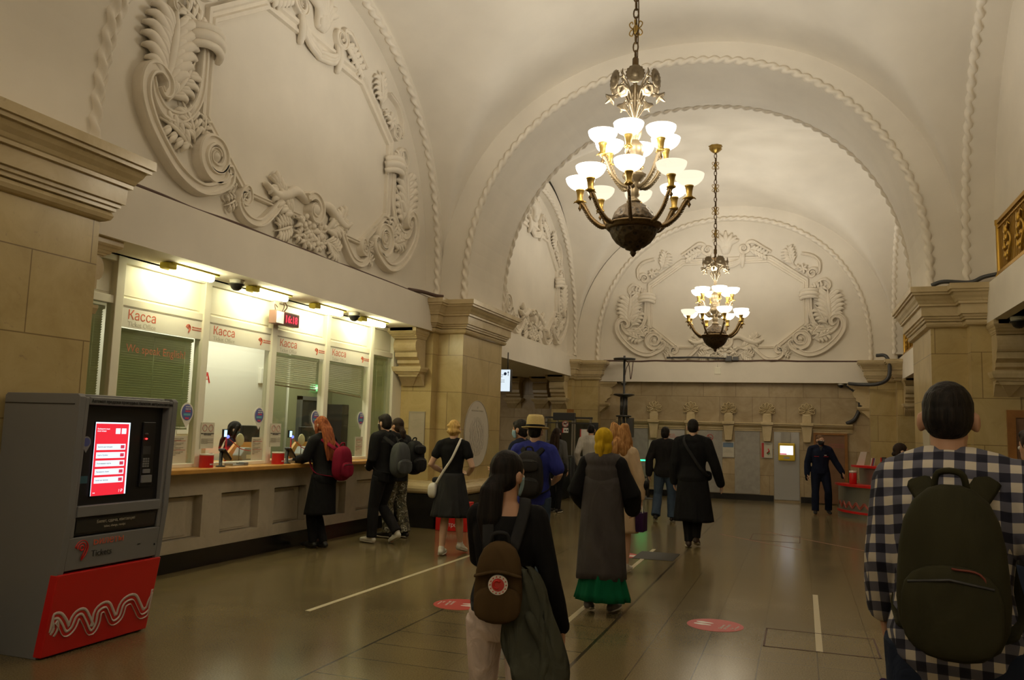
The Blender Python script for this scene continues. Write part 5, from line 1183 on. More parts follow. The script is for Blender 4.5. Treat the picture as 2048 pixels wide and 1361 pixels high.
def cloth(name, col, rough=.85, fold=.5, scale=7, weave=0):
    m, nt, b = new_mat(name); tc = N(nt, 'ShaderNodeTexCoord')
    mp = N(nt, 'ShaderNodeMapping'); mp.inputs['Scale'].default_value = (1, 1, .45); L(nt, tc.outputs['Object'], mp.inputs[0])
    n1 = N(nt, 'ShaderNodeTexNoise', i_Scale=float(scale), i_Detail=3.0, i_Distortion=1.0); L(nt, mp.outputs[0], n1.inputs['Vector'])
    L(nt, ramp(nt, n1.outputs['Fac'], [(.3, tuple(c*.82 for c in col)), (.7, tuple(min(1, c*1.15) for c in col))]), b.inputs['Base Color'])
    bp = N(nt, 'ShaderNodeBump', i_Strength=fold, i_Distance=.05); L(nt, n1.outputs['Fac'], bp.inputs['Height']); L(nt, bp.outputs[0], b.inputs['Normal'])
    b.inputs['Roughness'].default_value = rough; b.inputs['Specular IOR Level'].default_value = .12
    return m
def hairmat(name, col, hl):
    m, nt, b = new_mat(name); tc = N(nt, 'ShaderNodeTexCoord'); mp = N(nt, 'ShaderNodeMapping'); mp.inputs['Scale'].default_value = (60, 60, 5); L(nt, tc.outputs['Object'], mp.inputs[0])
    n1 = N(nt, 'ShaderNodeTexNoise', i_Scale=1.0, i_Detail=4.0, i_Distortion=.4); L(nt, mp.outputs[0], n1.inputs['Vector'])
    L(nt, ramp(nt, n1.outputs['Fac'], [(.35, col), (.68, hl)]), b.inputs['Base Color'])
    bp = N(nt, 'ShaderNodeBump', i_Strength=.7, i_Distance=.012); L(nt, n1.outputs['Fac'], bp.inputs['Height']); L(nt, bp.outputs[0], b.inputs['Normal'])
    b.inputs['Roughness'].default_value = .62; b.inputs['Specular IOR Level'].default_value = .22; return m
SKIN = plain('skin', (.52, .29, .18), .5, noise=.05, nscale=8); SKIN_P = plain('skin_pale', (.60, .37, .25), .5, noise=.05, nscale=8)
K_black = cloth('black_cloth', (.012, .012, .013)); K_black2 = cloth('soft_black_cloth', (.018, .017, .018)); K_navy = cloth('navy_cloth', (.012, .016, .035)); K_gray = cloth('gray_wool', (.075, .068, .068), fold=.35)
K_dgray = cloth('dark_gray_cloth', (.03, .03, .031)); K_blue = cloth('blue_jersey', (.035, .045, .26)); K_jean = cloth('blue_denim', (.05, .075, .12), scale=10); K_jeand = cloth('dark_denim', (.022, .03, .055), scale=10)
K_green = cloth('green_skirt_cloth', (.004, .105, .045), fold=.3); K_white = cloth('white_cotton', (.52, .49, .44)); K_pants = cloth('pale_trousers', (.70, .58, .52), fold=.35, scale=12); K_cream = cloth('cream_cloth', (.58, .43, .27))
K_yellow = cloth('yellow_scarf', (.62, .40, .02), fold=.7, scale=10); K_olive = cloth('olive_canvas', (.036, .034, .018), fold=.25); K_brown = cloth('brown_canvas', (.085, .052, .022), fold=.25); K_sage = cloth('sage_jacket', (.075, .078, .058), fold=.8, scale=9)
K_gpack = cloth('gray_canvas', (.075, .08, .082), fold=.4); K_red = cloth('crimson_nylon', (.20, .010, .03), fold=.4); K_purple = cloth('purple_bag', (.04, .015, .06)); K_bk = cloth('black_nylon', (.014, .014, .015), rough=.6, fold=.4)
K_dpack = cloth('charcoal_nylon', (.032, .030, .029), rough=.6, fold=.4)
H_black = hairmat('black_hair', (.006, .005, .005), (.02, .015, .012)); H_brown = hairmat('dark_brown_hair', (.016, .009, .006), (.04, .022, .013)); H_red = hairmat('red_hair', (.16, .035, .010), (.42, .13, .04)); H_blond = hairmat('blonde_hair', (.45, .27, .07), (.78, .52, .18)); H_straw = hairmat('strawberry_hair', (.28, .12, .035), (.55, .29, .10)); H_tan = hairmat('tan_hair', (.10, .05, .02), (.2, .11, .05))
M_mask = plain('blue_mask', (.30, .46, .55), .7); M_maskk = plain('black_mask', (.012, .012, .014), .7); M_eye = plain('eye_white', (.7, .68, .64), .3); M_iris = plain('eye_iris', (.03, .02, .015), .3)
M_sneak = plain('white_sneaker', (.66, .62, .54), .5); M_shoek = plain('black_shoe', (.014, .012, .011), .45); M_shoeg = plain('gray_shoe', (.12, .11, .105), .6); M_sole = plain('pale_sole', (.55, .50, .42), .6)
def camo():
    m, nt, b = new_mat('camouflage'); tc = N(nt, 'ShaderNodeTexCoord'); n1 = N(nt, 'ShaderNodeTexNoise', i_Scale=11.0, i_Detail=1.5, i_Distortion=1.5); L(nt, tc.outputs['Object'], n1.inputs['Vector'])
    L(nt, ramp(nt, n1.outputs['Fac'], [(0, (.03, .027, .02)), (.42, (.14, .12, .07)), (.52, (.05, .05, .035)), (.58, (.50, .46, .36)), (.64, (.12, .11, .07))], 'CONSTANT'), b.inputs['Base Color']); b.inputs['Roughness'].default_value = .85; return m
M_camo = camo()
def plaid():
    m, nt, b = new_mat('checked_shirt'); tc = N(nt, 'ShaderNodeTexCoord'); sp = N(nt, 'ShaderNodeSeparateXYZ'); L(nt, tc.outputs['Object'], sp.inputs[0]); sn = N(nt, 'ShaderNodeSeparateXYZ'); L(nt, tc.outputs['Normal'], sn.inputs[0])
    k = mth(nt, 'GREATER_THAN', mth(nt, 'ABSOLUTE', sn.outputs[0]), .75)
    u = mth(nt, 'ADD', mth(nt, 'MULTIPLY', sp.outputs[1], k), mth(nt, 'MULTIPLY', sp.outputs[0], mth(nt, 'SUBTRACT', 1.0, k)))
    def st(c, off): return mth(nt, 'GREATER_THAN', mth(nt, 'FLOORED_MODULO', mth(nt, 'ADD', c, off), .062), .031)
    a = st(u, .01); c = st(mth(nt, 'ADD', sp.outputs[2], mth(nt, 'MULTIPLY', sp.outputs[1], .25)), 0)
    f = mth(nt, 'MULTIPLY', mth(nt, 'ADD', a, c), .5)
    L(nt, ramp(nt, f, [(0, (.62, .56, .47)), (.4, (.11, .11, .15)), (.8, (.010, .011, .028))], 'CONSTANT'), b.inputs['Base Color']); b.inputs['Roughness'].default_value = .85; return m
M_plaid = plaid()

BASE = dict(hL=(-.095, 0, .92), kL=(-.105, .02, .50), aL=(-.105, -.03, .09), tL=(-.115, .13, .035), sL=(-.185, -.01, 1.425), eL=(-.245, -.03, 1.14), wL=(-.255, .05, .89))
for k_ in list(BASE): x_, y_, z_ = BASE[k_]; BASE[k_[0]+'R'] = (-x_, y_, z_)
TORSO = [(.82, .10, .085, -.005), (.88, .155, .115, -.01), (.95, .168, .12, -.012), (1.02, .150, .108, 0), (1.10, .138, .10, .005), (1.20, .150, .108, .005), (1.30, .168, .117, .0), (1.38, .172, .112, -.01), (1.44, .135, .085, -.015), (1.49, .07, .065, -.015)]
class Fig: pass
def person(label, loc, rot, H=1.75, pose=None, female=False, look=0, nod=0, skin=None, vox=.012, lean=(0, 0), hands=(1, 1), hdir=None, curl=(.5, .5), group=None, eyes=True, hand_vox=.0045):
    t = thing('person', label, 'person', loc, rot, group); F = Fig(); F.t = t; s = F.s = H/1.75; F.loc, F.rot = loc, rot; F.vox = vox
    J = {k: Vector(v) for k, v in BASE.items()}
    if female:
        for k in ('sL', 'sR', 'eL', 'eR', 'wL', 'wR'): J[k].x *= .90
    for k in ('sL', 'sR', 'eL', 'eR', 'wL', 'wR'):
        f = max(0, (J[k].z-.95)/.48); J[k].x += lean[0]*f; J[k].y += lean[1]*f
    for k, v in (pose or {}).items(): J[k] = Vector(v)
    F.J = J; F.female = female
    off = lambda z: Vector((lean[0]*max(0, z-.95)/.48, lean[1]*max(0, z-.95)/.48, 0)); F.off = off
    fm = (lambda z: (.92 if z > 1.15 else (1.03 if z < 1.0 else .90))) if female else (lambda z: 1.0)
    F.torso = lambda g=0, z0=0, z1=2, w=1: [((off(z)+Vector((0, dy, z)))*s, ((rx*fm(z)*w+g)*s, (ry*fm(z)+g)*s)) for z, rx, ry, dy in TORSO if z0 <= z <= z1]
    mb = MB()
    T = F.torso(); mb.tube([p for p, r in T], [r for p, r in T], 20, up=(0, 1, 0), round_ends=False)
    nk = off(1.5)+Vector((0, -.005, 1.48)); hd = F.hd = off(1.62)+Vector((0, .02, 1.625))
    mb.tube([(nk+Vector((0, -.01, -.05)))*s, (nk+Vector((0, .0, .03)))*s, (hd+Vector((0, -.01, -.03)))*s], [.06*s, .054*s, .056*s], 12)
    HM = F.HM = Matrix.Translation(hd*s) @ Matrix.Rotation(look, 4, 'Z') @ Matrix.Rotation(nod, 4, 'X')
    hm3 = HM.to_3x3(); hp = lambda x, y, z: tuple(HM @ Vector((x*s, y*s, z*s)))
    def e(c, r): mb.ell(hp(*c), tuple(q*s for q in r), M=hm3)
    e((0, -.005, .03), (.074, .094, .095)); e((0, .035, -.045), (.056, .058, .068)); e((0, .06, -.085), (.030, .026, .022)); e((0, .055, .03), (.062, .040, .035))
    mb.tube([hp(0, .085, .02), hp(0, .106, -.012), hp(0, .104, -.024)], [.008*s, .012*s, .014*s], 8, round_ends=True); e((0, .088, -.052), (.024, .010, .007)); e((0, .086, -.062), (.020, .010, .007))
    for q in (-1, 1): e((q*.081, -.008, -.004), (.014, .023, .034)); e((q*.086, -.014, .008), (.008, .016, .022)); e((q*.040, .062, -.012), (.020, .018, .016))
    for S in 'LR':
        sh, el, wr, hp_, kn, an, to = [J[a+S]*s for a in 'sewhkat']
        mb.tube([sh, sh.lerp(el, .35), el, el.lerp(wr, .3), wr], [.054*s, .050*s, .040*s, .042*s, .027*s], 10, round_ends=True)
        mb.tube([hp_, hp_.lerp(kn, .35), kn, kn.lerp(an, .3), an], [.088*s, .080*s, .054*s, .057*s, .036*s], 12, round_ends=True)
        mb.tube([an+Vector((0, -.02*s, -.03*s)), an.lerp(to, .5), to], [.035*s, .036*s, .028*s], 8, round_ends=True)
    F.body = blob('body', mb, skin or SKIN, t, vox, 3)
    for i, S in enumerate('LR'):
        if not hands[i]: continue
        el, wr = J['e'+S]*s, J['w'+S]*s; d = (wr-el).normalized() if not (hdir and hdir[i]) else Vector(hdir[i]).normalized()
        side = -1 if S == 'L' else 1; fw = Vector((0, 1, 0)); th = (fw-d*fw.dot(d))
        if th.length < .3: th = Vector((-side, 0, 0)); th = th-d*th.dot(d)
        th.normalize(); pn = d.cross(th)*(1 if S == 'L' else -1)      # palm normal points to the body
        h_ = MB(); a = wr; b_ = wr+d*.085*s; c_ = curl[i]
        h_.tube([a-d*.02*s, a+d*.03*s, b_], [(.024*s, .018*s), (.036*s, .016*s), (.038*s, .013*s)], 10, up=tuple(pn), round_ends=True)
        for j, (o_, ln) in enumerate(((.030, .070), (.011, .078), (-.009, .073), (-.028, .058))):
            p0 = b_+th*o_*s-d*.012*s; k1 = c_*.45; k2 = c_*1.1; k3 = c_*1.6
            d1 = (d*math.cos(k1)+pn*math.sin(k1)); d2 = (d*math.cos(k2)+pn*math.sin(k2)); d3 = (d*math.cos(k3)+pn*math.sin(k3))
            p1 = p0+d1*ln*.48*s+th*o_*.10*s; p2 = p1+d2*ln*.32*s; p3 = p2+d3*ln*.26*s
            h_.tube([p0, p1, p2, p3], [.0092*s, .0086*s, .0078*s, .0064*s], 8, round_ends=True)
        q0 = a+d*.022*s+th*.022*s; h_.tube([q0, q0+(th*.9+d*.6+pn*.25)*.034*s, q0+(th*.8+d*1.2+pn*.5)*.052*s, q0+(th*.6+d*1.6+pn*.7)*.062*s], [.013*s, .0115*s, .0095*s, .0075*s], 8, round_ends=True)
        join_into(F.body, blob('hand', h_, skin or SKIN, None, hand_vox, 2))
    if eyes:
        for q in (-1, 1):
            m2 = MB(); m2.ell(hp(q*.033, .083, .002), (.0125*s,)*3, nu=12, nv=8); ey = m2.build('eye', M_eye, t); m2 = MB(); m2.ell(hp(q*.033, .0925, .002), (.0055*s, .0045*s, .0055*s), M=hm3, nu=10, nv=6); m2.build('iris', M_iris, ey)
    F.hp = hp; return F
def arms_mb(mb, F, frac, g, gw=None, cuff=0):
    s = F.s
    for S in 'LR':
        sh, el, wr = [F.J[a+S]*s for a in 'sew']; gw_ = g if gw is None else gw
        P = [sh+Vector((0, 0, .0)), sh.lerp(el, .35), el]; R = [(.058+g)*s, (.052+g)*s, (.043+gw_)*s]
        if frac <= .5: P = [sh, sh.lerp(el, .5*frac*2), sh.lerp(el, frac*2)]; R = [(.058+g)*s, (.055+g)*s, (.052+g*1.4)*s]
        else: P += [el.lerp(wr, .45), el.lerp(wr, (frac-.5)*2)]; R += [(.042+gw_)*s, (.032+gw_)*s]
        mb.tube(P, R, 12, round_ends=True)
def shirt(F, m, hem=.92, frac=1.0, g=.018, gw=None, nm='shirt', vox=None, top=1.47, w=1, hood=False, collar=False, hemw=0, yoke=True):
    s = F.s; mb = MB(); T = [x for x in F.torso(g, hem, top, w)]
    z0 = T[0][0].z; zb = hem*s
    if z0-zb > .005: T = [(F.off(hem)*s+Vector((0, -.005*s, zb)), (T[0][1][0]+hemw*s, T[0][1][1]+hemw*s))]+T
    mb.tube([p for p, r in T], [r for p, r in T], 24, up=(0, 1, 0)); 
    for S in (-1, 1):       # shoulder slope
        sh = F.J['sL' if S < 0 else 'sR']*s; nk = (F.off(1.47)+Vector((S*.05, -.015, 1.475) if yoke else (S*.085, -.015, 1.435)))*s
        mb.tube([nk, nk.lerp(sh, .5)+Vector((0, 0, .004*s)), sh], [(.045+g)*s, (.05+g)*s, (.05+g)*s], 10, round_ends=True)
    if yoke: mb.ell(tuple((F.off(1.45)+Vector((0, -.035, 1.445)))*s), ((.12+g)*s, (.062+g)*s, (.065+g*.5)*s))
    arms_mb(mb, F, frac, g, gw)
    if hood:
        c = (F.off(1.46)+Vector((0, -.075, 1.45)))*s; mb.ell(tuple(c), (.105*s, .06*s, .055*s)); mb.tube([(F.off(1.48)*s+Vector((.085*s*math.cos(a), -.01*s+.075*s*math.sin(a), (1.475+.012*math.sin(a))*s))) for a in [2*PI*k/14 for k in range(15)]], .028*s, 8)
    if collar: mb.tube([(F.off(1.5)*s+Vector((.066*s*math.cos(a), -.012*s+.066*s*math.sin(a), 1.497*s-.018*s*math.sin(a)))) for a in [2*PI*k/16 for k in range(17)]], [(.012*s, .022*s)]*17, 8)
    return blob(nm, mb, m, F.t, vox or F.vox, 3)
def trousers(F, m, g=.016, flare=.014, nm='trousers', top=1.04, bot=.06, vox=None):
    s = F.s; mb = MB(); T = F.torso(g*.8, .80, top); mb.tube([p for p, r in T], [r for p, r in T], 20, up=(0, 1, 0))
    for S in 'LR':
        h, k, a = [F.J[q+S]*s for q in 'hka']; e_ = a+(a-k).normalized()*(.09-bot)*s*.3
        mb.tube([h, h.lerp(k, .35), k, k.lerp(a, .35), k.lerp(a, .75), e_], [(.092+g)*s, (.083+g)*s, (.058+g)*s, (.058+g*.9+flare*.4)*s, (.046+g+flare*.6)*s, (.042+g+flare)*s], 14)
    return blob(nm, mb, m, F.t, vox or F.vox, 3)
def skirt(F, m, ztop, zhem, r0, r1, pleat=0, n=12, nm='skirt', sway=(0, 0), ecc=.8, irregular=0, seed=1, pw=.9):
    """flared cloth tube with pleats, closed underneath"""
    s = F.s; rr = random.Random(seed); ph = [rr.uniform(0, 6.28) for _ in range(3)]; mb = MB(); R = []; K = 96
    rows = 14
    for i in range(rows+1):
        f = i/rows; z = ztop+(zhem-ztop)*f; ring = []
        for k in range(K):
            a = 2*PI*k/K; rad = r0+(r1-r0)*f**pw
            w = 1+pleat*f*(.6*math.cos(n*a+ph[0])+.4*math.cos((n+5)*a+ph[1]))+irregular*f*math.cos(2*a+ph[2])
            ring.append((s*(rad*w*math.cos(a)+sway[0]*f)+F.off(z).x*s, s*(rad*ecc*w*math.sin(a)+sway[1]*f)+F.off(z).y*s, s*(z+irregular*.25*f*math.cos(3*a+ph[1]))))
        R.append(ring)
    for i in range(4, -1, -1):
        z = zhem+.05*(1-i/4) if i else zhem+.06
        f = .25+.75*i/4 if i else .2; R.append([(p[0]*f*.97, p[1]*f*.97, p[2]+.03*s*(1-i/4)) for p in R[rows]])
    mb.rings(R, smooth=True); return mb.build(nm, m, F.t)
def shoes(F, m, sole=None, big=1.0):
    s = F.s
    for S in 'LR':
        a, to, kn = F.J['a'+S]*s, F.J['t'+S]*s, F.J['k'+S]*s; d = (to-a); d.z = 0; d.normalize()
        heel = a-d*.035*s; heel.z = a.z-.052*s; tip = to+d*.035*s; tip.z = to.z; mid = heel.lerp(tip, .55); up_ = Vector((0, 0, 1))
        mb = MB(); mb.tube([heel+up_*.012*s, mid+up_*.012*s, tip+up_*.008*s], [(.038*s*big, .040*s), (.045*s*big, .036*s), (.034*s*big, .024*s)], 12, up=(0, 0, 1), round_ends=True); mb.tube([heel+d*.02*s+up_*.02*s, a+up_*.008*s], [.040*s*big, .042*s*big], 10, round_ends=True); mb.tube([a-up_*.01*s, mid+up_*.02*s], [.04*s*big, .036*s*big], 10, round_ends=True)
        sh = blob('shoe', mb, m, F.t, .007, 2)
        if sole is not None:
            mb = MB(); mb.tube([heel-up_*.018*s, mid-up_*.018*s, tip-up_*.012*s], [(.042*s*big, .012*s), (.049*s*big, .012*s), (.036*s*big, .012*s)], 14, up=(0, 0, 1), round_ends=True); mb.build('sole', sole, sh)
def hair(F, m, kind='short', vox=.008, ln=.3, nm='hair'):
    s = F.s; mb = MB(); hm3 = F.HM.to_3x3(); hp = F.hp
    def e(c, r): mb.ell(hp(*c), tuple(q*s for q in r), M=hm3)
    if kind == 'crop': e((0, -.014, .045), (.0785, .096, .090)); e((0, -.026, .018), (.0775, .088, .088)); e((0, -.042, -.006), (.070, .064, .060))
    elif kind == 'short': e((0, -.012, .045), (.083, .102, .100)); e((0, -.028, .012), (.081, .090, .09)); e((0, -.045, -.02), (.073, .068, .07)); e((0, .055, .085), (.06, .045, .035))
    else: e((0, -.014, .042), (.083, .102, .098)); e((0, -.04, -.01), (.079, .074, .08))
    if kind == 'long':
        for x, w_ in ((-.055, .045), (0, .055), (.055, .045)):
            mb.tube([hp(x*.8, -.06, .05), hp(x, -.105, -.05), hp(x*1.25, -.15, -.05-ln*.5), hp(x*1.15, -.165, -.05-ln)], [(w_*s, .03*s), (w_*1.1*s, .035*s), (w_*s, .03*s), (w_*.5*s, .015*s)], 10, up=(0, 1, 0), round_ends=True)
        for q in (-1, 1): mb.tube([hp(q*.07, .02, .06), hp(q*.088, .0, -.04), hp(q*.085, -.02, -.05-ln*.6)], [.025*s, .028*s, .015*s], 8, round_ends=True)
    elif kind == 'pony':
        e((0, -.095, -.03), (.045, .035, .040)); mb.tube([hp(0, -.09, -.02), hp(.0, -.125, -.07), hp(-.005, -.13, -.06-ln*.5), hp(-.015, -.11, -.06-ln)], [(.045*s, .032*s), (.062*s, .04*s), (.066*s, .036*s), (.028*s, .016*s)], 10, up=(0, 1, 0), round_ends=True)
    elif kind == 'bun': e((0, -.105, -.02), (.036, .034, .034))
    elif kind == 'braid':
        for k in range(13):
            a = PI*(.02+.96*k/12); e((.080*math.cos(a), -.015-.088*math.sin(a), -.012-.012*math.cos(2*a)), (.020, .018, .022))
        for k in range(5): e((-.03+.015*k, -.108, -.025+.006*(k % 2)), (.013, .016, .022))
        for k in range(9):
            a = PI*(.1+.8*k/8); e((.075*math.cos(a), -.03-.06*math.sin(a), .055), (.02, .022, .02))
    elif kind == 'curly':
        rr = random.Random(4)
        for k in range(90):
            a = rr.uniform(PI*.9, PI*2.1); z = rr.uniform(-.20, .12); r_ = .075+.05*max(0, min(1, (.1-z)/.2)); e((r_*1.05*math.cos(a), -.01+r_*math.sin(a), z), (.042, .042, .06))
    return blob(nm, mb, m, F.t, vox, 2)
def mask(F, m, nm='face_mask'):
    s = F.s; mb = MB(); R = []
    for i in range(7):
        v = i/6; z = .0-.095*v; ring = []
        for k in range(13):
            a = math.radians(-78+156*k/12); rx = .076-.016*v; ry = .098+.022*math.sin(PI*min(1, v*1.1))*math.cos(a)**2-.012*v
            ring.append(F.hp(rx*math.sin(a), .0+ry*math.cos(a), z))
        R.append(ring)
    mb.rings(R, closed=False, caps=False, smooth=True); o = mb.build(nm, m, F.t); sd = o.modifiers.new('t', 'SOLIDIFY'); sd.thickness = .003; sd.offset = 1
    mb = MB()
    for q in (-1, 1): mb.tube([F.hp(q*.073, .02, -.01), F.hp(q*.082, -.01, .02), F.hp(q*.084, -.025, .0), F.hp(q*.06, .02, -.085)], .0018, 5)
    mb.build('ear_loop', M_wht, o); return o
def superbox(mb, c, d, e_=.45, n=28, rows=10, taper=0):
    R = []
    for i in range(rows+1):
        t_ = -1+2*i/rows; z = math.sin(t_*PI/2); k = max(.02, (1-abs(z)**3.2))**.4; tp = 1-taper*(z+1)/2; ring = []
        for j in range(n):
            a = 2*PI*j/n; ca, sa = math.cos(a), math.sin(a)
            ring.append((c[0]+d[0]/2*k*tp*math.copysign(abs(ca)**e_, ca), c[1]+d[1]/2*k*math.copysign(abs(sa)**e_, sa), c[2]+d[2]/2*z))
        R.append(ring)
    mb.rings(R, smooth=True); return mb
def backpack(label, F, c, d, m, ms=None, pockets=(), straps='LR', taper=.18, handle=True, sw=.030):
    """hangs on the back of F; c, d in the person's own frame (before scaling)"""
    s = F.s; t = thing('backpack', label, 'backpack', F.loc, F.rot); ms = ms or m; C = Vector(c)*s; D = [q*s for q in d]
    mb = superbox(MB(), C, D, taper=taper); mb.build('pack_body', m, t)
    yb = c[1]-d[1]/2
    for (px, pz, pw, ph, pd) in pockets:
        superbox(MB(), ((c[0]+px)*s, (yb-pd*.15)*s, (c[2]+pz)*s), (pw*s, pd*s, ph*s), e_=.4).build('pocket', m, t)
        MB().tube([((c[0]+px-pw*.42)*s, (yb-pd*.55)*s, (c[2]+pz+ph*.30)*s), ((c[0]+px)*s, (yb-pd*.66)*s, (c[2]+pz+ph*.36)*s), ((c[0]+px+pw*.42)*s, (yb-pd*.55)*s, (c[2]+pz+ph*.30)*s)], .004*s, 5).build('zip', M_dkgray, t)
    zt = c[2]+d[2]/2
    for S in straps:
        q = -1 if S == 'L' else 1; o_ = F.off(1.4); sx = abs(F.J['s'+S].x-o_.x)*.62
        P = [(c[0]+q*.06, c[1]+d[1]*.35, zt-.05), (q*sx+o_.x, -.085+o_.y, 1.45), (q*sx*1.02+o_.x, -.01+o_.y, 1.515), (q*sx*1.05+o_.x, .075+o_.y, 1.45), (q*sx*1.08+o_.x, .135+o_.y*.8, 1.32), (q*(sx+.03)+o_.x*.5, .11+o_.y*.5, 1.14), (q*(sx+.055), .0, c[2]-d[2]*.30), (c[0]+q*d[0]*.40, c[1]+d[1]*.3, c[2]-d[2]*.38)]
        P = smooth_path([(x*s, y*s, z*s) for x, y, z in P], 5); mb = MB(); mb.tube(P, [(sw*s, .007*s)]*len(P), 8, up=(0, 1, .0)); mb.build('shoulder_strap', ms, t)
    if handle:
        mb = MB(); mb.tube(smooth_path([((c[0]-.045)*s, (c[1]+.02)*s, (zt-.02)*s), ((c[0]-.03)*s, (c[1]-.0)*s, (zt+.035)*s), ((c[0]+.03)*s, (c[1])*s, (zt+.035)*s), ((c[0]+.045)*s, (c[1]+.02)*s, (zt-.02)*s)], 4), .010*s, 6); mb.build('grab_handle', ms, t)
    return t
rad = math.radians
# --- woman with long red hair leaning on the counter
F = person('woman with long red hair in a black coat leaning on the ticket counter', (-5.85, 9.42, 0), rad(80), 1.70, dict(
    hL=(-.09, 0, .90), kL=(-.07, .14, .50), aL=(-.02, .12, .09), tL=(-.01, .28, .035), hR=(.09, 0, .90), kR=(.09, .19, .50), aR=(.06, .0, .09), tR=(.07, .15, .035),
    eL=(-.23, .12, 1.20), wL=(-.16, .36, 1.16), eR=(.22, .10, 1.18), wR=(.15, .34, 1.14)), True, lean=(0, .06), nod=-.12, skin=SKIN_P, hdir=((.2, 1, -.25), (-.1, 1, -.2)))
trousers(F, K_black, .012, .0); F.ct = shirt(F, K_black, hem=.80, g=.026, nm='coat'); skirt(F, K_black, .98, .46, .185, .24, .03, 7, 'coat_skirt', (0, .04), .75); shoes(F, M_shoek); hair(F, H_red, 'long', ln=.42)
backpack('crimson backpack worn by the red-haired woman', F, (.05, -.26, 1.14), (.30, .17, .46), K_red, K_red, (( 0, -.08, .22, .2, .06),), 'LR')
# --- young man in black hoodie
F = person('young man in a black hooded top with white sneakers beside the red-haired woman', (-5.43, 10.30, 0), rad(72), 1.76, dict(
    kL=(-.09, .10, .50), aL=(-.10, .10, .09), tL=(-.10, .26, .035), hL=(-.09, 0, .92), kR=(.09, .13, .50), aR=(.08, -.20, .17), tR=(.09, -.10, .035),
    eL=(-.25, .0, 1.14), wL=(-.12, .19, 1.02), eR=(.25, .0, 1.14), wR=(.12, .19, 1.02)), lean=(0, .02), nod=-.05, skin=SKIN_P)
trousers(F, K_black2, .018, .012); shirt(F, K_black, hem=.86, g=.03, nm='hooded_top', hood=True, gw=.022); shoes(F, M_sneak, M_sole); hair(F, H_black, 'short'); mask(F, M_maskk)
backpack('gray canvas backpack worn by the young man in the black hooded top', F, (.05, -.235, 1.14), (.32, .17, .48), K_gpack, K_dgray, ((0, -.09, .25, .2, .06),), 'LR')
# --- man in camouflage trousers
F = person('man in camouflage trousers and a dark jacket standing behind the young man', (-5.56, 10.90, 0), rad(76), 1.72, dict(
    kL=(-.09, .06, .50), aL=(-.10, .03, .09), tL=(-.11, .19, .035), kR=(.10, -.02, .50), aR=(.11, -.12, .09), tR=(.11, .04, .035), eL=(-.24, .02, 1.14), wL=(-.18, .22, 1.05), eR=(.24, .02, 1.14), wR=(.18, .22, 1.05)), skin=SKIN, look=-.1)
trousers(F, M_camo, .026, .02); shirt(F, K_dgray, hem=.84, g=.028, nm='jacket'); shoes(F, M_shoek, M_sole); hair(F, H_brown, 'pony', ln=.16)
backpack('bulky black backpack worn by the man in camouflage trousers', F, (.10, -.25, 1.18), (.34, .2, .5), K_bk, K_bk, ((0, -.10, .26, .22, .08), (0, .12, .24, .14, .05)), 'LR')
# --- blonde woman
F = person('blonde woman with a braided updo in a black T-shirt and flared dark skirt', (-4.20, 9.80, 0), rad(8), 1.70, dict(
    kL=(-.085, .03, .49), aL=(-.09, -.08, .09), tL=(-.10, .08, .035), kR=(.095, .06, .49), aR=(.10, .14, .14), tR=(.13, .27, .035), eL=(-.29, -.04, 1.16), wL=(-.15, .16, 1.05), eR=(.28, -.05, 1.15), wR=(.17, .18, 1.04)), True, skin=SKIN_P, hdir=((.7, .7, -.1), (-.7, .7, 0)), curl=(.9, .7))
shirt(F, K_black, hem=.99, frac=.24, g=.010, nm='T_shirt'); skirt(F, K_dgray, 1.06, .50, .152, .27, .06, 14, 'flared_skirt', (0, -.02), .82); shoes(F, M_sneak, M_sole); hair(F, H_blond, 'braid')
s_ = F.s; tb = thing('shoulder_bag', 'small white shoulder bag on a long strap worn by the blonde woman', 'bag', F.loc, F.rot)
mb = MB(); P = smooth_path([(x*s_, y*s_, z*s_) for x, y, z in ((.10, .06, 1.49), (.11, -.02, 1.515), (.09, -.11, 1.42), (.02, -.135, 1.25), (-.09, -.13, 1.08), (-.19, -.10, .92))], 6); mb.tube(P, [(.016*s_, .004*s_)]*len(P), 6, up=(0, 1, 0)); mb.build('bag_strap', M_wht, tb)
superbox(MB(), (-.235*s_, -.06*s_, .83*s_), (.11*s_, .2*s_, .20*s_), e_=.35).build('bag_body', M_wht, tb, rotz=.0); superbox(MB(), (-.215*s_, .03*s_, .96*s_), (.12*s_, .12*s_, .08*s_)).build('dark_pouch', K_bk, tb)
# --- woman in front with the brown backpack
F = person('woman with a black ponytail and pale trousers carrying a brown backpack', (-1.225, 3.48, 0), rad(16), 1.50, dict(
    kL=(-.10, .10, .50), aL=(-.10, .08, .09), tL=(-.11, .24, .035), kR=(.095, .0, .50), aR=(.10, -.18, .12), tR=(.10, -.03, .035), sL=(-.14, .02, 1.42), sR=(.15, -.01, 1.42), eL=(-.15, .17, 1.18), wL=(-.07, .30, 1.12), eR=(.235, -.02, 1.12), wR=(.30, .06, .87)), True, look=rad(-34), nod=-.05, skin=SKIN, vox=.008, hdir=((0, .5, -1), (.05, .25, -1)), curl=(.5, .55), hand_vox=.0032)
trousers(F, K_pants, .008, .0, vox=.008); shirt(F, K_black, hem=.96, g=.012, gw=.008, nm='long_sleeved_top', top=1.44, vox=.008, yoke=False); shoes(F, M_sneak, M_sole); hair(F, H_black, 'pony', ln=.30, vox=.006); mask(F, M_mask)
tb = backpack('small brown canvas backpack with a round red badge worn by the woman in pale trousers', F, (-.015, -.215, 1.13), (.26, .14, .39), K_brown, K_dgray, (), 'LR', taper=.22)
s_ = F.s
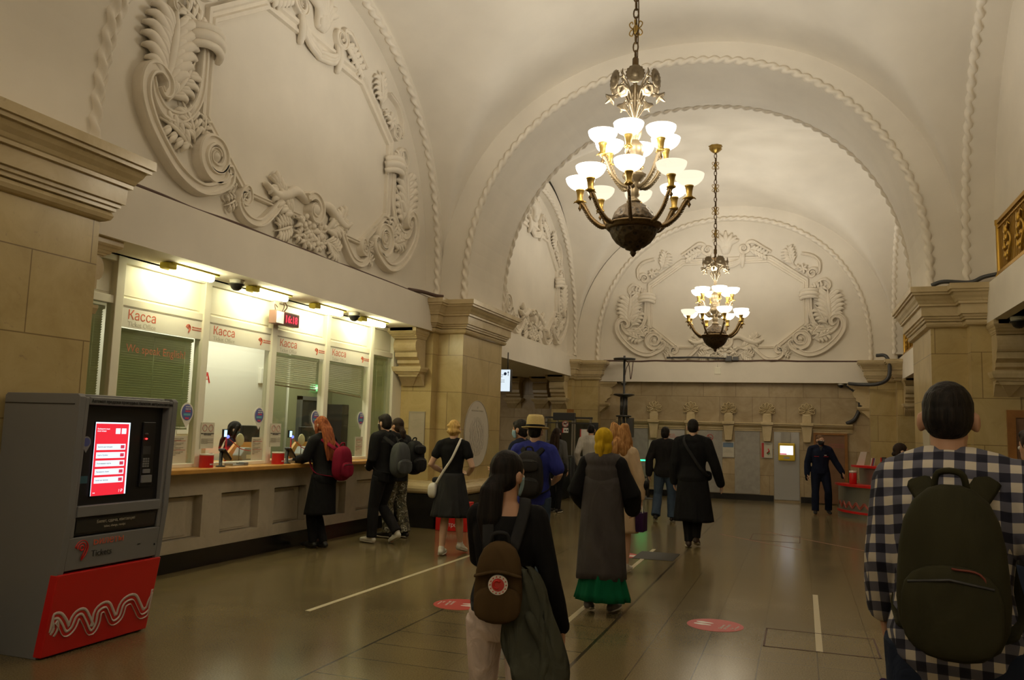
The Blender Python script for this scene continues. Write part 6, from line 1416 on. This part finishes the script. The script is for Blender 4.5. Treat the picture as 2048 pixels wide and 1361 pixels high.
superbox(MB(), (-.015*s_, -.29*s_, 1.04*s_), (.225*s_, .05*s_, .17*s_), e_=.4).build('front_pocket', K_brown, tb); MB().tube(smooth_path([(-.125*s_, -.292*s_, 1.17*s_), (-.015*s_, -.312*s_, 1.195*s_), (.095*s_, -.292*s_, 1.17*s_)], 6), [(.008*s_, .02*s_)]*13, 6, up=(0, 1, 0)).build('flap_edge', K_brown, tb)
cb = (-.012*s_, -.300*s_, 1.135*s_)
pr = lambda a, b, h: (cb[0]+a, cb[1]-h, cb[2]+b)
MB().prism(circ(.040, 32), 0, .014, pr).build('badge_ring', M_wht, tb); MB().prism(circ(.026, 28), .014, .016, pr).build('badge_center', M_redvinyl, tb)
MB().tube([pr(-.004+.014*math.cos(a), .002+.016*math.sin(a), .016) for a in [.6+4.6*k/14 for k in range(15)]], [.006-.003*k/14 for k in range(15)], 6).build('badge_figure', M_red, tb)
mb = MB()
for k in range(14):
    a = 2*PI*k/14; mb.prism([(.033*math.cos(a)-.004, .033*math.sin(a)-.003), (.033*math.cos(a)+.004, .033*math.sin(a)-.003), (.033*math.cos(a)+.002, .033*math.sin(a)+.004)], .014, .0152, pr)
mb.build('badge_marks', M_redvinyl, tb)
# jacket hanging from the backpack
tb = thing('hanging_jacket', 'gray green jacket hanging from the brown backpack', 'jacket', F.loc, F.rot); rr = random.Random(8); mb = MB(); R = []
for i in range(17):
    f = i/16; z = 1.20-.56*f; wd = .05+.30*f**.55-.22*max(0, f-.72)**1.0*1.4; ring = []
    for k in range(36):
        a = 2*PI*k/36; fold = .020*f*math.sin(5*a+3*f+1)+.012*math.sin(9*a-5*f)
        ring.append((s_*(.11+.085*f+wd*.5*math.cos(a)+fold), s_*(-.19-.03*f+(.05+.02*f)*math.sin(a)+fold*.8), s_*(z-.07*f*math.cos(a)*(1 if f > .2 else 0)+.02*math.sin(4*a)*f)))
    R.append(ring)
mb.rings(R, smooth=True); mb.build('jacket_body', K_sage, tb)
mb = MB(); mb.tube(smooth_path([(.14*s_, -.24*s_, .98*s_), (.22*s_, -.24*s_, .80*s_), (.19*s_, -.23*s_, .60*s_), (.24*s_, -.20*s_, .38*s_)], 6), [(.05*s_+.008*math.sin(k), .028*s_) for k in range(19)], 12, round_ends=True); mb.build('jacket_sleeve', K_sage, tb)
# --- man with the straw hat
F = person('man in a straw hat and blue T-shirt with a dark backpack', (-2.71, 8.55, 0), rad(4), 1.70, dict(
    kL=(-.11, .06, .50), aL=(-.12, -.02, .09), tL=(-.13, .14, .035), eR=(.30, -.03, 1.17), wR=(.17, .17, 1.06), eL=(-.29, -.02, 1.17), wL=(-.2, .18, 1.08)), skin=SKIN_P, hdir=((.6, .8, 0), (-.7, .7, .05)))
trousers(F, K_jean, .02, .014); shirt(F, K_blue, hem=.86, frac=.36, g=.024, nm='T_shirt', w=1.05); shoes(F, M_shoek, M_sole); hair(F, H_black, 'crop')
mb = MB(); hb = F.HM @ Matrix.Rotation(-.06, 4, 'X'); m3 = hb.to_3x3()
mb.lathe([(.0, .185), (.045, .196), (.076, .192), (.091, .165), (.099, .095), (.102, .055), (.135, .050), (.150, .058), (.150, .052), (.134, .043), (.098, .045), (.06, .05)], c=tuple(F.hp(0, -.01, 0)), n=32, M=m3, wave=lambda a: 1+.06*abs(math.sin(a))); ht = mb.build('straw_hat', plain('straw', (.60, .46, .19), .8, noise=.12, nscale=120), F.t)
mb = MB(); mb.lathe([(.101, .058), (.104, .062), (.1015, .085), (.099, .086)], c=tuple(F.hp(0, -.01, 0)), n=32, M=m3, wave=lambda a: 1+.06*abs(math.sin(a)), caps=False); mb.build('hat_band', K_black, ht)
backpack('charcoal backpack with several pockets worn by the man in the straw hat', F, (0, -.24, 1.17), (.34, .19, .52), K_dpack, K_dgray, ((0, -.12, .28, .20, .07), (0, .10, .26, .14, .05)), 'LR')
# --- masked man behind him
F = person('dark-haired man in a light blue face mask turned to the side behind the straw hat', (-3.22, 9.62, 0), rad(82), 1.72, dict(eL=(-.23, .08, 1.16), wL=(-.15, .26, 1.12), eR=(.23, .08, 1.16), wR=(.15, .26, 1.12)), skin=SKIN, look=-.1)
trousers(F, K_jeand); shirt(F, K_navy, hem=.86, frac=.4, g=.02, nm='T_shirt'); shoes(F, M_shoek); hair(F, H_black, 'short'); mask(F, M_mask)
# --- woman with long dark hair by the turnstiles
F = person('woman with long dark hair in a gray top and black trousers by the turnstiles', (-4.58, 15.9, 0), rad(-6), 1.66, dict(kL=(-.09, .05, .50), aL=(-.09, .08, .09), tL=(-.10, .22, .035), kR=(.09, .0, .5), aR=(.09, -.08, .09), tR=(.10, .07, .035)), True, skin=SKIN_P, vox=.014)
trousers(F, K_black, .012, .006); shirt(F, cloth('gray_top', (.12, .12, .12)), hem=.95, frac=.9, g=.014, nm='gray_top'); shoes(F, M_shoek, M_sole); hair(F, H_brown, 'long', ln=.40)
superbox(MB(), (.20*F.s, .0, .92*F.s), (.10*F.s, .22*F.s, .22*F.s)).build('handbag', K_bk, thing('handbag', 'black handbag at the hip of the woman with long dark hair', 'bag', F.loc, F.rot))
# --- man in white shirt
F = person('man in a white shirt walking towards the turnstiles', (-4.05, 16.6, 0), rad(12), 1.76, dict(kL=(-.10, .10, .50), aL=(-.10, -.12, .12), tL=(-.11, .02, .035), kR=(.10, .14, .51), aR=(.10, .22, .09), tR=(.11, .38, .035), eL=(-.27, -.10, 1.15), wL=(-.25, .02, .93)), skin=SKIN, vox=.014, lean=(0, .05))
trousers(F, K_dgray); shirt(F, K_white, hem=.88, frac=.95, g=.02, nm='shirt', collar=True); shoes(F, M_shoek); hair(F, H_black, 'crop')
# --- woman with curly strawberry hair
F = person('woman with curly strawberry blonde hair in a cream coat', (-2.00, 9.6, 0), rad(-4), 1.68, dict(eR=(.26, .0, 1.12), wR=(.27, .03, .86), kL=(-.09, .08, .5), aL=(-.09, .08, .09), tL=(-.1, .22, .035)), True, skin=SKIN_P, curl=(.5, 1.0))
shirt(F, K_cream, hem=.90, g=.024, frac=.9, nm='coat'); skirt(F, K_cream, .98, .48, .185, .25, .03, 7, 'coat_skirt', (0, 0), .75); shoes(F, M_sneak); hair(F, H_straw, 'curly', vox=.010)
s_ = F.s; tb = thing('gift_bag', 'purple paper bag with white string held by the woman in the cream coat', 'bag', F.loc, F.rot)
MB().prism([(-.11, .50), (.11, .50), (.12, .72), (-.12, .72)], -.045, .045, lambda a, b, h: ((.275+h)*s_, (.05+a)*s_, b*s_)).build('bag_body', K_purple, tb)
for q in (-.03, .03): MB().tube(smooth_path([((.275+q)*s_, -.02*s_, .72*s_), ((.275+q*.4)*s_, .035*s_, .80*s_), ((.275+q)*s_, .11*s_, .72*s_)], 6), .005, 5).build('bag_string', M_wht, tb)
mb = MB(); mb.tube(smooth_path([(.21*s_, -.04*s_, 1.14*s_), (.30*s_, -.03*s_, 1.10*s_), (.33*s_, .0, 1.02*s_)], 4), .02, 6); mb.ell((.32*s_, 0, 1.05*s_), (.05, .05, .06), nu=10, nv=7); tag(mb.build('wrist_pouch', K_bk), 'small black pouch on the arm of the woman in the cream coat', 'bag').location = F.loc
# --- woman in yellow headscarf
F = person('woman in a yellow headscarf, long gray vest and green skirt', (-1.69, 7.42, 0), rad(-3), 1.62, dict(kL=(-.09, .06, .49), aL=(-.10, -.10, .13), tL=(-.11, .02, .035), kR=(.09, .08, .49), aR=(.09, .06, .09), tR=(.11, .20, .035), eL=(-.27, -.02, 1.15), wL=(-.21, .17, 1.0), eR=(.29, .0, 1.14), wR=(.25, .20, .98)), True, skin=SKIN_P, vox=.010)
mb = MB(); F2 = F; shirt(F, K_black, hem=1.0, frac=.98, g=.022, gw=.050, nm='black_blouse'); T_ = None
skirt(F, K_green, 1.0, .13, .14, .272, .075, 13, 'green_skirt', (.02, -.01), .80, seed=3, pw=1.9)
o = skirt(F, K_gray, 1.30, .33, .192, .245, .022, 9, 'long_vest', (0, -.02), .70, .035, 5)
mb = MB(); T_ = [x for x in F.torso(.034, 1.0, 1.49, .97)]; mb.tube([p for p, r in T_], [r for p, r in T_], 24, up=(0, 1, 0))
for S in (-1, 1): mb.tube([(S*.05*F.s, -.015*F.s, 1.47*F.s), (S*.13*F.s, -.012*F.s, 1.455*F.s), (S*.185*F.s, -.01*F.s, 1.40*F.s)], [.072*F.s, .075*F.s, .07*F.s], 12, round_ends=True)
mb.ell((0, -.035*F.s, 1.445*F.s), (.165*F.s, .105*F.s, .09*F.s)); mb.tube([(.0, -.012*F.s, 1.47*F.s), (.0, -.005*F.s, 1.52*F.s)], [.085*F.s, .075*F.s], 12, round_ends=True); blob('vest_yoke', mb, K_gray, F.t, .010, 4)
shoes(F, M_shoeg, M_sole)
mb = MB(); hm3 = F.HM.to_3x3()
for c, r in (((0, -.02, .05), (.092, .112, .108)), ((0, -.03, -.04), (.092, .095, .09)), ((0, -.03, -.10), (.085, .085, .06)), ((0, -.065, .06), (.07, .08, .09))): mb.ell(F.hp(*c), tuple(q*F.s for q in r), M=hm3)
mb.tube([F.hp(0, -.09, .06), F.hp(.0, -.13, -.03), F.hp(.0, -.125, -.12)], [.03*F.s, .038*F.s, .02*F.s], 8, round_ends=True); blob('headscarf', mb, K_yellow, F.t, .008, 3)
# --- man in jeans and black jacket
F = person('man in jeans and a black jacket walking towards the far wall', (-2.36, 15.5, 0), rad(4), 1.73, dict(kL=(-.13, .02, .50), aL=(-.15, -.18, .13), tL=(-.17, -.04, .035), kR=(.12, .06, .50), aR=(.13, .04, .09), tR=(.15, .19, .035), eL=(-.29, -.05, 1.15), wL=(-.30, .0, .88)), skin=SKIN, vox=.013, look=-.15)
trousers(F, K_jean, .022, .026); shirt(F, K_black2, hem=.86, g=.034, nm='jacket', w=1.05, collar=True); shoes(F, M_shoek, M_sole); hair(F, H_black, 'short')
# --- tall man in the long black jacket
F = person('tall man in a long black hooded coat seen from behind', (-1.46, 12.2, 0), rad(2), 1.83, dict(kL=(-.08, .04, .49), aL=(-.05, .0, .09), tL=(-.07, .15, .035), kR=(.07, .08, .50), aR=(.05, .02, .14), tR=(.06, .13, .035), eR=(.30, -.02, 1.13), wR=(.37, .06, .88)), skin=SKIN_P, curl=(.5, .6), hdir=(None, (.35, .3, -1)))
trousers(F, K_black2, .012, .004); shirt(F, K_black, hem=.92, g=.030, nm='hooded_coat', hood=True, w=1.04); skirt(F, K_black, 1.02, .36, .19, .265, .03, 8, 'coat_skirt', (.015, -.02), .70, .02, 2); shoes(F, plain('brown_shoe', (.05, .03, .022), .5), M_sole); hair(F, H_black, 'crop')
s_ = F.s; tb = thing('crossbody_bag', 'dark strap of a cross-body bag over the long black coat', 'bag', F.loc, F.rot); mb = MB(); P = smooth_path([(x*s_, y*s_, z*s_) for x, y, z in ((-.09, .08, 1.49), (-.11, -.03, 1.525), (-.10, -.15, 1.42), (.0, -.175, 1.26), (.12, -.165, 1.08), (.205, -.06, .98), (.20, .10, .98))], 6); mb.tube(P, [(.022*s_, .005*s_)]*len(P), 6, up=(0, 1, 0)); mb.build('bag_strap', K_dgray, tb); superbox(MB(), (.15*s_, .20*s_, .97*s_), (.2*s_, .08*s_, .15*s_)).build('bag_body', K_bk, tb)
# --- guard
F = person('guard in a navy uniform and black face mask walking by the brown door', (.42, 19.0, 0), rad(187), 1.68, dict(kL=(-.15, .08, .50), aL=(-.17, -.06, .11), tL=(-.18, .10, .035), kR=(.12, .06, .50), aR=(.13, .10, .09), tR=(.15, .26, .035), eR=(.27, -.02, 1.14), wR=(.29, .05, .88), eL=(-.32, .02, 1.16), wL=(-.44, .10, .95)), skin=SKIN_P, vox=.013, look=rad(28))
trousers(F, K_navy, .022, .016); shirt(F, K_navy, hem=.88, g=.03, nm='uniform_jacket', collar=True, w=1.04); shoes(F, M_shoek); hair(F, H_tan, 'crop'); mask(F, M_maskk)
s_ = F.s
for q in (-1, 1): MB().box(q*.05*s_, q*.15*s_, .155*s_, .162*s_, 1.275*s_, 1.283*s_).build('red_piping', M_red, F.t); MB().cbox((q*.135*s_, -.01*s_, 1.512*s_), (.09*s_, .05*s_, .012*s_)).build('shoulder_board', K_navy, F.t)
MB().box(-.11*s_, -.06*s_, .160*s_, .166*s_, 1.30*s_, 1.315*s_).build('name_tag', M_wht, F.t); MB().prism([(-.04, 1.50), (.04, 1.50), (0, 1.40)], .115, .135, lambda a, b, h: (a*s_, h*s_, b*s_)).build('shirt_front', K_gpack, F.t)
for S in 'LR': w0 = F.J['w'+S]*s_; superbox(MB(), (w0.x*1.02, w0.y+.01, w0.z-.06*s_), (.075*s_, .085*s_, .17*s_), e_=.8).build('glove', K_black, F.t)
# --- masked woman by the desk
F = person('woman in a white top and blue mask before the information desk', (1.24, 11.9, 0), rad(-78), 1.57, None, True, skin=SKIN_P, look=.0, nod=.1)
trousers(F, K_black); shirt(F, K_white, hem=.92, frac=.5, g=.02, nm='white_top'); shoes(F, M_sneak); hair(F, H_brown, 'bun'); mask(F, M_mask)
tb = thing('handbag', 'black handbag held by the woman in the white top', 'bag', F.loc, F.rot); superbox(MB(), (.28*F.s, .03, .74), (.1, .28, .24), taper=.25).build('bag_body', K_bk, tb); MB().tube(smooth_path([(.28*F.s, -.06, .85), (.26*F.s, .0, 1.02), (.28*F.s, .10, .85)], 6), .008, 6).build('bag_handle', K_bk, tb)
# --- man in the checked shirt
F = person('man in a blue and white checked shirt with an olive backpack', (.475, 3.12, 0), rad(-12), 1.80, dict(sL=(-.15, .01, 1.42), eL=(-.20, .02, 1.17), wL=(-.225, .15, .96), eR=(.285, -.03, 1.15), wR=(.27, .08, .89), kL=(-.11, .07, .5), aL=(-.11, .03, .09), tL=(-.12, .19, .035), kR=(.11, .0, .5), aR=(.11, -.12, .10), tR=(.12, .03, .035)), skin=SKIN, vox=.008, curl=(.6, .6), hdir=((.12, .12, -1), None), hand_vox=.0032)
trousers(F, K_jeand, .022, .012, vox=.010); shirt(F, M_plaid, hem=.80, frac=.94, g=.030, gw=.024, nm='checked_shirt', collar=True, vox=.008, w=1.0); shoes(F, M_shoek, M_sole); hair(F, H_black, 'crop', vox=.006)
tb = backpack('olive green backpack on the back of the man in the checked shirt', F, (.015, -.25, 1.175), (.325, .19, .51), K_olive, K_olive, ((0, -.10, .26, .26, .05),), 'LR', taper=.20, sw=.038)
s_ = F.s; mb = MB(); P = smooth_path([(.02*s_, -.372*s_, 1.20*s_), (.10*s_, -.368*s_, 1.18*s_), (.115*s_, -.366*s_, 1.04*s_), (.08*s_, -.368*s_, 1.00*s_), (-.02*s_, -.372*s_, 1.005*s_)], 6); mb.tube(P, .0035, 5); mb.build('red_piping', plain('dull_red', (.16, .03, .015), .6), tb)
tag(MB().tube(smooth_path([(-.20*s_, .10*s_, .74*s_), (-.22*s_, .10*s_, .6*s_), (-.21*s_, .10*s_, .42*s_)], 5), [(.035, .02)]*11, 8, round_ends=True).build('patterned_cloth', K_purple), 'purple cloth hanging at the thigh of the man in the checked shirt', 'cloth').location = F.loc
# --- person at the frame edge with a phone
F = person('person in a dark jacket raising a phone at the frame edge', (1.36, 5.75, 0), rad(35), 1.70, dict(eL=(-.27, .10, 1.20), wL=(-.20, .22, 1.42)), skin=SKIN, curl=(1.0, .5), hdir=((.1, .1, 1), None))
trousers(F, K_jeand); shirt(F, K_black2, hem=.86, g=.03, nm='jacket'); shoes(F, M_shoek); hair(F, H_brown, 'short')
s_ = F.s; tb = thing('phone', 'black phone held up by the person at the frame edge', 'phone', F.loc, F.rot); M_ = Matrix.Translation((-.165*s_, .27*s_, 1.52*s_)) @ Matrix.Rotation(-.3, 4, 'X'); MB().box(-.038, .038, -.005, .005, -.075, .075, M=M_).build('phone_body', M_black, tb)
# --- cashier behind the second window
F = person('cashier with long dark hair and a blue mask behind the second ticket window', (-7.22, 9.31, -.06), rad(-62), 1.66, dict(hL=(-.09, 0, .90), kL=(-.12, .42, .88), aL=(-.12, .40, .46), tL=(-.12, .55, .40), hR=(.09, 0, .90), kR=(.12, .42, .88), aR=(.12, .40, .46), tR=(.12, .55, .40), eL=(-.24, .10, 1.18), wL=(-.14, .32, 1.12), eR=(.24, .1, 1.18), wR=(.14, .32, 1.12)), True, skin=SKIN_P, look=.15, nod=-.12)
trousers(F, K_navy); shirt(F, K_navy, hem=.9, g=.02, nm='jacket'); shoes(F, M_shoek); hair(F, H_black, 'long', ln=.22); mask(F, M_mask)
tb = thing('office_chair', 'office chair under the masked cashier', 'chair', (-7.22, 9.31, .02), rad(-62)); MB().box(-.23, .23, -.2, .2, .52, .58).build('seat', K_dgray, tb, bevel=.03); MB().box(-.2, .2, -.32, -.28, .72, 1.15).build('backrest', K_dgray, tb, bevel=.02); MB().tube([(0, 0, .05), (0, 0, .52)], .03, 8).build('pillar_tube', M_steeld, tb)
for k in range(5): a = 2*PI*k/5; MB().tube([(0, 0, .06), (.26*math.cos(a), .26*math.sin(a), .03)], .02, 6).build('leg', M_dkgray, tb)
bpy.data.scenes.remove(_tmp)
